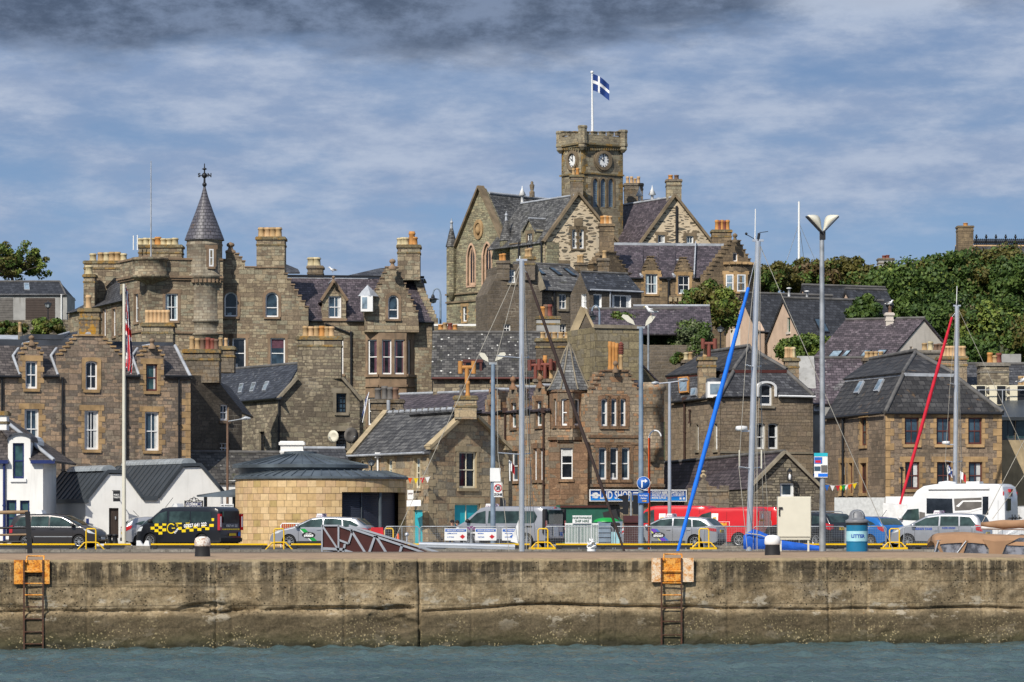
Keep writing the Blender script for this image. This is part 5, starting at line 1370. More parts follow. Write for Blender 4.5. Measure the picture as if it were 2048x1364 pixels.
wv=MB();a=tc+V((0,0,z(374)));wv.tube([a,tc+V((0,0,z(327)))],[.09,.03],6)
wv.ball(tc+V((0,0,z(351))),.2,0,8);wv.ball(tc+V((0,0,z(369))),.16,0,8);wv.lathe(tc+V((0,0,z(338))),[(.02,-.1),(.2,0),(.02,.1)],8)
for d in(V((1,.25,0)),V((-1,-.25,0)),V((.35,-1,0)),V((-.35,1,0))):wv.bar(tc+V((0,0,z(351))),tc+d.normalized()*.42+V((0,0,z(351))),.05,.05)
for ch,dx in(('S',-.36),('N',.36)):text_mesh(ch,.38,frameM(tc+V((dx,-.1,z(351))),(1,0,0),(0,0,1)),wv,0,bold=.02)
wv.build('weather_vane',MAT['black_iron'],two)
tp=PL(373,TD-r_+.05,447,TD-r_+.05);t.cur=(tp,0,0,0,0,0);t.holes=[]
def slit(x0,y0,x1,y1):
 a=math.asin(max(-.98,min(.98,(((x0+x1)/2-409)*px(TD))/r_)));n=V((math.sin(a),-math.cos(a),0))
 c0=V((tc.x,TD,0))+n*(r_-.02);P_=PL(0,0,0,0,c0,V((math.cos(a),math.sin(a),0)))
 t.win(x0,y0,x1,y1,cols=1,hole=False,pl=P_,curt=0,sur='margin')
slit(418,498,427,533);t.cur=None
# middle range
g=crowgable(447,545,459,463,503,520,536,6)
g=[(440,520),(452,520),(452,504),(470,504),(470,508),(478,508),(478,515),(484,515),(484,523),(490,523),(490,535),(513,535),(513,536),(568,536),(568,548)]+crow(617,625,568,548,7)[::-1]
t.wall(CP,g,depth=1.0)
for a,b_,y in((449,475,633),(531,556.5,634)):t.win(a,584,b_,y,cols=1,arch=12,sur='margin',sm='dress_brown',curt=1 if a<500 else 0,cm='curtain_blue')
for a,b_ in((447,458),(465,491),(541,570)):t.win(a,676,b_,737,cols=1,sur='margin',curt=1,cm='curtain' if a<500 else 'curtain_plum')
t.fin();t.steps_cope(CP,g[5:],m_i if False else .07)if False else t.steps_cope(CP,g)
t.wall(CP.off(-1.0),[(440,540),(575,545)],depth=7);t.fin()
t.band(CP,447,634,477,638,.12);t.band(CP,528,634,560,638,.12)
t.finial(461,484,504,240.8,'dress_brown',.28)
t.chimney(513,473,569,549,240.95,1.8,[(523,455,'pot_buff'),(535,455,'pot_pink'),(546,455,'pot_buff'),(557,455,'pot_buff')],'grand_stone',capm='parapet_stone',pr=.27)
# right range with the bay
t.wall(DP,[(572,641),(645,641),(645,596),(667,566),(692,596),(692,641),(735,642),(835,643),(872,645)],depth=1)
t.win(657,592,682.5,636,rows=2,cols=2,curt=.9,sur=None);t.win(682,678,687,748,cols=1,curt=0);t.fin()
t.wall(DP.off(-1),[(572,644),(872,648)],depth=8);t.fin()
t.flush();o=DP.off(.2);rr=DP.off(-4.8);rz=rr.z(720,556)
Q=lambda P_,x,y:P_.p(x,y)
rp=lambda x:rr.q(rr.u(x),rz)
t.slope([o.p(568,641),o.p(645,642),rp(645),rp(578)],'slate_purple');t.slope([o.p(692,642),o.p(740,643),rp(740),rp(692)],'slate_purple')
t.slope([DP.off(-1.6).p(645,606),DP.off(-1.6).p(692,606),rp(692),rp(645)],'slate_purple');t.slope([DP.off(-.9).p(738,622),DP.off(-.9).p(835,622),rp(835),rp(738)],'slate_purple');t.slope([o.p(834,643),o.p(866,645),rp(846),rp(834)],'slate_purple')
t.slope([rp(570),rp(850),rp(850)+V((0,5,.1)),rp(570)+V((0,5,.1))],'felt_roof')
for x0,x1 in((575,736),(812,848)):t.r.bar(rp(x0)+V((0,-.06,-.1)),rp(x1)+V((0,-.06,-.1)),.16,.1,t.mi('ridge_lead'))
t.r.bar(rp(575)+V((0,0,.1)),rp(848)+V((0,0,.1)),.16,.3,t.mi('black_iron'))
L_,A_,R__,_=t.roof_gable(DP.off(.05),642,695,600,667.5,561,3.2,'slate_purple',over=.15,rm='ridge_lead')
t.r.bar(DP.off(.06).p(642,601),DP.off(.06).p(667,562),.18,.3,t.mi('dress_brown'));t.r.bar(DP.off(.06).p(695,601),DP.off(.06).p(668,562),.18,.3,t.mi('dress_brown'));t.finial(667,551,563,241.5,'dress_brown',.12)
t.band(DP,643,637,694,642,.12)
# white side dormer
wd2=MB();c0=W(737,620,240.6);wd2.box((c0.x-.55,c0.y,c0.z-.1),(c0.x+.3,c0.y+1.5,c0.z+1.0));wd2.lathe((c0.x-.1,c0.y+.7,c0.z+1.0),[(.8,0),(.5,.35),(.02,.8)],5,1,smooth=False);wo=wd2.build('dormer',[MAT['white_paint'],MAT['ridge_lead']],t.e)
pn=MB();pn.box((c0.x-.45,c0.y-.02,c0.z+.1),(c0.x-.1,c0.y-.005,c0.z+.9));pn.build('pane',MAT['glass_sky'],wo)
# crow-stepped bay gable, corbelled out over the canted bay
GP=DP.off(1.0)
g=crowgable(731,634,777,792,535,836,634,9)
t.wall(GP,[(731,660)]+g+[(838,660)],depth=1.6,zb=GP.z(785,664))
t.win(776.5,590,797,638,cols=1,arch=11,sur='margin',curt=.0);t.fin();t.steps_cope(GP,g,mi=1);t.band(GP,770,638,802,642,.14)
t.finial(785,517,536,240.7,'dress_brown',.22)
t.roof_gable(GP.off(-1.5),738,832,612,785,545,4,'slate_purple',over=0)
b0=DP.off(.95);bl_=PL(0,0,0,0,b0.q(b0.u(731),0,-.75),(b0.q(b0.u(758),0)-b0.q(b0.u(731),0,-.75)).normalized());b1=PL(0,0,0,0,b0.q(b0.u(758),0),b0.t);br_=PL(0,0,0,0,b0.q(b0.u(813),0),(b0.q(b0.u(831),0,-.9)-b0.q(b0.u(813),0)).normalized())
for P_,xa,xb,ws in((bl_,731,758,((735.5,753.5),)),(b1,758,813,((764,783),(789,810))),(br_,813,831,((817,822),))):
 t.wall(P_,[(xa,662),(xb,662)],depth=.6,mi=1)
 for a,b_ in ws:t.win(a,679,b_,748.5,cols=1,sur=None,curt=1,cm='curtain_plum')
 for a,b_ in ws:t.win(a,795,b_,850,cols=1,sur=None,curt=0)
 t.fin()
 for ya,yb,d in((749,754,.14),(770,774,.1),(660,663,.03)):t.band(P_,xa,ya,xb,yb,d)
# right-hand stepped end gable
EP=PL(0,0,0,0,DP.q(DP.u(868),0,-.02),V((.42,1,0)).normalized())
st=MB();n=13
for i in range(n):
 a=DP.q(DP.u(868-27*i/n),DP.z(868,645)+(rz-DP.z(868,645)+.5)*i/n,-5.2*i/n)
 st.box((a.x-.22,a.y,a.z-2.2),(a.x+.28,a.y+.62,a.z+.32))
st.build('stepped_gable',MAT['grand_stone'],t.e)
t.chimney(795,489,840,560,245.5,1.8,[(800,476,'pot_cream'),(806,475,'pot_cream'),(812,475,'pot_cream'),(824,463,'pot_orange'),(829,474,'pot_orange')],'grand_stone',capm='parapet_stone',pr=.25)
t.chimney(615,531,645,560,258,1.6,[(623,515,'pot_cream'),(633,515,'pot_cream')],'chimney_dark',pr=.35)
for x,y0 in((702,664),(866,648)):t.pipe(DP,x,y0,830,'black_iron',.08)
kp=MB();kp.tube([DP.p(650,648,.12),DP.p(662,652,.12),DP.p(700,667,.12)],.07,6);kp.build('downpipe',MAT['black_iron'],t.e)
t.gutter(DP,574,644,642);t.gutter(DP,693,733,643);t.gutter(DP,838,868,645)
t.flush();t.slope([W(557,545,252),W(600,545,252),W(596,538,258),W(564,525,258)],'slate_dark');t.flush();t.slope([W(690,552,262),W(800,552,262),W(785,535,268),W(760,536,268)],'slate_dark')
t.done()
# ================================================================== garages, top left
t=Bld('garage_block','grey harled garage block with dark doors and a black tiled roof on the far-left hill','garage',40,330,'grey_harl','grey_harl')
pl=PL(-60,330,134,330)
t.wall(pl,[(-60,588),(134,588)],depth=6);t.fin()
for a,b_ in((-20,26),(51,110)):
 d=MB();q0=pl.off(.03);d.obox(q0.p(a,640),q0.t*(q0.u(b_)-q0.u(a)),q0.n*-.02,V((0,0,44*px(330))))
 for k in range(9):d.obox(q0.q(q0.u(a),q0.z(a,640-k*4.9),.002),q0.t*(q0.u(b_)-q0.u(a)),q0.n*.02,V((0,0,.03)))
 d.build('garage_door',MAT['timber_brown' if a>0 else 'pot_grey'],t.e)
E0,E1,R0,R1=t.roof_front(pl,-60,132,590,563,3.5,'tile_black',hipr=1.1)
t.skylight(onq(E0,E1,R1,R0,.57,.35),onq(E0,E1,R1,R0,.63,.35),onq(E0,E1,R1,R0,.63,.85),onq(E0,E1,R1,R0,.57,.85));t.pipe(pl,123,590,640,'white_paint',.07);t.done()
t=Bld('hill_wall','dry stone retaining wall below the garages','wall',70,322,'dry_stone','dry_stone')
pl=PL(-60,322,140,322);t.wall(pl,[(-60,641),(140,639)],depth=1.0);t.done()
# peeping roofs below
t=Bld('lead_roof_house','dark slate and lead roof with a small buff pot behind the brown terrace','house',90,228,'grey_harl','ridge_lead')
pl=PL(-60,228,140,228);t.wall(pl,[(-60,690),(140,690)],depth=5);t.fin()
t.slope([pl.p(76,692),pl.p(142,692),pl.p(140,656)+V((0,4,0)),pl.p(110,662)+V((0,4,0))],'slate_blue');t.r.tube([pl.p(80,680)+V((0,.6,0)),pl.p(124,659)+V((0,3.6,0))],.1,5,t.mi('ridge_lead'))
t.flush();t.slope([pl.p(-60,684),pl.p(52,684),pl.p(44,666)+V((0,3,0)),pl.p(-60,664)+V((0,3,0))],'ridge_lead');t.chimney(36,664,44,692,227,.4,[(40,644,'pot_buff')],'chimney_dark',cap=False,pr=.13);t.done()
# ================================================================== brown harled house below the town hall
t=Bld('harled_house','tall brown harled house with twin chimneyed gable and a slate roof with roof lights','house',1060,262,'hall_harl','dress_grey')
gp=PL(974,262,1085,263);sp=PL(1068,263.3,1180,266)
t.wall(gp,[(974,588),(996,547),(996,532),(1020,528),(1052,527),(1070,530),(1084,578)],depth=4)
t.win(1017,539,1031,566,curt=0,cols=2,gl='glass_sky');t.win(1007,648,1021,665,curt=0);t.fin()
t.wall(sp,[(1068,583),(1180,583)],depth=6)
t.win(1118,588,1133.5,618,curt=1,sur='margin');t.win(1119,648,1133,672,curt=1);t.fin()
E0,E1,R0,R1=t.roof_front(sp,1086,1200,582,531,4.2,'slate_pale')
for u in(.26,.55,.80):t.skylight(*[onq(E0,E1,R1,R0,u+du,v)+V((0,-.03,.03))for du,v in((0.02,.56),(.09,.56),(.065,.84),(-.005,.84))],fr='black_iron',gl='glass_blue_sky')
t.w.bar(gp.p(1086,580),gp.off(-.3).p(1068,531),.25,.5,1)
t.chimney(994,521,1019,560,262.2,1.0,[(1002,508,'pot_orange'),(1008,507,'pot_orange')],'hall_harl',pr=.17);t.chimney(1048,513,1070,560,262.5,1.0,[(1054,498,'pot_buff'),(1060,496,'pot_buff')],'hall_harl',capm='parapet_stone',pr=.2)
t.chimney(1150,525,1174,545,272,1.0,[(1158,510,'pot_buff'),(1163.5,509,'pot_buff')],'chimney_dark',pr=.18);t.chimney(1196,516,1218,545,274,1.0,[(1209,501,'pot_buff')],'chimney_dark',pr=.2)
t.chimney(1073,632,1120,690,250,1.6,[(1086,613,'pot_orange'),(1092.5,609,'pot_brown'),(1099,609,'pot_red')],'grey_harl',capm='parapet_stone',pr=.24)
t.pipe(sp,1107,584,660,'black_iron',.08);t.gutter(sp,1086,1178,583);t.done()
t=Bld('dormer_annexe','brown harled annexe with a blue slate roof and wide white picture window','house',1230,258,'hall_harl','white_paint')
gp=PL(1141,257,1180,254.5);sp=PL(1179,254.5,1283,257).off(.012)
t.wall(gp,[(1141,590),(1161,545),(1180,580)],back=V((3,4,0)));t.win(1163,588,1173,617,curt=1);t.wall(sp,[(1179,580),(1283,583)],back=(V((0,4,0))));t.win(1186.5,588,1203,615,cols=1,rows=1,curt=0,gl='glass_blue_sky');t.win(1224,590,1262,617,cols=2,rows=1,curt=1,sur=None);t.fin()
o=sp.off(.2);A0=gp.p(1162,544);A1=A0+sp.t*(sp.u(1283)-sp.u(1190));t.slope([o.p(1176,581),o.p(1284,584),A1,A0],'slate_blue');t.slope([gp.p(1140,592),A0,A1,A1+V((-2,6,-2))],'slate_blue');t.ridge(A0,A1)
t.pipe(sp,1219,583,620,'ridge_lead',.06);t.gutter(sp,1178,1284,582,'ridge_lead');t.done()
t=Bld('purple_roof_terrace','row of low houses with plum-coloured slate roofs below the county house','house',1320,246,'hall_harl','ridge_lead')
pl=PL(1180,246,1420,246);t.wall(pl,[(1184,690),(1420,690)],depth=6);t.fin()
t.roof_front(pl,1180,1372,668,618,3.4,'slate_purple');t.flush();t.roof_front(pl.off(-5),1270,1425,660,612,3.4,'slate_purple',rm='ridge_lead');t.done()
# ================================================================== county house with stepped dormers
t=Bld('county_house','dark stone county house with a long plum slate roof, stepped dormers and a battlemented bow','house',1350,282,'county_stone','dress_orange')
fp=PL(1240,282,1420,283);gp=PL(1413,281,1506,283)
d1=crowgable(1285,548,1299,1305,514,1319,548,5);d2=crowgable(1350,549,1364,1370,516,1386,549,5)
t.wall(fp,[(1240,556)]+[(1285,556)]+d1+[(1319,556),(1350,556)]+d2+[(1386,556),(1420,557)],depth=1)
for a,b_,y0,y1,q_ in((1291,1315,548,588,'quoin'),(1356,1379,551,588,'margin')):t.win(a,y0,b_,y1,cols=2,sur=q_,curt=1,cm='curtain_blue')
t.fin();t.steps_cope(fp,d1,mi=0);t.steps_cope(fp,d2,mi=0);t.wall(fp.off(-1),[(1232,558),(1420,558)],depth=7);t.fin()
g=crowgable(1413,556,1467,1474,480,1506,556,9);g=crow(1413,556,1466,482,9);g=[(1413,556)]+g+[(1476,482)]+crow(1506,537,1476,482,6)[::-1]+[(1506,540)]
t.wall(gp,g,depth=1);t.win(1466,505,1476,523,cols=1,rows=1,curt=0);t.fin();t.steps_cope(gp,g,mi=0);t.finial(1470,466,483,281.6,'county_stone',.2)
t.wall(gp.off(-1),[(1425,560),(1506,560)],depth=7);t.fin()
bw=MB();c0=W(1472,700,282.6);z=lambda y:CZ+(1040-y)*281/F-c0.z;r_=33*px(281)
bw.lathe(c0,[(r_,z(700)),(r_,z(544)),(r_*1.06,z(543)),(r_*1.06,z(539)),(r_,z(538)),(r_,z(531)),(r_*1.08,z(529)),(r_*1.08,z(527)),(.1,z(527))],14,0,smooth=False)
bo=bw.build('bow_bay',MAT['county_stone'],t.e)
for k in range(7):
 a=R(-150+k*22);MB().box((c0.x+r_*math.cos(a)-.22,c0.y+r_*math.sin(a)-.2,c0.z+z(528)),(c0.x+r_*math.cos(a)+.22,c0.y+r_*math.sin(a)+.2,c0.z+z(523))).build('merlon',MAT['dress_orange'],bo)
for x0,x1,ang in((1452,1467,-14),(1474,1491,14)):
 a=R(ang);n=V((math.sin(a),-math.cos(a),0));P_=PL(0,0,0,0,V((c0.x,c0.y,0))+n*(r_*.99),V((math.cos(a),math.sin(a),0)));t.cur=(P_,0,0,0,0,0);t.holes=[]
 t.win(x0,549,x1,583,cols=1,hole=False,pl=P_,gl='glass_sky',curt=0,sur='margin');t.cur=None
# small battlemented bow under the second dormer
b2=MB();c1=W(1372,700,282.8);r2=30*px(282);b2.lathe((c1.x,c1.y+.6,c1.z),[(r2,z(700)),(r2,z(609)),(r2*1.05,z(606)),(r2*1.05,z(602)),(r2,z(601)),(r2,z(594)),(.1,z(594))],16,0,smooth=False);b2.build('bow_bay',MAT['county_stone'],t.e)
for k in range(9):
 x=1341+k*9.5;a=fp.off(.75).p(x,603);MB().box((a.x-.13,a.y-.15,a.z),(a.x+.13,a.y+.2,a.z+.36)).build('merlon',MAT['dress_buff'],t.e)
t.band(fp.off(.5),1338,603,1422,607,.2);t.band(fp.off(.3),1338,592,1420,596,.2,mi=0)
o=fp.off(.2);rr=fp.off(-4.6);rz=rr.z(1340,489);rp=lambda x:rr.q(rr.u(x),rz)
t.slope([o.p(1236,556),o.p(1286,556),rp(1286),rp(1226)],'slate_purple');t.slope([o.p(1318,556),o.p(1351,556),rp(1351),rp(1318)],'slate_purple');t.slope([o.p(1385,556),o.p(1424,557),rp(1462),rp(1385)],'slate_purple')
for a,b_ in((1286,1318),(1351,1385)):t.slope([fp.off(-1.2).p(a,545),fp.off(-1.2).p(b_,545),rp(b_),rp(a)],'slate_purple')
t.r.bar(rp(1224),rp(1464),.22,.3,t.mi('ridge_lead'));t.r.bar(o.p(1388,556)+V((0,0,.1)),rp(1391)+V((0,-.1,.05)),.1,.5,t.mi('ridge_lead'),up=(1,0,0))
for(xl,xr,xa,ya)in((1288,1317,1302,520),(1353,1384,1367,522)):
 t.roof_gable(fp.off(-.9),xl,xr,548,xa,ya,2.2,'slate_purple',over=0,rm='ridge_lead');t.r.tube([fp.off(.1).p(xl-4,552),fp.off(-1.2).p(xl-12,545),fp.off(-2.8).p(xl-11,523),fp.off(-2.8).p(xl+4,521)],.13,5,t.mi('ridge_lead'))
lg=PL(1186,279,1262,282.5);g=[(1186,540),(1192,540)]+crow(1186,535,1212,505,4)+[(1226,505)]+crow(1262,556,1226,505,6)[::-1]
t.wall(lg,g,depth=.8,mi=0);t.fin();t.steps_cope(lg,g,mi=0)
t.chimney(1199,447,1228,530,281,1.6,[(1205,432,'pot_orange'),(1210,431,'pot_pink'),(1215,432,'pot_orange'),(1220,432,'pot_pink')],'county_stone',pr=.22)
t.chimney(1424,459,1463,495,290,1.6,[(1434,440,'pot_orange'),(1439,441,'pot_red'),(1444,440,'pot_orange'),(1449,441,'pot_red'),(1455,440,'pot_orange')],'county_stone',capm='parapet_stone',pr=.2)
for x in(1337,1402):t.pipe(fp,x,560,600 if x>1400 else 620,'black_iron',.1,True)
for a,b_ in((1240,1284),(1320,1349),(1387,1412)):t.gutter(fp,a,b_,557)
t.done()
# ================================================================== town hall
t=Bld('town_hall','Gothic town hall with steep gables, tall tracery windows and a battlemented clock tower','town hall',1120,320,'hall_stone','dress_tower')
gp=PL(893,326,1025,318);sp=PL(1021,316.4,1089,311.15).off(.012)
t.wall(gp,[(893,497),(912,497),(961,376),(1008,487),(1022,487)],depth=.7)
for a,b_,y0,y1 in((935,949.5,490,571),(966,982,487,568)):t.win(a,y0,b_,y1,fr='dress_pink',cols=2,rows=1,arch=24,pointed=True,sur='margin',sm='dress_pink',curt=0,fw=.22,depth=.18)
for a,b_,y0,y1 in((925,933.5,613,643),(955.5,965,610,643)):t.win(a,y0,b_,y1,cols=1,sur='quoin',sm='dress_orange',curt=1)
t.fin()
for y,d in((584,.2),(600,.15)):t.band(gp,893,y,1000,y+3,d)
# gable copes
for p0,p1 in(((911,499),(961,374)),((1010,489),(961,374))):
 t.w.bar(gp.off(.0).p(*p0)+V((0,0,.1)),gp.off(.0).p(*p1)+V((0,0,.08)),.2,.7,1)
def onwall_ring(P_,x,y,r0,r1,out,m,sx=1.0,mb=None,n=28):
 mb=mb or MB();c0=P_.p(x,y,0)
 A_=[[c0+P_.t*(r*sx*math.cos(2*math.pi*i/n))+V((0,0,r*math.sin(2*math.pi*i/n)))+P_.n*o for i in range(n)]for r,o in((r0,.02),(r0,out),(r1,out),(r1,0))]
 vs=sum(A_,[]);fs=[]
 for k in range(3):
  for i in range(n):j=(i+1)%n;fs.append((k*n+i,k*n+j,(k+1)*n+j,(k+1)*n+i))
 mb.add(vs,[tuple(reversed(f))for f in fs]);return mb
rn=onwall_ring(gp,957.5,459,.62,.95,.12,0,.75);rn.add([gp.p(957.5,459,.03)+gp.t*(.46*math.cos(2*math.pi*i/20))+V((0,0,.62*math.sin(2*math.pi*i/20)))for i in range(20)],[tuple(range(20))]);rn.ball(gp.p(957.5,460,.06),.3,0,8,1.5)
rn.build('carved_panel',MAT['dress_orange'],t.e)
# corner bartizans with slate candle-snuffer roofs
for x,D,yb,ye,ya,rpx in((903,325,606,493,447,10.5),(1012.5,318,497,481,432,13)):
 c0=W(x,700,D);z=lambda y:CZ+(1040-y)*D/F-c0.z;r_=rpx*px(D)
 b_=MB()
 if yb>550:b_.lathe(c0,[(.05,z(600)),(r_*.5,z(595)),(r_*.9,z(589)),(r_,z(586)),(r_,z(ye))],8,0,smooth=False,a0=22.5,a1=382.5)
 else:b_.lathe(c0,[(.05,z(505)),(r_*.6,z(500)),(r_,z(494)),(r_,z(ye))],12,0)
 bo=b_.build('bartizan',MAT['hall_stone'],t.e)
 c_=MB();n_=8 if yb>550 else 12;c_.lathe(c0,[(r_*1.15,z(ye+1)),(r_*1.1,z(ye-1)),(r_*.5,z(ye-28)),(.1,z(ya+6)),(.06,z(ya))],n_,0,smooth=n_>8);c_.tube([c0+V((0,0,z(ya+10))),c0+V((0,0,z(ya-10)))],[.16,.03],6,1);c_.ball(c0+V((0,0,z(ya-2))),.16,1,8);c_.build('cone_roof',[MAT['hall_slate'],MAT['ridge_lead']],bo)
# main roof behind the gable, running right and back
A_=gp.p(961,385)-gp.n*1.0;dv=V((1,.55,0)).normalized()
zr=A_.z
R0=A_;R1=V(W(1130,388,331));R1.z=zr
eL=gp.p(1018,497)
t.slope([gp.p(1020,500)-gp.n*.5,V((*W(1095,488,323).xy,gp.p(1020,500).z)),R1,R0],'hall_slate');t.ridge(R0,R1,'ridge_lead',.16)
t.slope([gp.p(905,497)-gp.n*.5,R0,R1,V((*W(1000,497,345).xy,zr-6))],'hall_slate')
t.wall(sp,[(1020,486),(1042,486),(1042,463),(1056,440),(1073,461),(1073,484),(1094,484)],depth=3)
t.win(1054,467,1065,496,cols=2,sur='margin',curt=.0);t.fin()
t.roof_gable(sp.off(.1),1045,1071,462,1058,437,3.2,'hall_slate',over=.1,rm='ridge_lead');t.band(sp,1020,486,1042,488,.1)
for x in(1040,1085):t.pipe(sp,x,484,540,'black_iron',.1)
# cream-mortared front gables
def pale_gable(P_,out_,wins,plaque=None):
 t.fin();wm=t.wm;t.cur=None
 g_=Bld.__new__(Bld);g_.__dict__.update(t.__dict__);g_.w=MB();g_.wm=[MAT['harled_rubble'],MAT['dress_tower']];g_.cur=None
 g_.wall(P_,out_,depth=.6)
 for w4 in wins:g_.win(*w4[:4],cols=w4[4],sur='quoin',sm='dress_tower',curt=.8)
 g_.fin()
 ap=min(out_,key=lambda q_:q_[1])
 for a,b_ in((out_[0],ap),(out_[-1],ap)):g_.w.bar(P_.off(.05).p(a[0]+(-3 if a[0]<b_[0]else 3),a[1]+4)+V((0,0,.12)),P_.off(.05).p(b_[0],b_[1]-2)+V((0,0,.1)),.22,.7,1)
 g_.quoins(P_,out_[0][0],out_[0][1],620,-1,.45);g_.quoins(P_,out_[-1][0],out_[-1][1],620,1,.45)
 if plaque:g_.band(P_,*plaque,.06)
 g_.w.build('gable_wall',g_.wm,t.e)
P1=PL(1089,311,1232,313);P2=PL(1281,313,1424,314)
pale_gable(P1,[(1089,482),(1155,390),(1232,482)],((1144.5,459,1154,497,1),(1158.5,459,1168,497,1),(1120,527,1134,560,2)),(1148,437,1165,452))
pale_gable(P2,[(1281,487),(1349,394),(1424,487)],((1316,470,1330,500,2),(1373,472,1387,500,2)))
t.roof_gable(P1.off(-.2),1086,1235,484,1155,390,10,'hall_slate',over=.1,rm='ridge_lead',dirv=(-.6,1,0));t.roof_gable(P2.off(-.2),1278,1427,489,1349,394,11,'slate_purple',over=.1,rm='ridge_lead',dirv=(-.55,1,0))
t.pipe(P2,1353,413,500,'black_iron',.12)
t.slope([W(1225,500,316),W(1300,500,316),W(1262,455,322),W(1225,452,322)],'slate_purple');t.slope([W(1245,470,319),W(1285,470,319),W(1320,396,328),W(1258,402,330)],'slate_purple')
t.r.tube([W(1258,462,318.5),W(1284,498,314)],.2,5,t.mi('ridge_lead'));t.r.tube([W(1264,456,318.5),W(1318,398,322)],.22,5,t.mi('ridge_lead'))
# tower
T0=PL(1123,318.6,1166,315.5);T1=PL(1166,315.5,1246,318).off(.0)
t.wm=[MAT['tower_stone'],MAT['dress_tower']];w_main=t.w;hallw=[MAT['hall_stone'],MAT['dress_tower']]
w_main_b=t.w;t.w=MB()
tz=lambda y:CZ+(1040-y)*316.5/F
A_,B_,C_=T0.q(T0.u(1123),0),T0.q(T0.u(1166),0),T1.q(T1.u(1246),0);D_=A_+(C_-B_)
t.wall(T1,[(1166,290),(1246,290)],back=(T1.t*-.05-T1.n).normalized()*1.2)
for x in(1185.5,1201,1216.5):t.win(x,357,x+10.5,414,fr='louvre_blue',gl='louvre_blue',cols=1,rows=16,arch=7,pointed=True,sur='margin',curt=0,fw=.06,sill=False)
t.fin()
t.wall(T0,[(1123,290),(1166,290)],back=(T0.t*-.05-T0.n).normalized()*1.2);t.fin()
t.w.prism([V((*(p+(A_+C_-p*2)*.085).xy,t.zb))for p in(A_,B_,C_,D_)],(0,0,tz(291)-t.zb),0)
for P_,a,b_ in((T0,1121,1166.5),(T1,1166,1247)):
 t.band(P_,a,347,b_,350,.14);t.band(P_,a,288,b_,292,.36);t.band(P_,a,292,b_,296,.22)
 n=9 if P_ is T1 else 5
 for k in range(n*2):x=a+(b_-a)*(k+.5)/(n*2);t.w.obox(P_.p(x,301,0),P_.t*.16,P_.n*.24,V((0,0,.2)),1)
 t.band(P_.off(.28),a,271,b_,288.5,.05,0,.35)
 x=a+3;k=0
 while x<b_-6:
  xw=9.5 if P_ is T1 else 6.0;t.band(P_.off(.28),x,264.5+(k%2)*0,x+xw,271.2,.06,0,.36);t.band(P_.off(.28),x-.6,262.8,x+xw+.6,264.6,.14,1,.44);x+=xw*1.7;k+=1
t.quoins(T1,1166.3,298,480,-1,.5);t.quoins(T1,1245.6,298,480,1,.5);t.quoins(T0,1165.8,298,480,1,.5);t.quoins(T0,1123.4,298,480,-1,.5)
for(c0,yt)in((A_+T0.n*.2+T0.t*.15,258),(B_+(T0.n+T1.n)*.16,254),(C_+T1.n*.2-T1.t*.15,257),(D_,259)):
 r_=.43
 t.w.lathe((c0.x,c0.y,tz(303)),[(.12,0),(.4,.3),(r_*.9,.55),(r_*1.1,.62),(r_*1.1,.85),(r_,.86),(r_,tz(yt+6)-tz(303)),(r_*1.12,tz(yt+5)-tz(303)),(r_*1.12,tz(yt+2)-tz(303)),(r_,tz(yt)-tz(303)),(.02,tz(yt)-tz(303))],8,0,smooth=False,a0=22.5,a1=382.5)
t.w.prism([V((*(p+(A_+C_-p*2)*.06).xy,tz(287)))for p in(A_,B_,C_,D_)],(0,0,.2),1)
tower=t.w.build('clock_tower',[MAT['tower_stone'],MAT['parapet_stone']],t.e);t.w=w_main_b;t.wm=hallw
# clock faces
def clock(P_,x,y,rx,ry):
 sc=P_.sc(x);c0=P_.p(x,y,.03);r_=ry*sc;hx=rx*sc
 rg=onwall_ring(P_,x,y,r_*1.0,r_*1.42,.22,0);rg=onwall_ring(P_,x,y,r_*1.42,r_*1.62,.12,0,mb=rg);ro=rg.build('clock_surround',MAT['dress_tower'],tower)
 f=MB();n=32;ring=lambda r,o:[c0+P_.t*(r*math.cos(2*math.pi*i/n))+V((0,0,r*math.sin(2*math.pi*i/n)))+P_.n*o for i in range(n)]
 f.tess([ring(r_,.03)],0,P_.n);fo=f.build('clock_face',MAT['white_paint'],tower)
 h=MB()
 at=lambda ang,r,o=.05:c0+(P_.t*math.sin(ang)+V((0,0,math.cos(ang))))*r+P_.n*o
 for k in range(12):
  a=k*math.pi/6
  for d in((-.07,.07)if k%3 else(-.12,0,.12)):
   h.bar(at(a+d*.9,r_*.72),at(a+d*.8,r_*.9),.045*r_,.02,0,up=P_.n)
 for i in range(n):
  a,b_=i*2*math.pi/n,(i+1)*2*math.pi/n
  for r0 in(.97,):h.bar(at(a,r_*r0,.045),at(b_,r_*r0,.045),.035*r_,.02,0,up=P_.n)
 h.build('numerals',MAT['black_iron'],fo)
 for ang,ln,wdt in((R(1.5),.82,.09),(R(301),.55,.13)):
  hd=MB();hd.bar(at(ang+math.pi,r_*.15,.08),at(ang,r_*ln,.08),wdt*r_,.02,0,up=P_.n);hd.bar(at(ang,r_*ln*.55,.083),at(ang,r_*ln*.8,.083),wdt*1.9*r_,.02,0,up=P_.n);hd.build('clock_hand',MAT['black_iron'],fo)
clock(T1,1205.5,321,13,14);clock(T0,1146.5,321,13,14)
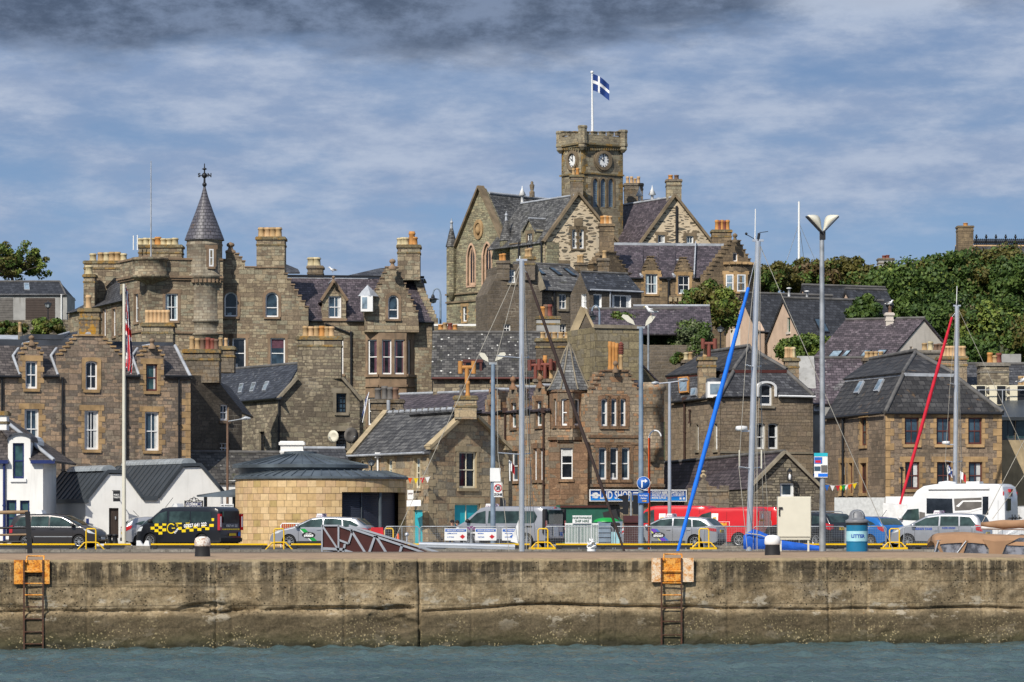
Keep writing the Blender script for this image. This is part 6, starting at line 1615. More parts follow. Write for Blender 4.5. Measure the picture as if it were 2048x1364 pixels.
# stacks
t.chimney(1141,349,1166,420,312.6,1.6,[(1147,337,'pot_buff'),(1155,336,'pot_orange')],'chimney_dark',capm='parapet_stone',pr=.17)
t.chimney(1249,366,1286,410,327,1.8,[(1255,353,'pot_pink'),(1263,353,'pot_pink'),(1270,357,'pot_buff'),(1277,353,'pot_pink')],'chimney_dark',pr=.17)
t.chimney(1333,358,1363,410,314.4,1.6,[(1341,350,'pot_orange'),(1353,350,'pot_brown')],'tower_stone',capm='chimney_dark',pr=.24)
for x,y,D in((1044.5,379,324),(1279,380,322),(1304.5,378,322)):
 c0=W(x,y,D);v_=MB();v_.lathe(c0,[(.14,-1.2),(.14,-.6),(.36,-.55),(.06,.1),(.02,.35)],10);v_.build('roof_vent',MAT['white_paint'],t.e)
st_=MB();c0=W(1064,388,326);st_.lathe(c0,[(.25,-.3),(.25,.2),(.14,.3),(.2,.55),(.24,.85),(.12,.98),(.14,1.1),(.06,1.22)],8);st_.build('roof_statue',MAT['chimney_dark'],t.e)
t.done()
# flag on the tower
fl=thing('flagpole','white flagpole on the clock tower flying a blue flag with a white cross','flagpole',W(1185,266,318))
MB().tube([W(1185,268,318),W(1184,145,318)],[.12,.07],8).ball(W(1184,144.5,318),.15).build('pole',MAT['white_paint'],fl)
def flag(parent,hoist,fly,drop,pat,name='flag',nx=26,ny=16,wob=.12,sag=0.0):
 """cloth with real folds; pat(u,v) -> material slot"""
 mb=MB();P0=V(hoist[0]);P1=V(hoist[1]);fv=V(fly)
 for j in range(ny+1):
  for i in range(nx+1):
   u,v=i/nx,j/ny
   p_=P0*(1-v)+P1*v+fv*u+V((0,0,-drop*u**1.5-sag*math.sin(u*math.pi)*.2))+V((0,1,0))*wob*math.sin(u*9+v*1.5)*(.2+u)
   mb.v.append(tuple(p_))
 for j in range(ny):
  for i in range(nx):
   a=j*(nx+1)+i;mb.f.append((a,a+1,a+nx+2,a+nx+1));mb.m.append(pat((i+.5)/nx,(j+.5)/ny));mb.sm.append(True)
 return mb
plain('flag_blue',(.012,.045,.20),.8);plain('flag_navy',(.012,.016,.07),.8);plain('flag_red',(.52,.02,.03),.8);plain('flag_white',(.75,.75,.75),.8)
fb=flag(fl,(W(1186,148,318),W(1186,181,318)),(1.52,.2,0),.95,lambda u,v:1 if abs(v-.48)<.10 or abs(u-.36)<.065 else 0)
fb.build('flag',[MAT['flag_blue'],MAT['flag_white']],fl)
# ================================================================== pink and pale modern houses on the right slope
t=Bld('pink_house','pair of modern pink harled gables with dark tiled roofs on the wooded slope','house',1540,272,'pink_harl','pale_harl')
P1=PL(1452,277,1518,271);P2=PL(1535,270,1606,263.5);rd_=V((.9,.42,0)).normalized()
t.wall(P1,[(1452,664),(1483,590),(1518,660)],back=rd_*.5);t.win(1474,628,1478,650,fr='green_paint',gl='glass_teal',cols=1,curt=0);t.fin()
t.wall(P2,[(1535,680),(1567,600),(1606,678)],back=rd_*.5);t.win(1574.5,635,1580,664,fr='green_paint',gl='glass_teal',cols=1,curt=0);t.fin()
t.wall(PL(1516,273,1540,274),[(1516,655),(1540,655)],depth=3,mi=1);t.fin()
t.wall(PL(1604,270,1735,272),[(1604,672),(1735,672)],depth=4);t.fin()
def gable_run(P_,L,A_,Rr,ln,dirv,m):
 dv=V(dirv).normalized();f=P_.n*.12
 l,a,r=P_.p(*L)+f,P_.p(*A_)+f,P_.p(*Rr)+f
 for p_ in(l,r):t.slope([p_,a,a+dv*ln,p_+dv*ln],m,.22)
 t.ridge(a,a+dv*ln,'ridge_tile',.13);return l,a,r,dv
gable_run(P1,(1450,668),(1484,586),(1519,664),8.5,rd_,'tile_black')
l,a,r,dv=gable_run(P2,(1533,684),(1567.5,596),(1607,678),9.2,rd_,'tile_black')
r2=r+V((0,0,0))
for k in(1.9,4.75):
 q4=lambda s_,v:r*(1-v)+a*v+dv*s_
 t.skylight(q4(k,.16),q4(k+.85,.16),q4(k+.85,.5),q4(k,.5),fr='black_iron',gl='glass_sky' if k>3 else 'glass_blue_sky')
t.flushw();P3=PL(1596,285,1620,282);t.wall(P3,[(1596,606),(1607,574),(1620,608)],back=rd_*.4);t.fin();gable_run(P3,(1595,608),(1607,570),(1622,612),8,rd_,'tile_black')
t.flushw();P4=PL(1684,284,1706,281);t.wall(P4,[(1684,602),(1693,582),(1706,604)],back=rd_*.4);t.flushw();gable_run(P4,(1683,604),(1693,578),(1708,608),4,rd_,'tile_black')
for k,(x,y)in enumerate(((1578,584),(1614,590))):v_=MB();v_.lathe(W(x,y,270),[(.1,-.4),(.1,.25),(.2,.25),(.2,.32),(.02,.36)],8);v_.build('roof_vent',MAT['white_paint'],t.e)
t.done()
t=Bld('pale_gable_house','pale harled gabled house with a plum slate roof and slim chimney beneath the trees','house',1820,256,'pale_harl','pale_harl')
P1=PL(1783,254,1895,257)
t.wall(P1,[(1783,712),(1848.5,638),(1895,692)],depth=3);t.win(1819.5,693,1825,699,cols=1,rows=1,fr='pale_harl',curt=0);t.fin()
dv=V((-1,.42,0)).normalized();f=P1.n*.1
l,a,r=P1.p(1780,716)+f,P1.p(1848.5,636)+f,P1.p(1899,697)+f
for p_ in(l,r):t.slope([p_,a,a+dv*6.2,p_+dv*6.2],'slate_purple',.14)
t.ridge(a,a+dv*6.2)
for k in(.5,1.1,2.1,3.0):q4=lambda s_,v:l*(1-v)+a*v+dv*s_;
for k,w_ in((.75,.7),(2.0,.5),(3.6,.35),(4.2,.8)):t.skylight(q4(k+w_,.04),q4(k,.04),q4(k,.2),q4(k+w_,.2),fr='black_iron')
t.chimney(1772,625,1787,668,256.3,.6,[(1780,613,'pot_brown')],'pale_harl',pr=.14);t.done()
# far chimneys and iron cresting over the trees
t=Bld('crested_house','far house with iron roof cresting and a tall chimney over the treetops','house',1985,395,'county_stone','dress_orange')
pl=PL(1918,395,2120,395);t.wall(pl,[(1922,530),(2120,530)],depth=6);t.fin();t.roof_front(pl,1920,2120,530,492,4,'slate_dark',rm='pot_pink')
t.chimney(1916,451,1947,540,394,1.8,[(1931,446,'pot_orange')],'county_stone',pr=.3)
cr=MB()
for k in range(40):
 x=1949+k*3.9;b0=W(x,492,399);big=k%5==1;cr.tube([b0,W(x,469 if big else 477,399)],.05 if not big else .09,4);
 if big:cr.ball(W(x,474,399),.16,0,6)
 else:cr.lathe(W(x,484,399),[(.16,-.2),(.2,0),(.16,.2)],6)
cr.tube([W(1948,479,399),W(2110,479,399)],.05,4);cr.tube([W(1948,489,399),W(2110,489,399)],.05,4);cr.build('roof_cresting',MAT['black_iron'],t.e);t.done()
t=Bld('treetop_house','house hidden by trees with only its two grey chimneys showing','house',1795,380,'grey_harl','dress_grey')
pl=PL(1750,380,1840,380);t.wall(pl,[(1752,575),(1838,575)],depth=6);t.fin()
t.chimney(1757,516,1788,585,380.5,1.6,[(1768,511,'pot_red'),(1775,510,'pot_red')],'grey_harl',capm='chimney_dark',pr=.25);t.chimney(1808,531,1833,585,380.5,1.5,[(1816,525,'pot_orange'),(1824,525,'pot_orange')],'grey_harl',capm='chimney_dark',pr=.25);t.done()
# ================================================================== vehicles
def paints():
 for n,c,fl in(('car_silver',(.42,.43,.46),.45),('car_charcoal',(.045,.04,.04),.3),('car_black',(.010,.011,.014),0),('car_red',(.62,.012,.016),0),('car_blue',(.015,.16,.50),.2),
                     ('car_white',(.80,.80,.80),0),('car_grey',(.40,.405,.43),.4)):paint(n,c,flake=fl)
 plain('tyre',(.014,.014,.015),.85);plain('alloy',(.50,.51,.52),.3,metal=.6);plain('trim_black',(.018,.018,.02),.6)
 m,t,b=newmat('lamp_clear');setin(t,b,Base_Color=(.62,.64,.66),Roughness=.1)
 m,t,b=newmat('lamp_red');setin(t,b,Base_Color=(.45,.012,.015),Roughness=.12,Coat_Weight=1.0)
 plain('plate_yellow',(.72,.48,.02),.5);plain('livery_yellow',(.80,.58,.01),.45,vary=.03);plain('livery_green',(.01,.30,.05),.4);plain('livery_purple',(.13,.03,.42),.4);plain('livery_lemon',(.78,.80,.02),.4);plain('letter_blue',(.02,.07,.38),.5);plain('letter_red',(.55,.02,.03),.5);plain('letter_gold',(.75,.42,.03),.5);plain('letter_plum',(.18,.04,.16),.5);plain('sticker_blue',(.02,.12,.45),.5)
paints()
def interp(pts,x):
 for(a,b),(c,d)in zip(pts,pts[1:]):
  if x<=c:return b+(d-b)*max(0,(x-a))/(c-a)if c>a else d
 return pts[-1][1]
class Car:
 def __init__(s,kind,label,cat,L,Wd,top,belt,wheels,body,sill=.24,tumble=.24,ra=.36,rw=.315,endtaper=.16,group=None,cladding=False):
  s.e=thing(kind,label,cat,(0,0,0),group);s.L,s.Wd,s.top,s.belt,s.wh,s.tum,s.et,s.sill=L,Wd,top,belt,wheels,tumble,endtaper,sill
  xs=sorted(set([round(-L/2+L*i/90,4)for i in range(91)]+[p[0]for p in top]+[x+d for x in wheels for d in(-ra,-ra+.01,ra-.01,ra)]))
  b=MB();N=9
  rows=[]
  for x in xs:
   zt=interp(top,x);zb=sill+.10*max(0,(abs(x)-(L/2-.25))/.25)
   for xc in wheels:
    if abs(x-xc)<ra:zb=max(zb,rw+math.sqrt(ra*ra-(x-xc)**2))
   zb=min(zb,zt-.06);ze=max(zb+.02,zt-.07)
   half=[(s.hw(x,zb+(ze-zb)*k/N),zb+(ze-zb)*k/N)for k in range(N+1)]
   h=s.hw(x,ze)
   half+=[(h*.965,zt-.025),(h*.9,zt-.004),(h*.5,zt+.012),(0,zt+.018)]
   rows.append([V((x,-y,z))for y,z in half]+[V((x,y,z))for y,z in half[-2::-1]])
  n=len(rows[0]);vs=[p for r in rows for p in r]
  fs=[(i*n+k,(i+1)*n+k,(i+1)*n+k+1,i*n+k+1)for i in range(len(rows)-1)for k in range(n-1)]
  b.add(vs,fs,0,True);b.add(rows[0],[tuple(range(n))],0);b.add(rows[-1],[tuple(reversed(range(n)))],0)
  s.body=b.build('body',MAT[body],s.e,(0,0,0))
  u=MB();u.box((-L/2+.12,-Wd*.40,.2),(L/2-.14,Wd*.40,min(.75,belt-.1)));u.build('underbody',MAT['trim_black'],s.e,(0,0,0))
  for xc in wheels:
   for sd in(-1,1):s.wheel(xc,sd,rw)
 def hw(s,x,z):
  d=max(0,abs(x)-(s.L/2-.8))/.8
  h=s.Wd/2*(1-s.et*d**2.4)
  if z>s.belt:h-=s.tum*(z-s.belt)
  else:h-=.035*max(0,(s.belt-.28-z))+.02*max(0,1-abs(z-s.belt+.12)/.14)*0
  return h
 def pt(s,x,z,sd,off=.012):return V((x,sd*(s.hw(x,z)+off),z))
 def wheel(s,xc,sd,r):
  y0=sd*(s.Wd/2-.02)
  def rot(mb):mb.v=[(xc+v[0],y0-sd*.21+sd*v[2],r+v[1])for v in mb.v]
  t=MB();t.lathe((0,0,0),[(r*.3,.0),(r*.96,.0),(r,.03),(r,.17),(r*.95,.2),(r*.7,.205),(r*.68,.17)],26,0);rot(t)
  wo=t.build('wheel',MAT['tyre'],s.e,(xc,y0,0))
  m=MB();m.lathe((0,0,0),[(r*.69,.2),(r*.64,.205),(r*.62,.15)],26,0);m.lathe((0,0,0),[(.05,.185),(.001,.19)],10,0)
  for k in range(10):
   a=R(k*36+(3 if k%2 else-3));p0=V((.03*math.cos(a),.03*math.sin(a),.178));p1=V((r*.645*math.cos(a),r*.645*math.sin(a),.185));m.bar(p0,p1,.035,.02,0,up=(0,0,1))
  rot(m);m.build('rim',MAT['alloy'],wo,(xc,y0,r))
 def patch(s,pts,m,name,sd,off=.012,dens=.12):
  """flat decal or pane that follows the flank"""
  b=MB();xs=sorted(set([round(p[0],4)for p in pts]));q_=[]
  for a,c in zip(xs,xs[1:]):
   k=max(1,int((c-a)/dens));q_+=[a+(c-a)*i/k for i in range(k)]
  q_.append(xs[-1]);ed=list(zip(pts,pts[1:]+pts[:1]));cols=[]
  for x in q_:
   zs=[]
   for(a,c),(d,e)in ed:
    if abs(a-d)<1e-6:
     if abs(a-x)<1e-4:zs+=[c,e]
    elif min(a,d)-1e-5<=x<=max(a,d)+1e-5:zs.append(c+(e-c)*(x-a)/(d-a))
   cols.append((x,min(zs),max(zs)))
  for x,lo,hi in cols:b.v+=[tuple(s.pt(x,lo+(hi-lo)*f,sd,off))for f in(0,.25,.5,.75,1)]
  for i in range(len(cols)-1):
   for k in range(4):
    f=(i*5+k,i*5+5+k,i*5+6+k,i*5+1+k);b.f.append(f if sd<0 else f[::-1]);b.m.append(0);b.sm.append(False)
  return b.build(name,MAT[m],s.e)
 def glass(s,polys,sides=(1,-1),m='glass_car'):
  for sd in sides:
   for p in polys:s.patch(p,m,'side_window',sd)
 def screen(s,xa,xb,name,k=.86,m='glass_car'):
  b=MB();rows=[]
  for i in range(9):
   x=xa+(xb-xa)*i/8;zt=interp(s.top,x);h=s.hw(x,zt-.07)
   rows.append([V((x,h*f*k,zt+.018-.02*f*f+.012))for f in(-1,-.6,0,.6,1)])
  vs=[p for r in rows for p in r];up=1 if xb>xa else-1
  fs=[(i*5+j,(i+1)*5+j,(i+1)*5+j+1,i*5+j+1)[::up]for i in range(8)for j in range(4)]
  b.add(vs,fs,0,True);return b.build(name,MAT[m],s.e)
 def box(s,a,b,m,name,parent=None):
  return MB().box(a,b).build(name,MAT[m],parent or s.e)
 def lamp(s,name,m,pts,sd): # wraps round the corner: list of (x,z) on the flank
  return s.patch(pts,m,name,sd,.014,.06)
 def mirror(s,x,z,m):
  for sd in(-1,1):
   y=s.hw(x,z);b=MB();b.lathe((x,sd*(y+.13),z),[(.02,-.09),(.1,-.06),(.11,.03),(.05,.09),(.01,.1)],10,0,sy=1.0);b.bar((x,sd*y,z-.04),(x,sd*(y+.1),z-.04),.05,.05);b.build('mirror',MAT[m],s.e)
 def handles(s,xs,z,m='alloy'):
  for sd in(-1,1):
   for x in xs:p=s.pt(x,z,sd,.02);MB().bar((x-.1,p.y,z),(x+.1,p.y,z),.035,.03).build('door_handle',MAT[m],s.e)
 def seams(s,xs,z0,z1,m='trim_black'):
  for sd in(-1,1):
   for x in xs:s.patch([(x-.006,z0),(x-.006,z1),(x+.006,z1),(x+.006,z0)],m,'door_seam',sd,.004)
 def rear_plate(s,z,m='plate_yellow'):
  x=-s.L/2-.02;p=s.box((x,-.26,z),(x+.03,.26,z+.12),m,'number_plate');t=MB();text_mesh('PK12 FHB',.10,frameM((x-.003,0,z+.06),(0,-1,0),(0,0,1)),t);t.build('lettering',MAT['black_iron'],p)
 def front_plate(s,z):
  x=s.L/2+.005;s.box((x-.03,-.26,z),(x+.015,.26,z+.12),'white_paint','number_plate')
 def roof_sign(s,x,txt='TAXI',w=.34):
  z=interp(s.top,x)+.01;b=MB();
  b.prism([(x-.16,-w,z),(x+.2,-w,z),(x+.13,-w*.9,z+.17),(x-.1,-w*.9,z+.17)],(0,2*w,0))
  o=b.build('roof_sign',MAT['white_paint'],s.e);t=MB()
  for sd in(-1,1):
   text_mesh(txt,.15,frameM((x+.02,sd*(w+.012),z+.085),(-sd,0,0),(0,0,1)),t,0,bold=.006)
  if w>.3:text_mesh(txt,.2,frameM((x-.14,0,z+.08),(0,-1,0),(.3,0,1)),t,0,bold=.006);t.build('lettering',MAT['letter_plum'],o)
 def side_text(s,txt,size,x,z,sd,m,bold=.004,sx=1.0,tilt=0.0,off=.018,parent=None,align='CENTER'):
  b=MB()
  def M(v):
   a=v.x*math.cos(tilt)-v.y*math.sin(tilt);c=v.x*math.sin(tilt)+v.y*math.cos(tilt)
   return s.pt(x-sd*a,z+c,sd,off+v.z)
  text_mesh(txt,size,M,b,0,align,bold,sx);return b.build('lettering',MAT[m],parent or s.e)
 def go(s,xc,D,yaw,z=2.0):
  place(s.e,((xc-CX)*D/F,D,z),R(yaw));return s.e
ESTATE=[(-2.41,.45),(-2.40,.86),(-2.34,1.0),(-2.25,1.06),(-1.86,1.38),(-1.6,1.44),(-.9,1.475),(-.2,1.48),(.3,1.43),(.75,1.24),(1.22,1.02),(1.5,.96),(2.0,.84),(2.25,.73),(2.36,.6),(2.41,.42)]
def estate(label,green):
 c=Car('estate_taxi',label,'taxi',4.82,1.81,ESTATE,.96,(-1.33,1.42),'car_silver')
 c.glass([[(1.08,1.0),(.36,1.34),(-.22,1.405),(-.22,1.0)],[(-.29,1.0),(-.29,1.405),(-.8,1.4),(-1.14,1.37),(-1.18,1.0)],[(-1.25,1.0),(-1.21,1.36),(-1.6,1.31),(-1.98,1.08),(-1.9,1.03)]])
 c.screen(.38,1.2,'windscreen');c.screen(-2.22,-1.86,'rear_window')
 for sd in(1,-1):
  c.lamp('headlight','lamp_clear',[(2.30,.66),(1.95,.82),(1.72,.84),(1.95,.7)],sd);c.lamp('tail_light','lamp_red',[(-2.37,.92),(-1.95,.98),(-1.98,.84),(-2.37,.78)],sd)
  c.patch([(1.05,.24),(1.05,.33),(-.95,.36),(-.95,.24)],'trim_black','sill_trim',sd)
 c.mirror(.98,1.04,'car_silver');c.handles((-.05,-1.02),.87);c.seams((.95,-.26,-1.2),.3,.98);c.rear_plate(.75);c.front_plate(.42);c.roof_sign(.05)
 c.box((-2.42,-.7,.28),(-2.36,.7,.42),'trim_black','bumper');c.box((2.33,-.55,.32),(2.40,.55,.44),'trim_black','grille')
 for sd in(1,-1):
  A_=((.86,.92),(.62,.92),(-.02,.3),(.24,.3));c.patch(list(A_),'livery_green' if green else 'livery_purple','livery_stripe',sd,.010)
  c.patch([(.93,.92),(.88,.92),(.26,.3),(.31,.3)],'white_paint' if green else 'livery_lemon','livery_stripe',sd,.011)
  if not green:c.patch([(.62,.92),(.5,.92),(-.14,.3),(-.02,.3)],'sticker_blue','livery_stripe',sd,.010)
  o=c.patch([(.44+.33*math.cos(i*math.pi/10),.62+.15*math.sin(i*math.pi/10))for i in range(20)],'black_iron','livery_badge',sd,.015)
  c.side_text('690069',.155,.44,.585,sd,'white_paint',.008,1.0,parent=o,off=.02);c.side_text('SIXY NINE',.06,.44,.695,sd,'white_paint',.002,parent=o,off=.02)
 return c
estate('silver estate taxi with a green diagonal stripe behind the sloping gangway',True).go(646,162,180-13)
estate('silver estate taxi with a purple and yellow diagonal stripe beside the blue furled sail',False).go(1346,161,180-20)
MPV=[(-2.23,.45),(-2.21,.95),(-2.17,1.1),(-1.98,1.48),(-1.75,1.58),(-1.0,1.62),(-.2,1.62),(.45,1.54),(.9,1.33),(1.32,1.08),(1.6,1.0),(1.95,.88),(2.12,.75),(2.2,.6),(2.23,.42)]
MPVG=[[(1.32,1.02),(.5,1.42),(-.12,1.50),(-.12,1.02)],[(-.2,1.02),(-.2,1.505),(-1.05,1.50),(-1.08,1.02)],[(-1.15,1.03),(-1.12,1.495),(-1.6,1.46),(-1.88,1.12),(-1.8,1.06)]]
c=Car('people_carrier','dark bronze people carrier parked by the white house facing right','car',4.47,1.80,MPV,.98,(-1.32,1.33),'car_charcoal');c.glass(MPVG);c.screen(.5,1.3,'windscreen');c.screen(-2.14,-1.86,'rear_window')
for sd in(1,-1):
 c.lamp('headlight','lamp_clear',[(2.16,.66),(1.78,.88),(1.55,.9),(1.8,.72)],sd);c.lamp('tail_light','lamp_red',[(-2.19,1.04),(-2.0,1.08),(-2.02,.72),(-2.19,.7)],sd);c.patch([(1.0,.52),(1.0,.56),(-.9,.56),(-.9,.52)],'alloy','side_moulding',sd)
 c.patch([(1.3,.985),(1.3,1.005),(-1.9,1.03),(-1.9,1.005)],'alloy','window_trim',sd,.011)
c.mirror(1.05,1.08,'trim_black');c.handles((-.02,-.95),.9,'car_charcoal');c.seams((1.0,-.16,-1.1),.32,1.0);c.front_plate(.4);c.roof_sign(-.9,w=.3)
c.box((2.17,-.6,.42),(2.225,.6,.55),'trim_black','grille');c.go(117,163,-12)
HATCH=[(-2.05,.45),(-2.04,.9),(-1.98,1.02),(-1.72,1.28),(-1.5,1.42),(-.9,1.48),(-.2,1.49),(.35,1.42),(.8,1.22),(1.2,1.02),(1.5,.95),(1.8,.84),(1.98,.68),(2.05,.42)]
HATCHG=[[(1.15,.99),(.4,1.32),(-.1,1.39),(-.1,.99)],[(-.17,.99),(-.17,1.39),(-.85,1.36),(-1.15,1.12),(-1.1,1.0)],[(-1.2,1.08),(-1.0,1.3),(-1.3,1.24),(-1.55,1.12)]]
def hatch(label,body,kind='hatchback'):
 c=Car(kind,label,'car',4.1,1.77,HATCH,.95,(-1.25,1.28),body);c.glass(HATCHG);c.screen(.42,1.18,'windscreen');c.screen(-1.92,-1.54,'rear_window')
 for sd in(1,-1):c.lamp('headlight','lamp_clear',[(1.95,.66),(1.65,.84),(1.42,.86),(1.65,.7)],sd);c.lamp('tail_light','lamp_red',[(-2.02,.98),(-1.62,1.08),(-1.72,.9),(-2.0,.76)],sd)
 c.mirror(.95,1.04,body);c.handles((0,-.85),.86);c.seams((.95,-.13,-1.1),.3,.97);c.rear_plate(.62);MB().tube([(-1.2,.0,1.49),(-1.5,.0,1.8)],.012,5).build('aerial',MAT['black_iron'],c.e)
 c.box((-2.06,-.7,.28),(-2.0,.7,.45),'trim_black','bumper');return c
hatch('silver hatchback half hidden behind the black and yellow van','car_silver').go(326,171,14)
hatch('bright blue hatchback between the litter bin and the motorhome','car_blue').go(1726,163,180-48)
hatch('white hatchback at the right edge behind the boat canopy','car_white').go(2086,158,180+8)
SUV=[(-2.3,.5),(-2.28,1.0),(-2.22,1.14),(-1.98,1.5),(-1.8,1.62),(-1.0,1.68),(-.2,1.68),(.4,1.6),(.85,1.36),(1.25,1.14),(1.6,1.08),(2.0,1.0),(2.2,.82),(2.3,.45)]
c=Car('off_roader','black off-roader with roof rails seen from behind between the steel post and the cream cabinet','car',4.6,1.86,SUV,1.08,(-1.36,1.36),'car_black',rw=.36,ra=.41)
c.glass([[(1.2,1.12),(.46,1.5),(-.1,1.56),(-.1,1.12)],[(-.18,1.12),(-.18,1.565),(-1.0,1.55),(-1.05,1.12)],[(-1.12,1.13),(-1.08,1.54),(-1.5,1.5),(-1.8,1.2)]]);c.screen(.45,1.22,'windscreen');c.screen(-2.19,-1.86,'rear_window')
for sd in(1,-1):
 c.lamp('tail_light','lamp_red',[(-2.26,1.12),(-1.92,1.2),(-2.02,.92),(-2.26,.84)],sd);MB().tube([(-1.6,sd*.66,1.66),(-1.5,sd*.66,1.74),(.1,sd*.66,1.74),(.25,sd*.66,1.66)],.025,6).build('roof_rail',MAT['alloy'],c.e)
 c.box((-2.31,sd*.78-.1,.9),(-2.27,sd*.78+.1,1.12),'lamp_red','tail_light')
c.rear_plate(.86);c.mirror(.98,1.16,'car_black');c.handles((0,-.9),.98,'trim_black');c.box((-2.33,-.75,.36),(-2.26,.75,.5),'trim_black','bumper');c.go(1618,163,180-50)
OR=[(-2.22,.5),(-2.2,.95),(-2.15,1.1),(-1.96,1.46),(-1.78,1.58),(-1.0,1.63),(-.2,1.63),(.42,1.55),(.9,1.32),(1.3,1.1),(1.65,1.04),(2.0,.94),(2.15,.78),(2.22,.45)]
c=Car('estate_taxi','silver high-roofed taxi with blue lettering in front of the motorhome','taxi',4.45,1.83,OR,1.0,(-1.35,1.36),'car_silver',rw=.34,ra=.39);c.glass(MPVG);c.screen(.5,1.28,'windscreen');c.screen(-2.12,-1.84,'rear_window')
for sd in(1,-1):
 c.lamp('headlight','lamp_clear',[(2.1,.72),(1.8,.92),(1.6,.96),(1.82,.78)],sd);c.lamp('tail_light','lamp_red',[(-2.18,1.06),(-1.86,1.12),(-1.9,.86),(-2.18,.8)],sd);c.patch([(1.0,.26),(1.0,.36),(-.95,.36),(-.95,.26)],'trim_black','sill_trim',sd)
 c.side_text("KING'S TAXIS",.13,.56,.92,sd,'letter_blue',.006);c.side_text('01595 696969',.11,-.62,1.0-.04,sd,'letter_blue',.004)
c.mirror(1.05,1.08,'car_silver');c.handles((-.02,-.95),.86);c.seams((1.0,-.16,-1.1),.32,1.0);c.rear_plate(.66);c.roof_sign(.1);c.go(1883,157.5,180-24)
def vanprof(L,H):h=L/2;return[(-h,.45),(-h+.02,1.0),(-h+.06,1.5),(-h+.14,H-.1),(-h+.3,H-.02),(-.5,H),(h-1.95,H-.01),(h-1.6,H-.07),(h-.95,1.42),(h-.72,1.24),(h-.3,1.06),(h-.1,.85),(h-.02,.6),(h,.4)]
def van(kind,label,cat,L,H,body,rear_side,group=None,cab=True,tumble=.10):
 top=vanprof(L,H);h=L/2
 c=Car(kind,label,cat,L,1.98,top,1.12,(-h+1.02,h-.93),body,sill=.26,tumble=tumble,rw=.34,ra=.40,group=group)
 c.glass([[(h-.92,1.2),(h-1.45,H-.32),(h-1.92,H-.2),(h-1.96,1.16)]])
 if rear_side:c.glass(rear_side)
 c.screen(h-1.55,h-.85,'windscreen');c.mirror(h-1.02,1.28,'trim_black');c.seams((h-2.02,h-.95),.3,1.15)
 for sd in(1,-1):
  c.lamp('headlight','lamp_clear',[(h-.08,.78),(h-.34,1.0),(h-.52,1.02),(h-.4,.8)],sd)
  c.patch([(-h+.05,.36),(-h+.05,.26),(-h+.6,.26),(-h+.6,.36)],'trim_black','bumper',sd)
 c.box((-h-.03,-.86,.3),(-h+.06,.86,.48),'trim_black','bumper');c.box((h-.06,-.6,.36),(h+.005,.6,.52),'trim_black','grille')
 return c,h
# black taxi van with chequers
c,h=van('taxi_van','black taxi van with yellow chequer stripes and white phone number','taxi',5.0,1.96,'car_black',[[(.42,1.2),(.42,1.74),(-.78,1.74),(-.8,1.2)],[(-.86,1.2),(-.84,1.74),(-2.0,1.72),(-2.08,1.22)]])
for sd in(1,-1):
 for i in range(16):
  for j in range(4):
   if(i+j)%2:continue
   x=1.5-i*.23;z=.60+j*.135+i*.018
   if(j==0 and i<1)or(j==3 and i<1):continue
   if math.hypot(x-.115-.24,z+.07-.93)<.36:continue
   if x<.0 and j==2:continue
   c.patch([(x,z),(x-.23,z+.004),(x-.23,z+.139),(x,z+.135)],'livery_yellow','chequer',sd,.010,.3)
 rg=MB()
 for i in range(26):
  a,b_=R(40+i*11),R(40+(i+1)*11)
  q_=[c.pt(.28-sd*r_*math.cos(t_),.93+r_*math.sin(t_),sd,.02)for r_,t_ in((.20,a),(.25,a),(.25,b_),(.20,b_))];rg.tess([q_],0,V((0,sd,0)))
 q_=[c.pt(.28-sd*dx,.93+dz,sd,.02)for dx,dz in((.03,-.01),(.03,.035),(.23,.035),(.23,-.01))];rg.tess([q_],0,V((0,sd,0)))
 rg.build('lettering',MAT['livery_yellow'],c.e)
 c.side_text("'S",.24,.28-sd*.34,1.1,sd,'livery_yellow',.004);c.side_text('TAXI',.12,.28-sd*.3,.8,sd,'white_paint',.006,1.2,.8)
 c.side_text('07827 641 222',.22,-1.14,1.085,sd,'white_paint',.008,1.0,.078)
c.box((-h-.035,-.62,1.2),(-h+.05,.62,1.75),'glass_dull','rear_window')
for y in(-.86,.86):c.box((-h-.03,y-.09,.85),(-h+.1,y+.09,1.62),'lamp_red','tail_light');c.box((-h-.035,y-.05,1.0),(-h-.02,y+.05,1.5),'white_paint','reversing_light')
for k in range(18):
 if k%2:c.box((-h-.045,-.72+k*.08,.86),(-h-.03,-.64+k*.08,.92),'livery_yellow','chequer')
t_=MB();text_mesh('07827 641 222',.15,frameM((-h-.045,0,1.05),(0,-1,0),(0,0,1)),t_,bold=.003);t_.build('lettering',MAT['white_paint'],c.e)
c.box((-h-.045,-.36,.58),(-h-.03,.16,.70),'plate_yellow','number_plate');c.box((-h-.045,-.72,.56),(-h-.03,-.56,.76),'sticker_blue','sticker');c.roof_sign(h-1.9,w=.26)
MB().tube([(h-1.5,.5,1.93),(h-1.95,.5,2.4)],.012,5).build('aerial',MAT['black_iron'],c.e)
c.go(377,163.5,180-31)
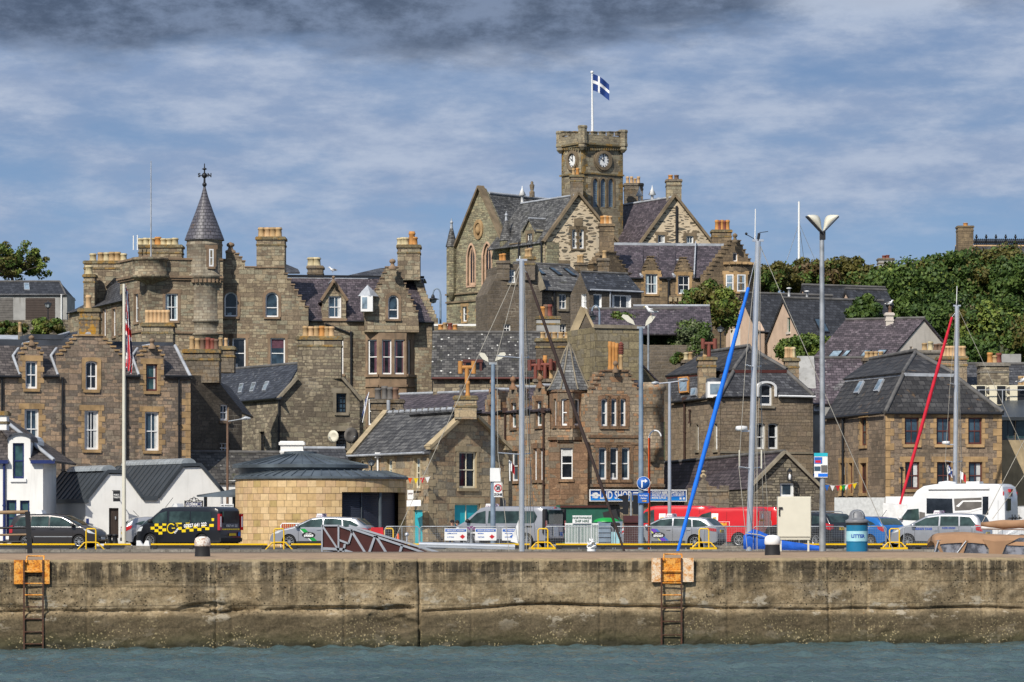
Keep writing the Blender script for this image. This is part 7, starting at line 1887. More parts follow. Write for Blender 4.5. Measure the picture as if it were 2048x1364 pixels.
# silver minibus
c,h=van('taxi_minibus','silver taxi minibus with dark windows behind the bannered fence','taxi',5.2,1.97,'car_grey',[[(.52,1.18),(.50,1.76),(-2.0,1.74),(-2.16,1.5),(-2.05,1.22),(-1.9,1.18)]])
c.box((-h-.035,-.66,1.15),(-h+.05,.66,1.8),'glass_car','rear_window')
for y in(-.88,.88):c.box((-h-.03,y-.09,.7),(-h+.14,y+.09,1.84),'trim_black','pillar');c.box((-h-.04,y-.07,.85),(-h-.025,y+.07,1.3),'lamp_red','tail_light')
c.box((-h-.045,-.2,.55),(-h-.03,.22,1.05),'white_paint','notice');c.box((-h-.045,-.62,.58),(-h-.03,-.42,.76),'sticker_blue','sticker');c.box((-h-.04,-.1,1.87),(-h+.02,.1,1.93),'lamp_red','brake_light');c.roof_sign(h-1.75,w=.36)
for sd in(1,-1):
 c.patch([(-.6,.98),(-.6,1.06),(-1.9,1.06),(-1.9,.98)],'trim_black','door_track',sd)
 c.patch([(h-.9,1.0),(h-1.35,1.05),(h-1.45,.9),(h-1.1,.82)],'letter_plum','livery_stripe',sd);c.patch([(1.25+.28*math.cos(i*math.pi/8),.72+.13*math.sin(i*math.pi/8))for i in range(16)],'black_iron','livery_badge',sd);c.side_text('690069',.13,1.25,.72,sd,'white_paint',.006,off=.02)
 c.patch([(1.0,.26),(1.0,.42),(-1.2,.42),(-1.2,.26)],'trim_black','sill_trim',sd)
pp=MB();pp.lathe((h-1.6,.38,1.05),[(.2,0),(.22,.25),(.12,.42),(.02,.45)],10);pp.build('driver_seat',MAT['livery_lemon'],c.e)
c.go(1016,162,180-31)
# red mail vans
def mail(label,L,H,xc,D,yaw):
 c,h=van('mail_van',label,'van',L,H,'car_red',None,group='red mail vans parked at the quay')
 for sd in(1,-1):
  c.patch([(.25,1.3),(.25,1.66),(-.1,1.66),(-.1,1.3)],'white_paint','emblem',sd,.012);c.side_text('MR',.14,.075,1.42,sd,'letter_gold',.006,parent=None)
  c.patch([(.42,1.0),(.42,1.25),(-.72,1.25),(-.72,1.0)],'white_paint','logo_frame',sd,.010);c.patch([(.40,1.015),(.40,1.235),(-.70,1.235),(-.70,1.015)],'car_red','logo_panel',sd,.013);c.side_text('Royal Mail',.21,-.15,1.12,sd,'letter_gold',.008,.95,off=.016)
  c.seams((-.55,-1.9),.35,H-.2)
 c.box((-h-.02,-.84,.8),(-h+.03,-.02,H-.16),'car_red','rear_door');c.box((-h-.02,.02,.8),(-h+.03,.84,H-.16),'car_red','rear_door')
 c.box((-h-.03,.28,1.42),(-h-.022,.52,1.64),'white_paint','emblem');t_=MB();text_mesh('Royal Mail',.16,frameM((-h-.03,.4,1.32),(0,-1,0),(0,0,1)),t_,bold=.004);t_.build('lettering',MAT['letter_gold'],c.e)
 for y in(-.9,.9):c.box((-h-.03,y-.05,.85),(-h+.05,y+.05,1.3),'lamp_red','tail_light')
 c.rear_plate(.62);return c.go(xc,D,yaw)
mail('long red mail van at the left of the three, nose towards the blue road sign',4.9,2.06,1340,174,180-22)
mail('red mail van in the middle of the three behind the striped taxi',4.4,1.94,1446,170,180-24)
mail('red mail van on the right of the three with its rear doors beside the mast',4.6,2.0,1500,174,180-38)
# motorhome
MH=[(-3.1,.5),(-3.09,1.2),(-3.05,2.6),(-2.95,3.0),(-2.75,3.12),(-1.0,3.15),(.6,3.13),(1.2,3.04),(1.55,2.82),(1.82,2.44),(1.98,2.1),(2.05,1.97),(2.5,1.32),(2.72,1.16),(2.95,.98),(3.05,.75),(3.1,.42)]
c=Car('motorhome','white motorhome with a bike rack on its back behind the silver taxi','motorhome',6.2,2.25,MH,1.3,(-1.75,2.05),'car_white',sill=.3,tumble=.02,rw=.34,ra=.42,endtaper=.10)
c.glass([[(2.42,1.34),(2.0,1.86),(1.42,1.9),(1.38,1.3)]]);c.screen(2.02,2.55,'windscreen',.9);c.mirror(2.35,1.45,'car_white')
for sd in(1,-1):
 c.patch([(1.0,1.65),(1.0,2.42),(-.35,2.40),(-.4,1.65)],'glass','side_window',sd);c.patch([(-1.95,1.6),(-1.95,2.5),(-2.25,2.5),(-2.25,1.6)],'glass','side_window',sd)
 c.patch([(-.5,1.8),(-.45,2.4),(-1.9,2.45),(-1.9,1.85)],'pot_grey','livery_panel',sd);c.patch([(-.55,2.02),(-.9,2.3),(-1.9,2.32),(-1.9,2.24),(-.95,2.24),(-.7,1.98)],'white_paint','livery_stripe',sd,.016);c.patch([(-.45,1.72),(-1.2,1.8),(-1.9,1.96),(-1.9,1.88),(-1.2,1.7)],'white_paint','livery_stripe',sd,.016)
 c.patch([(1.38,1.2),(1.38,1.75),(1.08,1.7),(1.08,1.2)],'pot_grey','livery_panel',sd);MB().bar(c.pt(.9,2.92,sd,.03),c.pt(-2.3,2.92,sd,.03),.12,.1).build('awning_case',MAT['car_white'],c.e);c.patch([(.9,2.82),(.9,2.85),(-2.3,2.85),(-2.3,2.82)],'trim_black','awning_seam',sd,.02)
 c.lamp('headlight','lamp_clear',[(3.0,.8),(2.75,1.08),(2.6,1.1),(2.7,.85)],sd);c.seams((-2.05,-2.75),.5,2.3,'pot_grey')
 c.lamp('tail_light','lamp_red',[(-3.04,2.75),(-2.98,2.75),(-2.98,2.55),(-3.04,2.55)],sd)
c.box((-3.14,.25,1.8),(-3.04,.8,2.4),'glass','rear_window');c.box((-3.14,-.05,2.72),(-2.98,.28,2.88),'lamp_red','brake_light');c.box((-3.13,-.02,2.5),(-3.0,.25,2.7),'pot_grey','camera_housing')
bk=MB()
for z in(1.0,1.42):bk.tube([(-3.3,-.95,z),(-3.3,.9,z)],.03,6);bk.tube([(-3.1,-.6,z),(-3.32,-.6,z)],.03,6);bk.tube([(-3.1,.5,z),(-3.32,.5,z)],.03,6)
for y in(-.5,.1,.55):bk.tube([(-3.3,y,.85),(-3.3,y,1.6)],.025,6);bk.ball((-3.34,y,1.44),.06)
bk.build('bike_rack',MAT['black_iron'],c.e)
sk=MB();sk.lathe((.3,0,3.15),[(.5,0),(.46,.1),(.02,.16)],12,0,sy=.8);sk.box((-1.5,-.3,3.15),(-.8,.3,3.26));sk.build('roof_hatch',MAT['car_white'],c.e)
c.box((3.06,-.7,.45),(3.105,.7,.62),'trim_black','grille');c.go(1906,172,180-27)
# far up the lane: white van and a dark car
c,h=van('delivery_van','small white van parked on the lane above the bushes','van',4.3,1.85,'car_white',None);c.go(1336,262,180-10,CZ+(1040-740)*262/F)
hatch('dark car with a reflecting windscreen on the lane below the white van','car_black').go(1340,252,180-25,CZ+(1040-765)*252/F)
# ================================================================== pier furniture
def rustm(name,c1,c2,c3):
 m,t,b=newmat(name);P=t.n('NewGeometry').outputs['Position']
 c=t.ramp(t.noise(P,6.0,7.0,.7),[(.34,c1),(.48,c2),(.56,c3),(.7,c2)]);c=t.mix(t.mapr(t.noise(P,22.0,5.0,.7),.5,.62,0,.8),c,c1)
 setin(t,b,Base_Color=c,Roughness=.75);bump(t,b,t.noise(P,25.0,5.0),.5,.01)
rustm('rust_orange',(.30,.075,.012),(.80,.30,.02),(.80,.42,.10));rustm('rust_dark',(.03,.014,.008),(.10,.035,.014),(.05,.03,.02));rustm('rust_white',(.30,.12,.04),(.74,.70,.64),(.78,.75,.70));rustm('rust_pale',(.58,.22,.03),(.78,.55,.34),(.80,.68,.52))
plain('galvanised',(.33,.35,.37),.5,metal=.35,vary=.25,scale=2.5);plain('pole_blue',(.20,.26,.33),.45,vary=.15);plain('alu',(.56,.58,.61),.32,metal=.55,vary=.06);plain('barrier_yellow',(.78,.48,.005),.45,vary=.05);plain('cone_orange',(.75,.10,.015),.5)
plain('panel_brown',(.055,.014,.011),.5,vary=.15);plain('canvas_brown',(.33,.19,.105),.85,vary=.1,scale=2.0);plain('canvas_blue',(.01,.10,.50),.75,vary=.14,scale=4.0);plain('sail_blue',(.008,.17,.75),.7,vary=.06);plain('sail_brown',(.045,.028,.024),.8);plain('sail_red',(.55,.008,.03),.7);plain('hull_white',(.72,.72,.71),.3,coat=.5);plain('rope',(.42,.39,.33),.9);plain('rope_tan',(.35,.24,.16),.9);plain('deck_teak',(.28,.19,.11),.8);plain('bin_blue',(.012,.16,.30),.4,vary=.1,dirt=.2);plain('bin_pale',(.35,.62,.68),.4);plain('bin_lid',(.17,.175,.19),.45);plain('cabinet_cream',(.66,.63,.52),.45,vary=.03)
m,t,b=newmat('clear_vinyl');setin(t,b,Base_Color=t.mix(t.mapr(t.noise(t.n('NewGeometry').outputs['Position'],3.5,4.0,.6),.4,.62),(.07,.07,.08),(.26,.26,.29)),Roughness=.18)
def on_pier(x,y,D):return W(x,y,D)
for(xl,xr,hl,hr,y0,yb,lab,pm,ys,yp)in((48,86,28,99,1118,1302,'rusty orange boarding ladder at the left end of the pier wall','rust_orange',(1143,1167,1190,1214,1238,1264,1288),1168),(1323,1363,1304,1387,1114,1290,'rusty ladder with pale flaking plates near the blue furled sail','rust_pale',(1142,1166,1190,1216,1243,1270),1164)):
 o=PF.off(.13);la=thing('boarding_ladder',lab,'ladder',o.p((xl+xr)/2,yb))
 for x in(xl,xr):MB().bar(o.p(x,yb+12),o.p(x,y0+2),.042,.035,up=(1,0,0)).build('rail',MAT['rust_dark'],la)
 for y in ys:MB().tube([o.p(xl,y),o.p(xr,y)],.019,6).build('rung',MAT['rust_orange' if y<1200 else 'rust_dark'],la)
 q_=PF.off(.095);u0,u1,u2,u3=(q_.u(x)for x in(hl,xl-1,xr+1,hr));zt_,zb_=q_.z(xl,y0+2),q_.z(xl,yp)
 for a,b_ in((u0,u1),(u2,u3)):MB().obox(q_.q(a,zb_,-.08),q_.t*(b_-a),q_.n*.1,V((0,0,zt_-zb_))).build('side_plate',MAT[pm],la)
 MB().obox(q_.q(u1+.01,q_.z(xl,y0+(27 if xl<100 else 49)),-.07),q_.t*(u2-u1-.02),q_.n*.05,V((0,0,zt_-q_.z(xl,y0+(27 if xl<100 else 49))))).build('head_plate',MAT['rust_orange'],la)
 h0,h1=o.p(xl+5,y0),o.p(xr+1,y0);bk=V((0,.35,0));MB().tube([h0-V((0,0,.1)),h0+V((0,.1,.06)),h0+bk*.6+V((0,0,.075)),h1+bk*.6+V((0,0,.075)),h1+V((0,.1,.06)),h1-V((0,0,.1))],.02,6).build('handle',MAT['rust_orange'],la)
for x,yb,D,lab,wm in((405,1113,94.0,'mooring bollard with a rust-stained white cap, left of the shelter','rust_white'),(1545,1110,98.0,'mooring bollard with a clean white cap in front of the cream cabinet','white_paint')):
 c0=V(((x-CX)*D/F,D,PZ));k=D/94
 bo=thing('mooring_bollard',lab,'bollard',c0,'black and white mooring bollards');MB().lathe(c0,[(.22*k,-.02),(.215*k,.02),(.2*k,.27*k),(.205*k,.30*k)],24).build('base',MAT['trim_black'],bo)
 MB().lathe(c0,[(.205*k,.29*k),(.222*k,.31*k),(.222*k,.42*k),(.2*k,.5*k),(.14*k,.545*k),(.02,.56*k)],24).build('cap',MAT[wm],bo)
# black handrail at the left edge
D=103;hr_=thing('pier_handrail','black handrail with a timber top bar at the left end of the pier','railing',W(57,1106,D));z0=PZ
MB().bar(W(60,1107,D),W(55,1023,D),.14,.12,up=(1,0,0)).build('post',MAT['black_iron'],hr_)
for y,r_,m_ in((1024,.055,'deck_teak'),(1055,.035,'black_iron'),(1069,.03,'deck_teak'),(1083,.035,'black_iron')):MB().tube([W(-60,y+2,D),W(56,y,D)],r_,8).build('rail',MAT[m_],hr_)
# litter bin
D=109.5;c0=V(((1714-CX)*D/F,D,PZ));lb=thing('litter_bin','blue litter bin with a grey domed hood','litter bin',c0);r_=.345
bm=MB();bm.lathe(c0,[(r_,0),(r_,.90)],32,0);bm.lathe(c0,[(r_*1.012,.30),(r_*1.03,.315),(r_*1.012,.33)],32,0);bm.build('drum',MAT['bin_blue'],lb);MB().lathe(c0,[(r_*1.004,.331),(r_*1.004,.655)],32).build('band',MAT['bin_pale'],lb)
MB().lathe(c0,[(r_*1.01,.845),(r_*1.01,.93)],32).build('collar',MAT['trim_black'],lb)
hd=MB();hd.lathe(c0,[(r_*1.06,.92),(r_*1.08,.94),(r_*1.08,1.0),(r_*.9,1.03),(r_*.78,1.06),(r_*.74,1.16),(r_*.6,1.27),(r_*.36,1.335),(.02,1.35)],32);hd.build('hood',MAT['bin_lid'],lb)
fr_=MB();pts=[(-.17,1.06),(-.17,1.19),(-.12,1.27),(0,1.30),(.12,1.27),(.17,1.19),(.17,1.06),(-.17,1.06)];fr_.tube([V((c0.x+x,D-r_*.78+max(0,(z-1.15))*.6,c0.z+z))for x,z in pts],.014,5);fr_.build('flap_frame',MAT['galvanised'],lb)
lt=MB();
def wrapM(v):a=v.x/r_;return V((c0.x+(r_*1.006+v.z)*math.sin(a),c0.y-(r_*1.006+v.z)*math.cos(a),c0.z+.49+v.y))
text_mesh('LITTER',.15,wrapM,lt,0,bold=.006,sx=.98);lt.build('lettering',MAT['letter_blue'],lb)
# tall steel lamp post with twin floodlights
D=110.2;c0=V(((1645-CX)*D/F,D,PZ));lp=thing('floodlight_post','tall galvanised post with two cream floodlights and a tour poster strapped to it','lamp post',c0);H=W(0,462,D).z
MB().tube([c0,(c0.x,D,W(0,1015,D).z)],.105,14).tube([(c0.x,D,W(0,1015,D).z),(c0.x,D,W(0,975,D).z),(c0.x-.02,D,H)],[.1,.085,.075],14).build('pole',MAT['galvanised'],lp)
for sd in(-1,1):
 h=MB();a=V((c0.x+sd*.03,D,H));tip=V((c0.x+sd*.50,D-.08,W(0,432,D).z));d=(tip-a);up=V((-sd*d.z,0,abs(d.x))).normalized()
 for k in range(10):
  f0,f1=k/9,0;cpt=a+d*f0;hh=.03+.23*math.sin(f0**1.3*math.pi);ww=.12+.1*f0
  h.v+=[tuple(cpt+V((0,-ww,0))),tuple(cpt+V((0,ww,0)))]+[tuple(cpt+V((0,ww*.9*math.cos(t_),0))+up*hh*math.sin(t_))for t_ in(.6,1.57,2.54)]
 for k in range(9):
  for j in range(5):h.f.append((k*5+j,k*5+(j+1)%5,k*5+5+(j+1)%5,k*5+5+j));h.m.append(0);h.sm.append(True)
 h.f.append(tuple(range(45,50)));h.m.append(0);h.sm.append(False)
 ho=h.build('lamp_head',MAT['cabinet_cream'],lp);MB().bar(a+up*-.03,tip+up*-.03,.04,.4,up=up).build('lamp_trim',MAT['trim_black'],ho)
MB().box((c0.x-.09,D-.09,H-.28),(c0.x+.09,D+.09,H-.02)).build('bracket',MAT['trim_black'],lp)
pz0,pz1=W(0,955,D).z,W(0,906,D).z;px0,px1=W(1627.5,0,D).x,W(1654.5,0,D).x;yy=D-.12
po=MB().box((px0,yy,pz0),(px1,yy+.012,pz1)).build('poster',MAT['white_paint'],lp)
for(a,b_,c,d,m_)in((0,.86,1,1,'teal_paint'),(.02,.56,.6,.83,'sticker_blue'),(.1,.6,.5,.7,'letter_red'),(.02,.26,.48,.45,'glass_blue_sky'),(.52,.2,.98,.5,'pot_grey'),(0,.03,1,.16,'sail_blue'),(.02,.02,.3,.2,'white_paint')):
 MB().box((px0+(px1-px0)*a,yy-.006-(.002 if m_ in('letter_red','white_paint')else 0),pz0+(pz1-pz0)*b_),(px0+(px1-px0)*c,yy-.003,pz0+(pz1-pz0)*d)).build('poster_picture',MAT[m_],po)
# cream cabinet on legs
D=109.8;a,b_=W(1556,1075,D),W(1622,993,D);cb=thing('cabinet','plain cream steel cabinet standing on two legs behind the bollard','cabinet',((a.x+b_.x)/2,D,PZ))
MB().box((a.x,D,a.z),(b_.x,D+.45,b_.z)).build('casing',MAT['cabinet_cream'],cb);dr=MB().box((a.x+.03,D-.02,a.z+.03),(b_.x-.02,D-.002,b_.z-.03)).build('door',MAT['cabinet_cream'],cb)
MB().box((a.x+.02,D-.06,b_.z-.62),(a.x+.06,D-.02,b_.z-.42)).box((a.x+.02,D-.07,b_.z-.40),(a.x+.14,D-.02,b_.z-.34)).build('latch',MAT['black_iron'],dr)
MB().box((a.x+.02,D+.02,a.z-.07),(b_.x-.02,D+.40,a.z-.002)).build('base_frame',MAT['cabinet_cream'],cb)
for x in(a.x+.06,b_.x-.11):MB().box((x,D+.05,PZ-.02),(x+.06,D+.11,a.z-.07)).build('leg',MAT['cabinet_cream'],cb)
# ================================================================== gangway
gw=thing('gangway','folded aluminium gangway with dark brown side panels sloping down into the basin','gangway',W(750,1104,113));
for D in(112.5,113.9):
 w4=lambda x,y:W(x,y,D)
 pn=MB();pn.prism([w4(645,1099),w4(645,1052),w4(676,1052),w4(704,1062),w4(720,1056),w4(850,1101),w4(900,1122),w4(780,1122),w4(702,1110)],(0,.02,0));pn.build('side_panel',MAT['panel_brown'],gw)
 fr_=MB();L=[((644,1110),(644,1050)),((644,1051),(677,1051)),((677,1110),(677,1051)),((645,1052),(677,1100)),((677,1051),(705,1061)),((705,1061),(697,1087)),((697,1087),(678,1080)),((698,1051),(905,1113)),((700,1056),(905,1124)),((690,1088),(686,1104)),((702,1060),(732,1108)),((750,1072),(738,1106)),((752,1072),(774,1108)),((804,1090),(800,1104)),((690,1101),(720,1110)),((646,1097),(690,1099))]
 for p0,p1 in L:fr_.bar(w4(*p0)-V((0,.03,0)),w4(*p1)-V((0,.03,0)),.045,.05+.0024*L.index((p0,p1)),up=(0,1,0))
 fr_.build('frame',MAT['alu'],gw)
dk=MB();dk.prism([W(645,1103,112.6),W(678,1103,112.6),W(905,1128,112.6),W(905,1131,112.6),W(678,1106,112.6),W(645,1106,112.6)],(0,1.3,0));dk.build('deck',MAT['alu'],gw)
for x,y in((813.5,1070),):MB().tube([W(x,1110,114),W(x,y,114)],.03,6).ball(W(x,y-1,114),.07).build('lamp_stanchion',MAT['alu'],gw)
# ================================================================== yachts in the basin
def yacht(label,xm,ym_top,D,heading,hull_len,mast_r,sail,sail_top,sail_foot,spread,boom=None,cover=None,mast_lean=0.0,radar=None,antenna=None,ground=None,zw=0.0,deck=1.15,vane=True,zfoot=None):
 """heading +1 = bow to the right"""
 mx=(xm-CX)*D/F;y=thing('yacht',label,'yacht',(mx,D,zw));hb=hull_len/2;cx_=mx-heading*hull_len*.06
 h=MB();rows=[]
 for i in range(15):
  f=i/14;x=cx_+heading*(-hb+hull_len*f);w_=1.45*(math.sin(min(1,(f*.85+.15))*math.pi)**.55 if f<.995 else .03)*(1 if f<.5 else(1-((f-.5)/.5)**2.4)+.02);sh=zw+deck+.25*(f-.4)**2*2
  rows.append([V((x,D-w_,sh)),V((x,D-w_*.93,zw+.45)),V((x,D-w_*.6,zw-.15)),V((x,D,zw-.5)),V((x,D+w_*.6,zw-.15)),V((x,D+w_*.93,zw+.45)),V((x,D+w_,sh)),V((x,D,sh+.06))])
 vs=[p for r_ in rows for p in r_];fs=[(i*8+k,(i+1)*8+k,(i+1)*8+(k+1)%8,i*8+(k+1)%8)for i in range(14)for k in range(8)]
 if heading<0:fs=[tuple(reversed(f))for f in fs]
 h.add(vs,fs,0,False);h.add(rows[0],[tuple(range(8))],0);h.build('hull',MAT['hull_white'],y)
 cbn=MB();cbn.prism([V((cx_+heading*a,D-.8,zw+deck+z))for a,z in((-hb*.35,0),(-hb*.33,.5),(hb*.25,.42),(hb*.45,0.03))],(0,1.6,0));co=cbn.build('cabin',MAT['hull_white'],y)
 for sx in(-.2,.05):MB().box((cx_+heading*hb*sx-.35,D-.815,zw+deck+.16),(cx_+heading*hb*sx+.35,D-.805,zw+deck+.34)).build('cabin_window',MAT['glass'],co)
 foot=V((mx-mast_lean,D,zw+deck+.1 if zfoot is None else zfoot));top=W(xm,ym_top,D)
 mt=MB();mt.tube([foot,top],[mast_r,mast_r*.9],14);mt.bar(top+V((-.2,0,.02)),top+V((.2,0,.02)),.08,.08);mo=mt.build('mast',MAT['alu'],y)
 at=lambda yy:foot+(top-foot)*((W(0,yy,D).z-foot.z)/(top.z-foot.z))
 tips=[]
 for yy,xl,xr in spread:
  c0=at(yy);l,r_=W(xl,yy-3,D),W(xr,yy-3,D);s_=MB();l.y-=.5;r_.y+=.5;s_.tube([l,c0],.025,6);s_.tube([c0,r_],.025,6);s_.build('spreader',MAT['alu'],mo);tips.append((l,r_))
 rg=MB();ch=[V((mx-.35,D-1.2,zw+deck)),V((mx+.35,D+1.2,zw+deck))]
 prev=[top,top]
 for l,r_ in tips:rg.tube([prev[0],l],.011,4);rg.tube([prev[1],r_],.011,4);prev=[l,r_]
 for i in(0,1):rg.tube([prev[i],ch[i]],.011,4);rg.tube([at(ym_top+150),ch[i]+V((.25,0,0))],.009,4)
 rg.tube([top,V((cx_-heading*hb,D,zw+deck))],.012,4)
 for dx in(.12,.2):rg.tube([top+V((dx*.5,-.12,-.2)),foot+V((dx*1.4,-.2,1.0))],.008,4)
 rg.build('rigging',MAT['rope'],y)
 if sail:
  a,b_=W(*sail_top,D),W(*sail_foot,D);n=34;sl=MB();kk={'sail_brown':.66,'sail_blue':.9}.get(sail,1.0);rr=[kk*v_ for v_ in[.05+.045*math.sin(math.pi*min(1,.12+.8*i/n))+.007*math.sin(i*2.3)+.005*math.sin(i*5.1)for i in range(n+1)]]
  sl.tube([a+(b_-a)*(i/n)for i in range(n+1)],rr,8);sl.build('furled_headsail',MAT[sail],y)
  fs_=MB();fs_.tube([top-V((0,0,.25)),a],.014,5);fs_.tube([b_,b_+(b_-a).normalized()*1.0],.014,5);fs_.build('forestay',MAT['alu'],y)
 if boom:
  a,b_=W(*boom[0],D),W(*boom[1],D);MB().tube([a,b_],boom[2],12).build('boom',MAT['alu'],mo)
 if cover:
  cv=MB();n=14;P_=[(x,yt,yb)for x,yt,yb in cover];xs_=[p[0]for p in P_]
  rows=[]
  for i in range(n+1):
   x=xs_[0]+(xs_[-1]-xs_[0])*i/n;yt=interp([(p[0],p[1])for p in P_],x);yb=interp([(p[0],p[2])for p in P_],x);T_,B_=W(x,yt,D),W(x,yb,D);hh=(T_.z-B_.z)/2;cz_=(T_.z+B_.z)/2
   rows.append([V((T_.x,D+.22*math.cos(t_)*(.75+.25*math.sin(i*1.9+t_*2))*min(1,hh*3+.3),cz_+hh*math.sin(t_)))for t_ in[2*math.pi*k/12 for k in range(12)]])
  vs=[p for r_ in rows for p in r_];cv.add(vs,[(i*12+k,(i+1)*12+k,(i+1)*12+(k+1)%12,i*12+(k+1)%12)for i in range(n)for k in range(12)],0,True);cv.add(rows[0],[tuple(range(12))],0);cv.add(rows[-1],[tuple(range(12))],0);cv.build('sail_cover',MAT[boom[3]if boom and len(boom)>3 else 'canvas_blue'],y)
 if radar:
  c0=W(*radar,D);rd=MB();rd.lathe(c0,[(.02,0),(.2,.02),(.22,.09),(.2,.17),(.02,.19)],16);rd.build('radar_dome',MAT['hull_white'],mo);MB().bar(c0,at(radar[1]),.06,.1).build('bracket',MAT['alu'],mo)
 if antenna:MB().tube([W(antenna[0],ym_top,D),W(antenna[0]+1,antenna[1],D)],.02,6).build('aerial',MAT['white_paint'],mo)
 if vane:
  v_=MB();v_.tube([top,top+V((.04,0,.28))],.05,8);v_.tube([top,top+V((-.35,0,.2)),top+V((-.42,0,.22))],.014,5);v_.ball(top+V((-.42,0,.26)),.05);v_.tube([top+V((.05,0,.3)),top+V((.36,0,.34))],.012,4);v_.build('masthead_instruments',MAT['black_iron'],mo)
 return y
ya=yacht('yacht with a bare silver mast and dark brown furled headsail before the shop',1043.5,521,125,1,9.5,.105,'sail_brown',(1053,545),(1252,1112),((716,994,1058),(909,996,1060)),boom=((1030,1094),(838,1089),.10),vane=False,antenna=(1039,512))
ws=MB();ws.prism([W(1037,1040,125),W(1037,1087,125),W(1021,1083,125)],(0,.05,0));ws.build('trysail',MAT['hull_white'],ya)
yc=yacht('yacht with a blue furled headsail and blue sail cover',1516,482,122,-1,9.5,.11,'sail_blue',(1497,575),(1354,1108),((734,1489,1524),(937,1476,1526)),boom=((1490,1092),(1640,1096),.07,'canvas_blue'),cover=((1487,1072,1098),(1500,1055,1100),(1520,1062,1098),(1560,1080,1100),(1640,1092,1101)),mast_lean=.36,radar=(1483,862),antenna=(1510,418))
for x in(1479,1523):MB().tube([W(x,937,121.6),W(x,900,121.6)],.03,6).build('mast_step_light',MAT['cabinet_cream'],yc)
wp=MB();wp.tube([W(1490,1066,121.75),W(1520,1070,121.75),W(1560,1084,121.8)],.02,5);wp.build('lashing',MAT['rope'],yc)
yd=yacht('yacht laid up ashore behind the motorhome with a red furled headsail',1914,612,183,-1,9.0,.125,'sail_red',(1904,634),(1798,1016),((770,1898,1921),(925,1888,1926)),mast_lean=.12,radar=(1892,889),antenna=(1913,572),zw=2.6,deck=1.4)
for k in(-1.6,1.6):
 for s_ in(-1,1):MB().bar(V(((1914-CX)*183/F+k,183+s_*1.3,2.0)),V(((1914-CX)*183/F+k,183+s_*.7,2.75)),.1,.1).build('cradle_leg',MAT['galvanised'],yd)
# motor yacht with a brown canopy at the right edge
D=118;ye=thing('canopy_boat','boat with a brown canvas cockpit canopy and clear windows at the pier end','boat',((1990-CX)*D/F,D,0))
hl=MB();x0,x1=W(1850,0,D).x,W(2200,0,D).x
rows=[[V((x,D-.4-w_,1.25)),V((x,D-.4-w_*.9,.3)),V((x,D+.8,-.3)),V((x,D+2+w_*.9,.3)),V((x,D+2+w_,1.25))]for x,w_ in((x0,.05),(x0+.8,.5),(x0+3,.8),(x1,.75))]
hl.add([p for r_ in rows for p in r_],[(i*5+k,(i+1)*5+k,(i+1)*5+k+1,i*5+k+1)for i in range(3)for k in range(4)]+[(i*5+4,(i+1)*5+4,(i+1)*5,i*5)for i in range(3)],0);hl.build('hull',MAT['hull_white'],ye)
cn=MB();prof=[(1868,1086),(1868.5,1079),(1872,1074),(1880,1071),(1893,1069.5),(1907,1068.8),(1922,1068),(1937,1068),(1951,1069),(1966,1070.5),(1985,1072),(2010,1073),(2040,1074),(2120,1076)]
for i,(x,y)in enumerate(prof):
 p_=W(x,y,D);drop=.13
 cn.v+=[tuple(p_+V((0,-.25,-.22-drop*.6))),tuple(p_+V((0,-.15,-drop*.25))),tuple(p_+V((0,.3,.04))),tuple(p_+V((0,1.0,.07))),tuple(p_+V((0,1.9,-.05))),tuple(p_+V((0,2.05,-.35)))]
for i in range(len(prof)-1):
 for k in range(5):a=i*6+k;cn.f.append((a,a+6,a+7,a+1));cn.m.append(0);cn.sm.append(True)
cn.prism([W(x,y,D-.27/1)for x,y in((1965,1078),(1990,1083),(2030,1080),(2012,1090),(2002,1112),(1978,1112),(1978,1098))],(0,.03,0));cn.prism([W(x,y,D-.27)for x,y in((1928,1080),(1936,1080),(1925,1112),(1912,1112))],(0,.03,0));cn.prism([W(x,y,D-.27)for x,y in((1868,1080),(1876,1082),(1890,1112),(1884,1112))],(0,.03,0))
cn.build('canopy',MAT['canvas_brown'],ye)
vw=MB();vw.prism([W(x,y,D-.2)for x,y in((1872,1080),(1935,1080),(1968,1088),(1980,1112),(1866,1112))],(0,.012,0));vw.prism([W(x,y,D-.2)for x,y in((2012,1088),(2040,1075),(2110,1080),(2110,1112),(2004,1112))],(0,.012,0));vw.build('clear_window',MAT['clear_vinyl'],ye)
fr_=MB();fr_.tube([W(1877,1081,D-.3),W(1867,1112,D-.3)],.025,6);fr_.build('canopy_frame',MAT['alu'],ye);MB().tube([W(1932,1082,D-.3),W(1914,1106,D-.3)],.02,6).build('canopy_frame',MAT['alu'],ye)
bm=MB();P0,P1=W(1962,1049,D+1),W(2110,1047,D+1);n=10
for i in range(n+1):
 p_=P0+(P1-P0)*i/n;k=min(1,.45+i*.25)
 bm.v+=[tuple(p_+V((0,.16*k*math.cos(t_),(.15 if math.sin(t_)>0 else .17)*k*math.sin(t_)+.012*math.sin(i*2.1+t_))))for t_ in[2*math.pi*q_/10 for q_ in range(10)]]
for i in range(n):
 for k in range(10):bm.f.append((i*10+k,i*10+(k+1)%10,i*10+10+(k+1)%10,i*10+10+k));bm.m.append(0);bm.sm.append(True)
bm.f.append(tuple(range(10)));bm.m.append(0);bm.sm.append(False);bm.build('sail_cover',MAT['canvas_brown'],ye)
MB().tube([W(1962,1055,D+1),W(2110,1058,D+1)],.07,8).build('boom',MAT['hull_white'],ye);rg=MB();rg.tube([W(1963,1048,D+1),W(2100,780,D+1)],.012,4);rg.tube([W(1985,1038,D+1),W(2100,880,D+1)],.01,4);rg.build('topping_lift',MAT['rope'],ye)
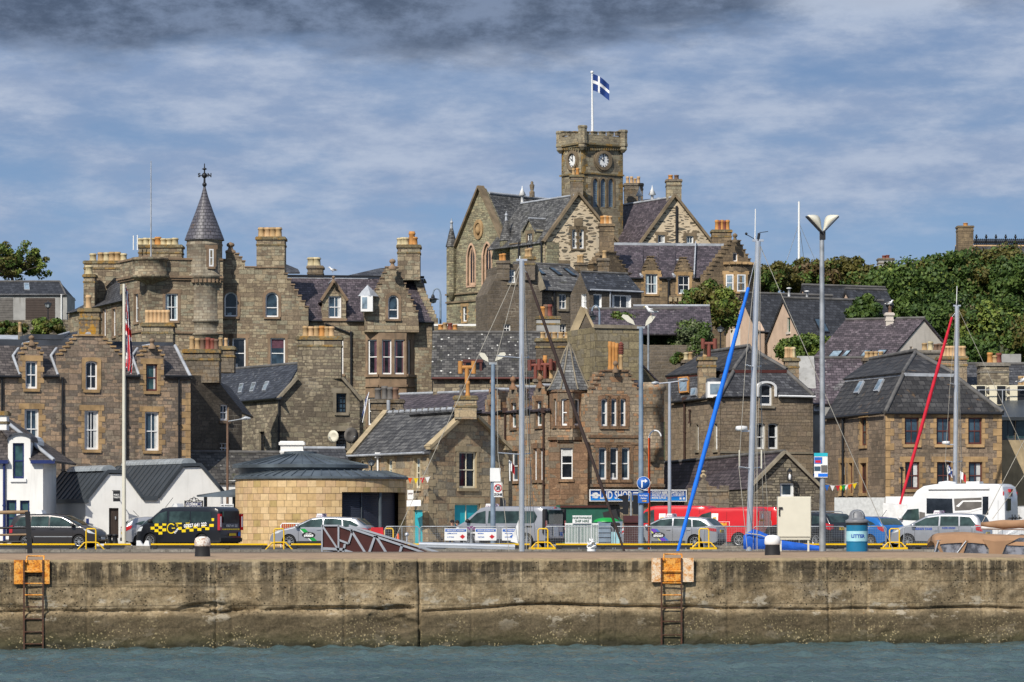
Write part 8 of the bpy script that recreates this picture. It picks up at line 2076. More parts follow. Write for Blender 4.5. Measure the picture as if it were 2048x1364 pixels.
# ================================================================== quay rail, hoops, fence
QD=148.6
def hoop(x,lab,base=True,D=QD-.15):
 h=thing('crossing_hoop',lab,'barrier',W(x,1103,D),'yellow hoops along the quay rail');s_=px(D);c0=V(((x-CX)*D/F,D,2.0));hb=MB()
 hb.tube([c0+V((-.21,0,0)),c0+V((-.21,0,.88)),c0+V((-.16,0,.95)),c0+V((.16,0,.95)),c0+V((.21,0,.88)),c0+V((.21,0,0))],.032,8);hb.tube([c0+V((-.6,0,.02)),c0+V((-.3,0,.34)),c0+V((-.21,0,.36)),c0+V((.21,0,.36)),c0+V((.3,0,.34)),c0+V((.6,0,.02))],.03,8);hb.build('hoop',MAT['barrier_yellow'],h)
 if base:MB().box((c0.x-.62,D-.25,1.98),(c0.x+.55,D-.04,2.14)).build('base',MAT['barrier_yellow'],h)
for x,lab,b_ in((182,'yellow tubular hoop beside the nose of the bronze people carrier',0),(558,'yellow tubular hoop in front of the green-striped taxi',0),(1086,'yellow tubular hoop beside the bare silver mast',1),(1408,'yellow tubular hoop behind the purple-striped taxi',1),(1789,'yellow tubular hoop by the motorhome front wheel',1)):hoop(x,lab,b_)
for xa,xb,lab in((-40,150,'low black quay barrier with a yellow rail below the bronze people carrier'),(208,262,'short low black quay barrier with a yellow rail near the white letter blocks'),(302,535,'low black quay barrier with a yellow rail below the black taxi van'),(582,900,'low black quay barrier with a yellow rail behind the gangway'),(935,1060,'low black quay barrier with a yellow rail below the silver minibus'),(1112,1385,'low black quay barrier with a yellow rail below the purple-striped taxi'),(1490,1765,'low black quay barrier with a yellow rail below the black off-roader'),(1812,2090,'low black quay barrier with a yellow rail behind the canopy boat')):
 a,b_=(xa-CX)*QD/F,(xb-CX)*QD/F;k=thing('quay_barrier',lab,'barrier',((a+b_)/2,QD,2.0),'low barriers along the quay edge')
 MB().box((a,QD-.06,2.24),(b_,QD+.06,2.31)).build('rail',MAT['barrier_yellow'],k);MB().box((a,QD-.045,2.13),(b_,QD+.045,2.238)).build('beam',MAT['trim_black'],k)
 n=max(1,int((b_-a)/1.6))
 for i in range(n+1):x=a+.1+(b_-a-.35)*i/n;MB().box((x,QD-.09,1.99),(x+.16,QD+.09,2.24)).build('post',MAT['trim_black'],k)
for xa,xb,lab in((248,303,'concrete block between the barriers by the white letter blocks'),(890,936,'concrete block between the barriers below the fence banners'),(1435,1491,'concrete block between the barriers below the mail vans')):
 a,b_=(xa-CX)*QD/F,(xb-CX)*QD/F;tag(MB().prism([V((a,QD-.3,1.99)),V((b_,QD-.3,1.99)),V((b_-.04,QD-.3,2.2)),V((a+.08,QD-.3,2.22))],(0,.5,0)).build('concrete_block',MAT['kerb_stone']),lab,'block','concrete blocks on the quay')
FD=150.2
def panel(x0,x1,lab,y0=1053):
 a,b_=(x0-CX)*FD/F,(x1-CX)*FD/F;p_=thing('mesh_fence',lab,'fence',((a+b_)/2,FD,2.0),'mesh fence panels along the quay');zt=W(0,y0,FD).z
 f=MB();f.tube([V((a,FD,2.0)),V((a,FD,zt-.08)),V((a+.08,FD,zt)),V((b_-.08,FD,zt)),V((b_,FD,zt-.08)),V((b_,FD,2.0))],.024,8);f.tube([V((a,FD,2.18)),V((b_,FD,2.18))],.02,6);f.tube([V(((a+b_)/2,FD,2.02)),V(((a+b_)/2,FD,zt))],.02,6);f.build('frame',MAT['galvanised'],p_)
 w_=MB();n=int((b_-a)/.075)
 for i in range(1,n):x=a+(b_-a)*i/n;w_.box((x-.0028,FD-.0028,2.19),(x+.0028,FD+.0028,zt-.02))
 m_=int((zt-2.19)/.075)
 for i in range(1,m_):z=2.19+(zt-2.19)*i/m_;w_.box((a+.02,FD-.0086,z-.0028),(b_-.02,FD-.003,z+.0028))
 w_.build('mesh',MAT['galvanised'],p_)
for x0,x1,lab in((770,838,'mesh fence panel right of the gangway'),(840,941,'mesh fence panel with the first lifeboat banner'),(944,1054,'mesh fence panel in front of the silver minibus cab'),(1090,1226,'mesh fence panel in front of the white railing'),(1231,1372,'mesh fence panel before the door of the purple-striped taxi'),(1408,1497,'mesh fence panel before the red mail vans'),(1507,1690,'mesh fence panel behind the blue sail cover and cabinet'),(1692,1772,'mesh fence panel behind the litter bin'),(1808,1944,'mesh fence panel in front of the silver taxi by the motorhome'),(1949,2060,'mesh fence panel at the right behind the canopy boat')):panel(x0,x1,lab)
for x0,x1,t1,t2,rc,lab in((889,934,'LERWICK PORT AUTHORITY',('LIFEBOATS IN','A STORM'),'letter_red','white banner with a small red picture tied to the quay fence'),(950,993,'LERWICK BOATING CLUB',('MARINA','VISITORS'),'letter_red','white banner with a red diamond tied to the quay fence'),(1004,1034,'THE HARBOUR',('WELCOME','OPEN DAY'),'sticker_blue','white banner half hidden by the sail tied to the quay fence')):
 D=FD-.06;a,b_=W(x0,1081,D),W(x1,1057,D);bn=thing('fence_banner',lab,'banner',((a.x+b_.x)/2,D,a.z),'banners on the quay fence')
 sh=MB().box((a.x,D,a.z),(b_.x,D+.01,b_.z)).build('sheet',MAT['white_paint'],bn);MB().box((a.x+.03,D-.006,b_.z-.14),(b_.x-.03,D-.002,b_.z-.03)).build('title_strip',MAT['sticker_blue'],bn)
 l_=MB();text_mesh(t1,.062,frameM(V(((a.x+b_.x)/2,D-.01,b_.z-.085)),(1,0,0),(0,0,1)),l_,0,bold=.002);l_.build('lettering',MAT['white_paint'],bn);l_=MB()
 for i,s_ in enumerate(t2):text_mesh(s_,.07,frameM(V((a.x+.12,D-.004,b_.z-.22-i*.16)),(1,0,0),(0,0,1)),l_,0,'LEFT',.002)
 l_.build('lettering',MAT['sticker_blue'],bn);c_=V((b_.x-.2,D-.006,a.z+.17));MB().tess([[c_+V((-.12,0,0)),c_+V((0,0,.1)),c_+V((.12,0,0)),c_+V((0,0,-.1))]],0,V((0,-1,0))).build('emblem',MAT[rc],bn)
# white railing with its sign
D=157;wr=thing('white_railing','white upright-barred railing with a ship hire sign beside the silver minibus','railing',W(1163,1090,D));f=MB();
for y in(1048,1087):f.bar(W(1130,y,D),W(1197,y,D),.07,.06)
for k in range(23):x=1131+k*2.95;f.bar(W(x,1087,D),W(x,1048,D),.028,.03,up=(1,0,0))
f.build('bars',MAT['white_paint'],wr);sg=MB().box(W(1145,1047,D-.1),W(1183,1031,D-.07)).build('sign_board',MAT['white_paint'],wr);l_=MB();text_mesh('NORTHWARDS',.15,frameM(W(1164,1036,D-.11),(1,0,0),(0,0,1)),l_,0,bold=.004,sx=.82);text_mesh('SHIP HIRE',.15,frameM(W(1164,1042.5,D-.11),(1,0,0),(0,0,1)),l_,0,bold=.003);l_.build('lettering',MAT['green_paint'],sg)
# big grey waste bin with a green sack, blue-fronted bin, brown box
D=159;wb=thing('waste_container','grey four-wheeled waste container with a bulging green cover','bin',W(1218,1097,D));a,b_=W(1196,1094,D),W(1244,1043,D);bx=MB();bx.prism([V((a.x+.05,D,a.z)),V((b_.x-.05,D,a.z)),V((b_.x+.03,D,b_.z)),V((a.x-.02,D,b_.z))],(0,.9,0))
for k in range(4):bx.bar(V((a.x,D-.02,a.z+.25+k*.22)),V((b_.x,D-.02,a.z+.25+k*.22)),.03,.05)
bx.build('tub',MAT['pole_blue'],wb);cv=MB();cx_=(a.x+b_.x)/2-.15;cv.lathe((cx_,D+.4,b_.z-.02),[(.62,0),(.58,.08),(.4,.16),(.15,.2),(.02,.2)],16,0,sy=.75);cv.build('cover',MAT['livery_green'],wb)
D=154;bb=thing('recycling_bin','small dark wheeled bin with a light blue front','bin',W(1230,1094,D));a,b_=W(1222,1094,D),W(1240,1046,D);MB().box((a.x,D,a.z),(b_.x,D+.45,b_.z-.1)).build('tub',MAT['trim_black'],bb);MB().prism([V((a.x-.02,D-.03,b_.z-.1)),V((b_.x+.02,D-.03,b_.z-.1)),V((b_.x-.02,D-.03,b_.z+.02)),V((a.x+.02,D-.03,b_.z+.02))],(0,.5,0)).build('lid',MAT['trim_black'],bb);MB().box((a.x+.02,D-.012,a.z+.12),(b_.x-.02,D-.002,a.z+.68)).build('front_sticker',MAT['bin_pale'],bb)
D=158;a,b_=W(1247,1046,D),W(1285,1031,D);bxx=thing('brown_hopper','brown sloped-lid salt box beside the grey waste container','salt box',W(1266,1096,D));MB().box((a.x+.03,D+.02,2.0),(b_.x-.03,D+.7,a.z)).build('box',MAT['panel_brown'],bxx);MB().prism([V((a.x,D-.05,a.z)),V((a.x,D-.05,a.z+.06)),V((a.x,D+.45,b_.z)),V((a.x,D+.75,b_.z)),V((a.x,D+.75,a.z))],(b_.x-a.x,0,0)).build('lid',MAT['panel_brown'],bxx)
D=181;a,b_=W(1122,1095,D),W(1246,1013,D);sk=thing('green_skip','dark green steel skip with a sloping open end in front of the shop','skip',((a.x+b_.x)/2,D,2.0));s_=MB();s_.prism([V((a.x,D,2.0)),V((b_.x-.7,D,2.0)),V((b_.x,D,3.3)),V((b_.x-.9,D,b_.z)),V((a.x,D,b_.z))],(0,2.0,0));s_.build('hull',MAT['green_paint'],sk);s_=MB();s_.prism([W(1205,1025,D-.03),W(1232,1018,D-.03),W(1243,1060,D-.03),W(1218,1070,D-.03)],(0,.02,0));s_.build('open_mouth',MAT['trim_black'],sk);s_=MB();s_.bar(V((a.x-.05,D-.04,b_.z)),V((b_.x-.85,D-.04,b_.z)),.12,.12);s_.build('rim',MAT['panel_brown'],sk)
# ================================================================== poles, signs and lamps
def pole(name,lab,cat,x,D,ytop,r0,r1,m='galvanised',zb=2.0,group=None):
 c0=V(((x-CX)*D/F,D,zb));e=thing(name,lab,cat,c0,group);MB().tube([c0,(c0.x,D,W(0,ytop,D).z)],[r0,r1],10).build('pole',MAT[m],e);return e,c0
def flood(e,x,ytop,D,heads):
 MB().bar(W(x-8,ytop,D),W(x+8,ytop,D),.1,.1).build('crossbar',MAT['galvanised'],e)
 for x0,y0,x1,y1 in heads:
  a,b_=W(x0,y0,D),W(x1,y1,D);h=MB();d=b_-a;n=V((-d.z,0,d.x)).normalized();n=n if n.z>0 else-n
  h.prism([a,a+d*.25+n*.13,a+d*.7+n*.2,b_+n*.12,b_,a+d*.5-n*.06],(0,.34,0));h.build('lamp_head',MAT['cabinet_cream'],e)
e,c0=pole('floodlight_pole','blue-grey pole with two drooping floodlights and a speed limit sign, left of the bare mast','lamp post',986,152,728,.12,.085,'pole_blue');flood(e,986,727,152,((977,724,958,709),(990,722,1012,709)))
a,b_=W(980,963,151.85),W(1001,936,151.85);MB().box((a.x,151.85,a.z),(b_.x,151.87,b_.z)).build('notice_board',MAT['white_paint'],e)
a,b_=W(987.5,994,151.8),W(1004.5,965,151.8);zs=MB().box((a.x,151.8,a.z),(b_.x,151.83,b_.z)).build('speed_sign',MAT['white_paint'],e);c1=W(996,976,151.79)
rg=MB();n=24;ring=lambda r_,o=0:[c1+V((r_*math.cos(2*math.pi*i/n),-.004-o,r_*math.sin(2*math.pi*i/n)))for i in range(n)]
rg.add(ring(.175)+ring(.125),[(i,(i+1)%n,n+(i+1)%n,n+i)for i in range(n)]);rg.build('red_ring',MAT['letter_red'],zs);l_=MB();text_mesh('20',.2,frameM(c1+V((0,-.01,0)),(1,0,0),(0,0,1)),l_,0,bold=.008,sx=.9);text_mesh('ZONE',.145,frameM(W(996,989,151.78),(1,0,0),(0,0,1)),l_,0,bold=.004,sx=.9);l_.build('lettering',MAT['black_iron'],zs);MB().box(W(983,993,152.1),W(989,960,152.4)).build('control_box',MAT['pot_grey'],e)
e,c0=pole('floodlight_pole','blue-grey pole with two floodlights and a blue turn-right sign in front of the shop','lamp post',1282,152,655,.125,.09,'pole_blue');flood(e,1282,655,152,((1270,650,1243,633),(1291,652,1311,633)))
c1=W(1287,966,151.85);ds=MB();ds.lathe((0,0,0),[(.30,0),(.30,.02),(.001,.02)],28);ds.v=[(c1.x+v[0],c1.y-v[2],c1.z+v[1])for v in ds.v];do=ds.build('turn_sign',MAT['sticker_blue'],e)
rg=MB();rg.add([c1+V((r_*math.cos(2*math.pi*i/n),-.026,r_*math.sin(2*math.pi*i/n)))for r_ in(.30,.285)for i in range(n)],[(i,(i+1)%n,n+(i+1)%n,n+i)for i in range(n)])
for pts in(((-.1,-.2),(-.04,-.2),(-.04,.06),(-.1,.12)),((-.1,.12),(-.04,.06),(.06,.06),(.06,.12)),((.06,.0),(.18,.09),(.06,.19))):rg.tess([[c1+V((x,-.028,z))for x,z in pts]],0,V((0,-1,0)))
rg.build('arrow',MAT['white_paint'],do)
a,b_=W(1276,1006,151.8),W(1298,986,151.8);ps=MB().box((a.x,151.8,a.z),(b_.x,151.83,b_.z)).build('parking_sign',MAT['sticker_blue'],e);l_=MB();text_mesh('Pay & Display',.085,frameM(W(1287,991,151.78),(1,0,0),(0,0,1)),l_,0,bold=.002,sx=.8);text_mesh('Machine',.085,frameM(W(1287,996.5,151.78),(1,0,0),(0,0,1)),l_,0,bold=.002,sx=.9);l_.build('lettering',MAT['white_paint'],ps);MB().bar(W(1284,1002,151.78),W(1290,1002,151.78),.035,.01).tess([[W(1290,1000,151.78),W(1290,1004,151.78),W(1294,1002,151.78)]],0,V((0,-1,0))).build('arrow',MAT['letter_gold'],ps)
e,c0=pole('orange_pole','thin orange pole with a white hooked top beside the turn-right sign','pole',1298.5,153,876,.055,.05,'cone_orange');MB().tube([W(1298.5+12-12*math.cos(t_),876-15*math.sin(t_),153)for t_ in[math.pi*k/10*.92 for k in range(11)]],.035,6).build('hook',MAT['white_paint'],e)
e,c0=pole('street_lamp','pale grey street lamp with twin arms rising between the shop and the hipped hall','street lamp',1339,168,766,.1,.07,'alu');MB().tube([W(1308,768,168),W(1339,765,168),W(1368,761,168)],.04,6).build('arm',MAT['alu'],e)
for x0,x1,y in((1303,1318,766),(1358,1376,760)):h=MB();p0,p1=W(x0,y,168),W(x1,y,168);h.tube([p0,(p0+p1)/2,p1],[.04,.1,.05],8);h.build('lamp_head',MAT['galvanised'],e)
e,c0=pole('street_lamp','thin brown street lamp with one arm above the white toilets','street lamp',455,186,842,.08,.06,'pot_brown');MB().tube([W(455,843,186),W(484,838,186)],.035,6).build('arm',MAT['galvanised'],e);h=MB();h.tube([W(483,838,186),W(491,836,186),W(501,837,186)],[.05,.12,.05],8);h.build('lamp_head',MAT['galvanised'],e)
pole('plain_pole','thin bare grey pole standing behind the floodlights','pole',1296.5,235,645,.09,.07,'galvanised',gz(235))
def crook(lab,x,yb,D,yt,sd=-1):
 e,c0=pole('crook_lamp',lab,'street lamp',x,D,yt+12,.09,.07,'pole_blue',W(0,yb,D).z-2,'crook-necked lamps');r_=7.5
 MB().tube([W(x+sd*r_*(1-math.cos(t_)),yt+12-12*math.sin(t_),D)for t_ in[math.pi*k/8 for k in range(9)]],.05,6).build('crook',MAT['pole_blue'],e);c1=W(x+sd*15,yt+27,D);MB().lathe(c1,[(.05,.55),(.12,.45),(.14,.3),(.42,.22),(.42,.18),(.02,.18)],10).build('shade',MAT['black_iron'],e);MB().lathe(c1,[(.28,.17),(.2,-.05),(.02,-.1)],10).build('bulb_glass',MAT['rooflight_plastic'],e)
crook('crook-necked lamp at the right end of the castle hotel',881,660,246,577,-1);crook('crook-necked lamp below the annexe with the picture window',1199,660,240,611,-1)
def lantern(lab,x,yb,D,yt,m='black_iron'):
 e,c0=pole('lantern_post',lab,'street lamp',x,D,yt+14,.06,.045,m,W(0,yb,D).z);c1=W(x,yt+14,D);s_=14*px(D)
 MB().lathe(c1,[(.3*s_,0),(.5*s_,.5*s_)],6,0,smooth=False).build('lantern_glass',MAT['rooflight_plastic'],e);l_=MB();l_.lathe(c1,[(.58*s_,.5*s_),(.4*s_,.66*s_),(.12*s_,.78*s_),(.06*s_,1.0*s_),(.01,1.05*s_)],6,0,smooth=False);l_.lathe(c1,[(.1*s_,-.15*s_),(.32*s_,0),(.3*s_,.03*s_)],6)
 for k in range(6):a=R(k*60);l_.tube([c1+V((.3*s_*math.cos(a),.3*s_*math.sin(a),0)),c1+V((.5*s_*math.cos(a),.5*s_*math.sin(a),.5*s_))],.018,4)
 l_.build('lantern_frame',m and MAT[m],e)
lantern('black lantern lamp peeping over the round shelter roof',743,1090,176,917);lantern('black lantern lamp among the trees left of the pink gable',1441,705,262,650);lantern('black lantern lamp in front of the dark garage door',96,640,326,601)
# tall flagpole with the union flag
e,c0=pole('flagpole','tall white flagpole by the toilets with a limp red, white and blue flag','flagpole',248,169,568,.105,.07,'cabinet_cream',2.0)
def jack(u,v):
 x,y=(u-.5)*2,(v-.5)
 if abs(x)<.10 or abs(y)<.10:return 2
 if abs(x)<.18 or abs(y)<.17:return 1
 d=abs(abs(y)*2-abs(x));return 2 if d<.09 else(1 if d<.24 else 0)
fb=MB();a,b_=W(249.2,572,169),W(249.5,735,169);nx,ny=22,64
for j in range(ny+1):
 v=j/ny
 for i in range(nx+1):
  u=i/nx;f_=u*2.2*(.25+.75*v);wx=.03+(.12+.24*min(1,v*1.2))*(u**.8)*(1-.25*max(0,v-.85)*6);zz=a.z+(b_.z-a.z)*v-.35*u
  fb.v.append((a.x+wx+.04*math.sin(u*14),169+.16*math.sin(u*15+v*2)*u,zz))
for j in range(ny):
 for i in range(nx):q_=j*(nx+1)+i;fb.f.append((q_,q_+1,q_+nx+2,q_+nx+1));fb.m.append(jack((j+.5)/ny,(i+.5)/nx));fb.sm.append(True)
fb.build('flag',[MAT['flag_navy'],MAT['flag_white'],MAT['flag_red']],e)
# far white mast with guys over the trees
e,c0=pole('guyed_mast','slim white guyed mast rising beyond the trees','mast',1598,420,403,.2,.12,'white_paint',gz(420));t0=W(1598,446,420);g_=MB()
for dx,dy in((-24,0),(10,3),(32,0)):g_.tube([t0,W(1598+dx,520,420+dy)],.03,4)
g_.build('guy_wires',MAT['galvanised'],e)
# traffic signals
e,c0=pole('traffic_light','black traffic signals on a grey pole below the shop sign','traffic light',1262,166,985,.07,.07,'galvanised');
for x0,x1 in((1246,1257),(1266,1279)):
 a,b_=W(x0,1029,165.8),W(x1,990,165.8);hd=MB().box((a.x,165.8,a.z),(b_.x,166.05,b_.z)).build('signal_head',MAT['black_iron'],e)
 if x0<1250:
  for k in range(3):zc=a.z+(b_.z-a.z)*(k+.5)/3;h=MB();h.prism([V((a.x,165.82,zc+.13)),V((a.x-.25,165.82,zc+.08)),V((a.x-.25,165.82,zc+.02)),V((a.x,165.82,zc-.1))],(0,.2,0));h.build('hood',MAT['black_iron'],hd)
e,c0=pole('traffic_light','black traffic signal behind the minibus roof sign','traffic light',1009,172,1000,.06,.06,'galvanised');a,b_=W(1000,1018,171.8),W(1009,996,171.8);MB().box((a.x,171.8,a.z),(b_.x,172.05,b_.z)).build('signal_head',MAT['black_iron'],e)
# signs by the toilets and shelter
D=172;sg=thing('toilets_sign','small black hanging sign reading public toilets','sign',pl_t.p(235,1003)if 'pl_t' in globals()else W(235,1003,174.6));
a,b_=W(228,1003,174.4),W(242,982,174.4);bo=MB().box((a.x,174.0,a.z),(b_.x,174.06,b_.z)).build('board',MAT['black_iron'],sg);l_=MB()
for i,s_ in enumerate(('PUBLIC','TOILETS')):text_mesh(s_,.11,frameM(V(((a.x+b_.x)/2,173.99,b_.z-.2-i*.13)),(1,0,0),(0,0,1)),l_,0,bold=.003,sx=.8)
l_.build('lettering',MAT['white_paint'],bo);MB().bar(W(224,981,174.0),W(240,981,174.0),.03,.03).bar(W(226,981,174.0),W(226,981,175.2),.03,.03,up=(0,0,1)).build('bracket',MAT['black_iron'],sg)
a,b_=W(172,1053,174.3),W(178,1037,174.3);ts=MB().box((a.x,174.3,a.z),(b_.x,174.33,b_.z));tag(ts.build('symbol_plate',MAT['navy_paint']),'small blue symbol plate on the white toilets wall','sign')
D=170;wc=thing('welcome_sign','wrought iron welcome arch with blue letters beside the shelter canopy','sign',W(388,1090,D));l_=MB();text_mesh('WELCOME',.30,frameM(W(387.5,1009,D),(1,0,0),(0,0,1)),l_,0,bold=.008,sx=.56);text_mesh('TO',.26,frameM(W(388,1017.5,D),(1,0,0),(0,0,1)),l_,0,bold=.008,sx=.8);l_.build('lettering',MAT['navy_paint'],wc);f=MB()
for x in(370,405):f.tube([W(x,1090,D),W(x,1001,D)],.03,6)
for(cx_,cy_,rx,ry,a0,a1)in((388,1003,4,9,0,180),(384,1003,6,6,60,200),(392,1003,6,6,-20,120),(378,1004,7,3,0,180),(398,1004,7,3,0,180)):f.tube([W(cx_+rx*math.cos(R(a0+(a1-a0)*k/10)),cy_-ry*math.sin(R(a0+(a1-a0)*k/10)),D)for k in range(11)],.018,4)
f.tube([W(370,1004,D),W(405,1004,D)],.02,4);f.tube([W(370,1014,D),W(405,1014,D)],.02,4);f.build('frame',MAT['black_iron'],wc)
D=165.5;np_=thing('parking_notice','white no parking notice under the shelter canopy','sign',W(454,1090,D));a,b_=W(441,1022,D),W(467,1008,D);bo=MB().box((a.x,D,a.z),(b_.x,D+.02,b_.z)).build('board',MAT['white_paint'],np_);l_=MB();text_mesh('NO PARKING',.095,frameM(V(((a.x+b_.x)/2,D-.004,b_.z-.08)),(1,0,0),(0,0,1)),l_,0,bold=.003);text_mesh('Loading unloading',.06,frameM(V(((a.x+b_.x)/2,D-.004,b_.z-.2)),(1,0,0),(0,0,1)),l_);l_.build('lettering',MAT['black_iron'],bo);MB().tube([V((b_.x-.1,D+.04,2.0)),V((b_.x-.1,D+.04,b_.z))],.03,6).tube([V((a.x+.1,D+.04,2.0)),V((a.x+.1,D+.04,b_.z))],.03,6).build('post',MAT['galvanised'],np_)
sg=thing('shop_plate','small maroon and white shop plate on the cottage corner','sign',W(821,999,184));a,b_=W(815,999,184),W(827,980,184);bo=MB().box((a.x,183.9,a.z),(b_.x,184.0,b_.z)).build('board',MAT['white_paint'],sg);l_=MB();text_mesh('SHOP',.12,frameM(V(((a.x+b_.x)/2,183.89,b_.z-.2)),(1,0,0),(0,0,1)),l_,0,bold=.003,sx=.8);l_.build('lettering',MAT['maroon_paint'],bo)
aw=MB();aw.prism([W(814,1001,183.6),W(842,1000,182.5),W(842,1012,181.8),W(814,1013,183)],(0,-.5,0));tag(aw.build('awning',MAT['white_paint']),'small white awning over the teal cottage door','awning')
# satellite dishes
for x,y,r_,m_,lab,D,rot in((666.5,873,.37,'cabinet_cream','white satellite dish on the rubble gable',203.4,-.5),(702.5,871,.48,'pot_grey','dark grey satellite dish on the rubble gable',203.6,.55)):
 d_=thing('satellite_dish',lab,'satellite dish',W(x,y+10,D),'satellite dishes');mb=MB();mb.lathe((0,0,0),[(.01,-.12),(r_*.5,-.085),(r_,0),(r_*1.02,.01),(r_*.5,-.075),(.01,-.1)],20);ca,sa=math.cos(rot),math.sin(rot);c1=W(x,y,D-.4)
 mb.v=[(c1.x+v[0]*ca+v[2]*sa,c1.y-v[2]*ca*-1*-1+v[0]*sa,c1.z+v[1])for v in mb.v];mb.build('reflector',MAT[m_],d_);MB().tube([c1+V((0,0,-r_)),c1+V((sa*-.4*-1,-.4,-r_*.2))],.015,5).ball(c1+V((sa*.4,-.4,-r_*.2)),.05).tube([c1+V((0,.12,0)),c1+V((0,.6,-.1))],.03,5).build('feed_arm',MAT['galvanised'],d_)
# white hoarding
D=184;ho=thing('hoarding','white and pale grey board hoarding below the quay office windows','hoarding',W(1745,1090,D));
for x0,x1,yt,m_ in((1669,1769.5,995,'curtain'),(1771,1840,993,'white_paint')):MB().box((W(x0,0,D).x,D,2.0),(W(x1,0,D).x,D+.08,W(0,yt,D).z)).build('board',MAT[m_],ho)
# bunting
def bunting(lab,pts,D,cols):
 b_=thing('bunting',lab,'bunting',W(*pts[0],D));P_=[W(x,y,D)for x,y in pts];MB().tube(P_,.012,4).build('string',MAT['rope'],b_)
 for(x,y,m_)in cols:a=W(x,y,D);MB().prism([a+V((-.13,0,0)),a+V((.13,0,0)),a+V((.0,.05,-.32))],(0,.008,0)).build('pennant',MAT[m_],b_)
bunting('short string of triangular bunting beside the cottage window',[(812,955),(835,956),(862,953)],182.4,((820,955,'cone_orange'),(832,956,'livery_yellow'),(844.5,955,'letter_red'),(855,954,'white_paint')))
bunting('string of small coloured pennants in front of the quay office',[(1645,966),(1665,971),(1690,970),(1716,965)],186,((1654,970,'sticker_blue'),(1665,970.5,'white_paint'),(1676,970.5,'flag_red'),(1682,970,'livery_yellow'),(1687,970,'livery_green'),(1692,969,'white_paint'),(1699,968,'cone_orange'),(1709,966,'livery_yellow')))
# small flags
def smallflag(lab,x,yb,D,x1,yt,cols,w_,h_,lean=0.0):
 e=thing('small_flag',lab,'flag',W(x,yb,D));MB().tube([W(x,yb,D),W(x1,yt,D)],.025,5).build('staff',MAT['white_paint'],e);p1=W(x1,yt+1,D);p0=p1+(W(x,yb,D)-p1).normalized()*h_;fb=flag(e,(p1,p0),(w_,.1,0),h_*.5,(lambda u,v:1 if abs(abs(v-.5)*2-abs(u-.5)*2)<.22 else 0)if len(cols)==2 and cols[0]=='flag_blue' else(lambda u,v:1 if u>.5 else 0),wob=.06);fb.build('flag',[MAT[c_]for c_ in cols],e)
smallflag('small blue and white saltire leaning from the rubble gable',725,845,202.5,738,784,('flag_blue','flag_white'),-.28,1.2)
for nm,args in(('a',('small white and red flag hung beside the bare mast',1020,962,125,1019,920,('white_paint','flag_red'),.18,.36)),('b',('small white and red flag on the red-sailed yacht',1921,966,182.5,1921,942,('white_paint','flag_red'),.3,.4)),('c',('small saltire flag on the red-sailed yacht',1895,966,182.4,1896,930,('flag_blue','flag_white'),.25,.45))):smallflag(*args)
# road things by the shelter
D=161;rb=thing('red_barrier','red plastic road barrier beside the shelter shutters','barrier',W(755,1095,D));a=W(738,0,D).x;b2_=W(770,0,D).x;MB().prism([V((a,D,2.0)),V((b2_,D,2.0)),V((b2_-.1,D,2.98)),V((a+.1,D,2.98))],(0,.35,0)).build('body',MAT['letter_red'],rb)
c0=V(((796-CX)*160/F,160,2.0));tc=thing('traffic_cone','orange traffic cone in front of the shelter','cone',c0);MB().lathe(c0,[(.13,.03),(.03,.7),(.01,.71)],12).build('cone',MAT['cone_orange'],tc);MB().box(c0+V((-.18,-.18,0)),c0+V((.18,.18,.03))).build('base',MAT['trim_black'],tc)
c0=V(((778-CX)*160.5/F,160.5,2.0));yh=MB();yh.tube([c0+V((-.2,0,0)),c0+V((-.2,0,.85)),c0+V((-.14,0,.93)),c0+V((.14,0,.93)),c0+V((.2,0,.85)),c0+V((.2,0,0))],.035,8);tag(yh.build('cycle_hoop',MAT['barrier_yellow']),'yellow hoop stand beside the orange traffic cone','barrier')
D=165.3;for_=thing('crowd_barrier','red and white crowd barriers stacked against the round shelter','barrier',W(590,1095,D));f=MB();f.tube([W(562,1095,D),W(562,1050,D),W(565,1047,D),W(607,1047,D),W(610,1050,D),W(610,1095,D)],.03,6);f.build('frame',MAT['white_paint'],for_);f=MB()
for k in range(11):x=565+k*4;f.tube([W(x,1090,D),W(x,1048,D)],.025,5)
f.build('bars',MAT['letter_red'],for_)
for x in(218,230):c0=V(((x-CX)*166/F,166,2.0));tag(MB().lathe(c0,[(.2,0),(.16,.2),(.12,.5),(.13,.53),(.17,.56),(.17,.62),(.01,.64)],12).build('road_bollard',MAT['black_iron']),'left of the two black cast bollards by the flagpole' if x==218 else 'right of the two black cast bollards by the flagpole','bollard','black cast bollards')
D=150;vb=MB();vb.prism([W(x,y,D)for x,y in((272,1098),(273,1081),(280,1081),(286,1091),(291,1081),(297,1081),(300,1098))],(0,.35,0));tag(vb.build('letter_block',MAT['white_paint']),'white notched block on the quay in front of the black taxi van','block')
rp=MB()
for k in range(9):a=k*1.7;c0=W(1183,1100,121)+V((.06*math.sin(a*2.1),.06*math.cos(a),.03+.04*k));rp.tube([c0+V(((.13-.009*k)*math.cos(t_),.11*math.sin(t_),.04*math.sin(t_*2+a)))for t_ in[R(40*q_)for q_ in range(10)]],.028,5)
rp.tube([W(1183,1090,121),W(1183,1030,121)],.012,4);rp.tube([W(1183,1112,121),W(1183,1098,121)],.16,8);tag(rp.build('rope_bundle',MAT['white_paint']),'bundle of white rope coiled on a boat stanchion','rope')
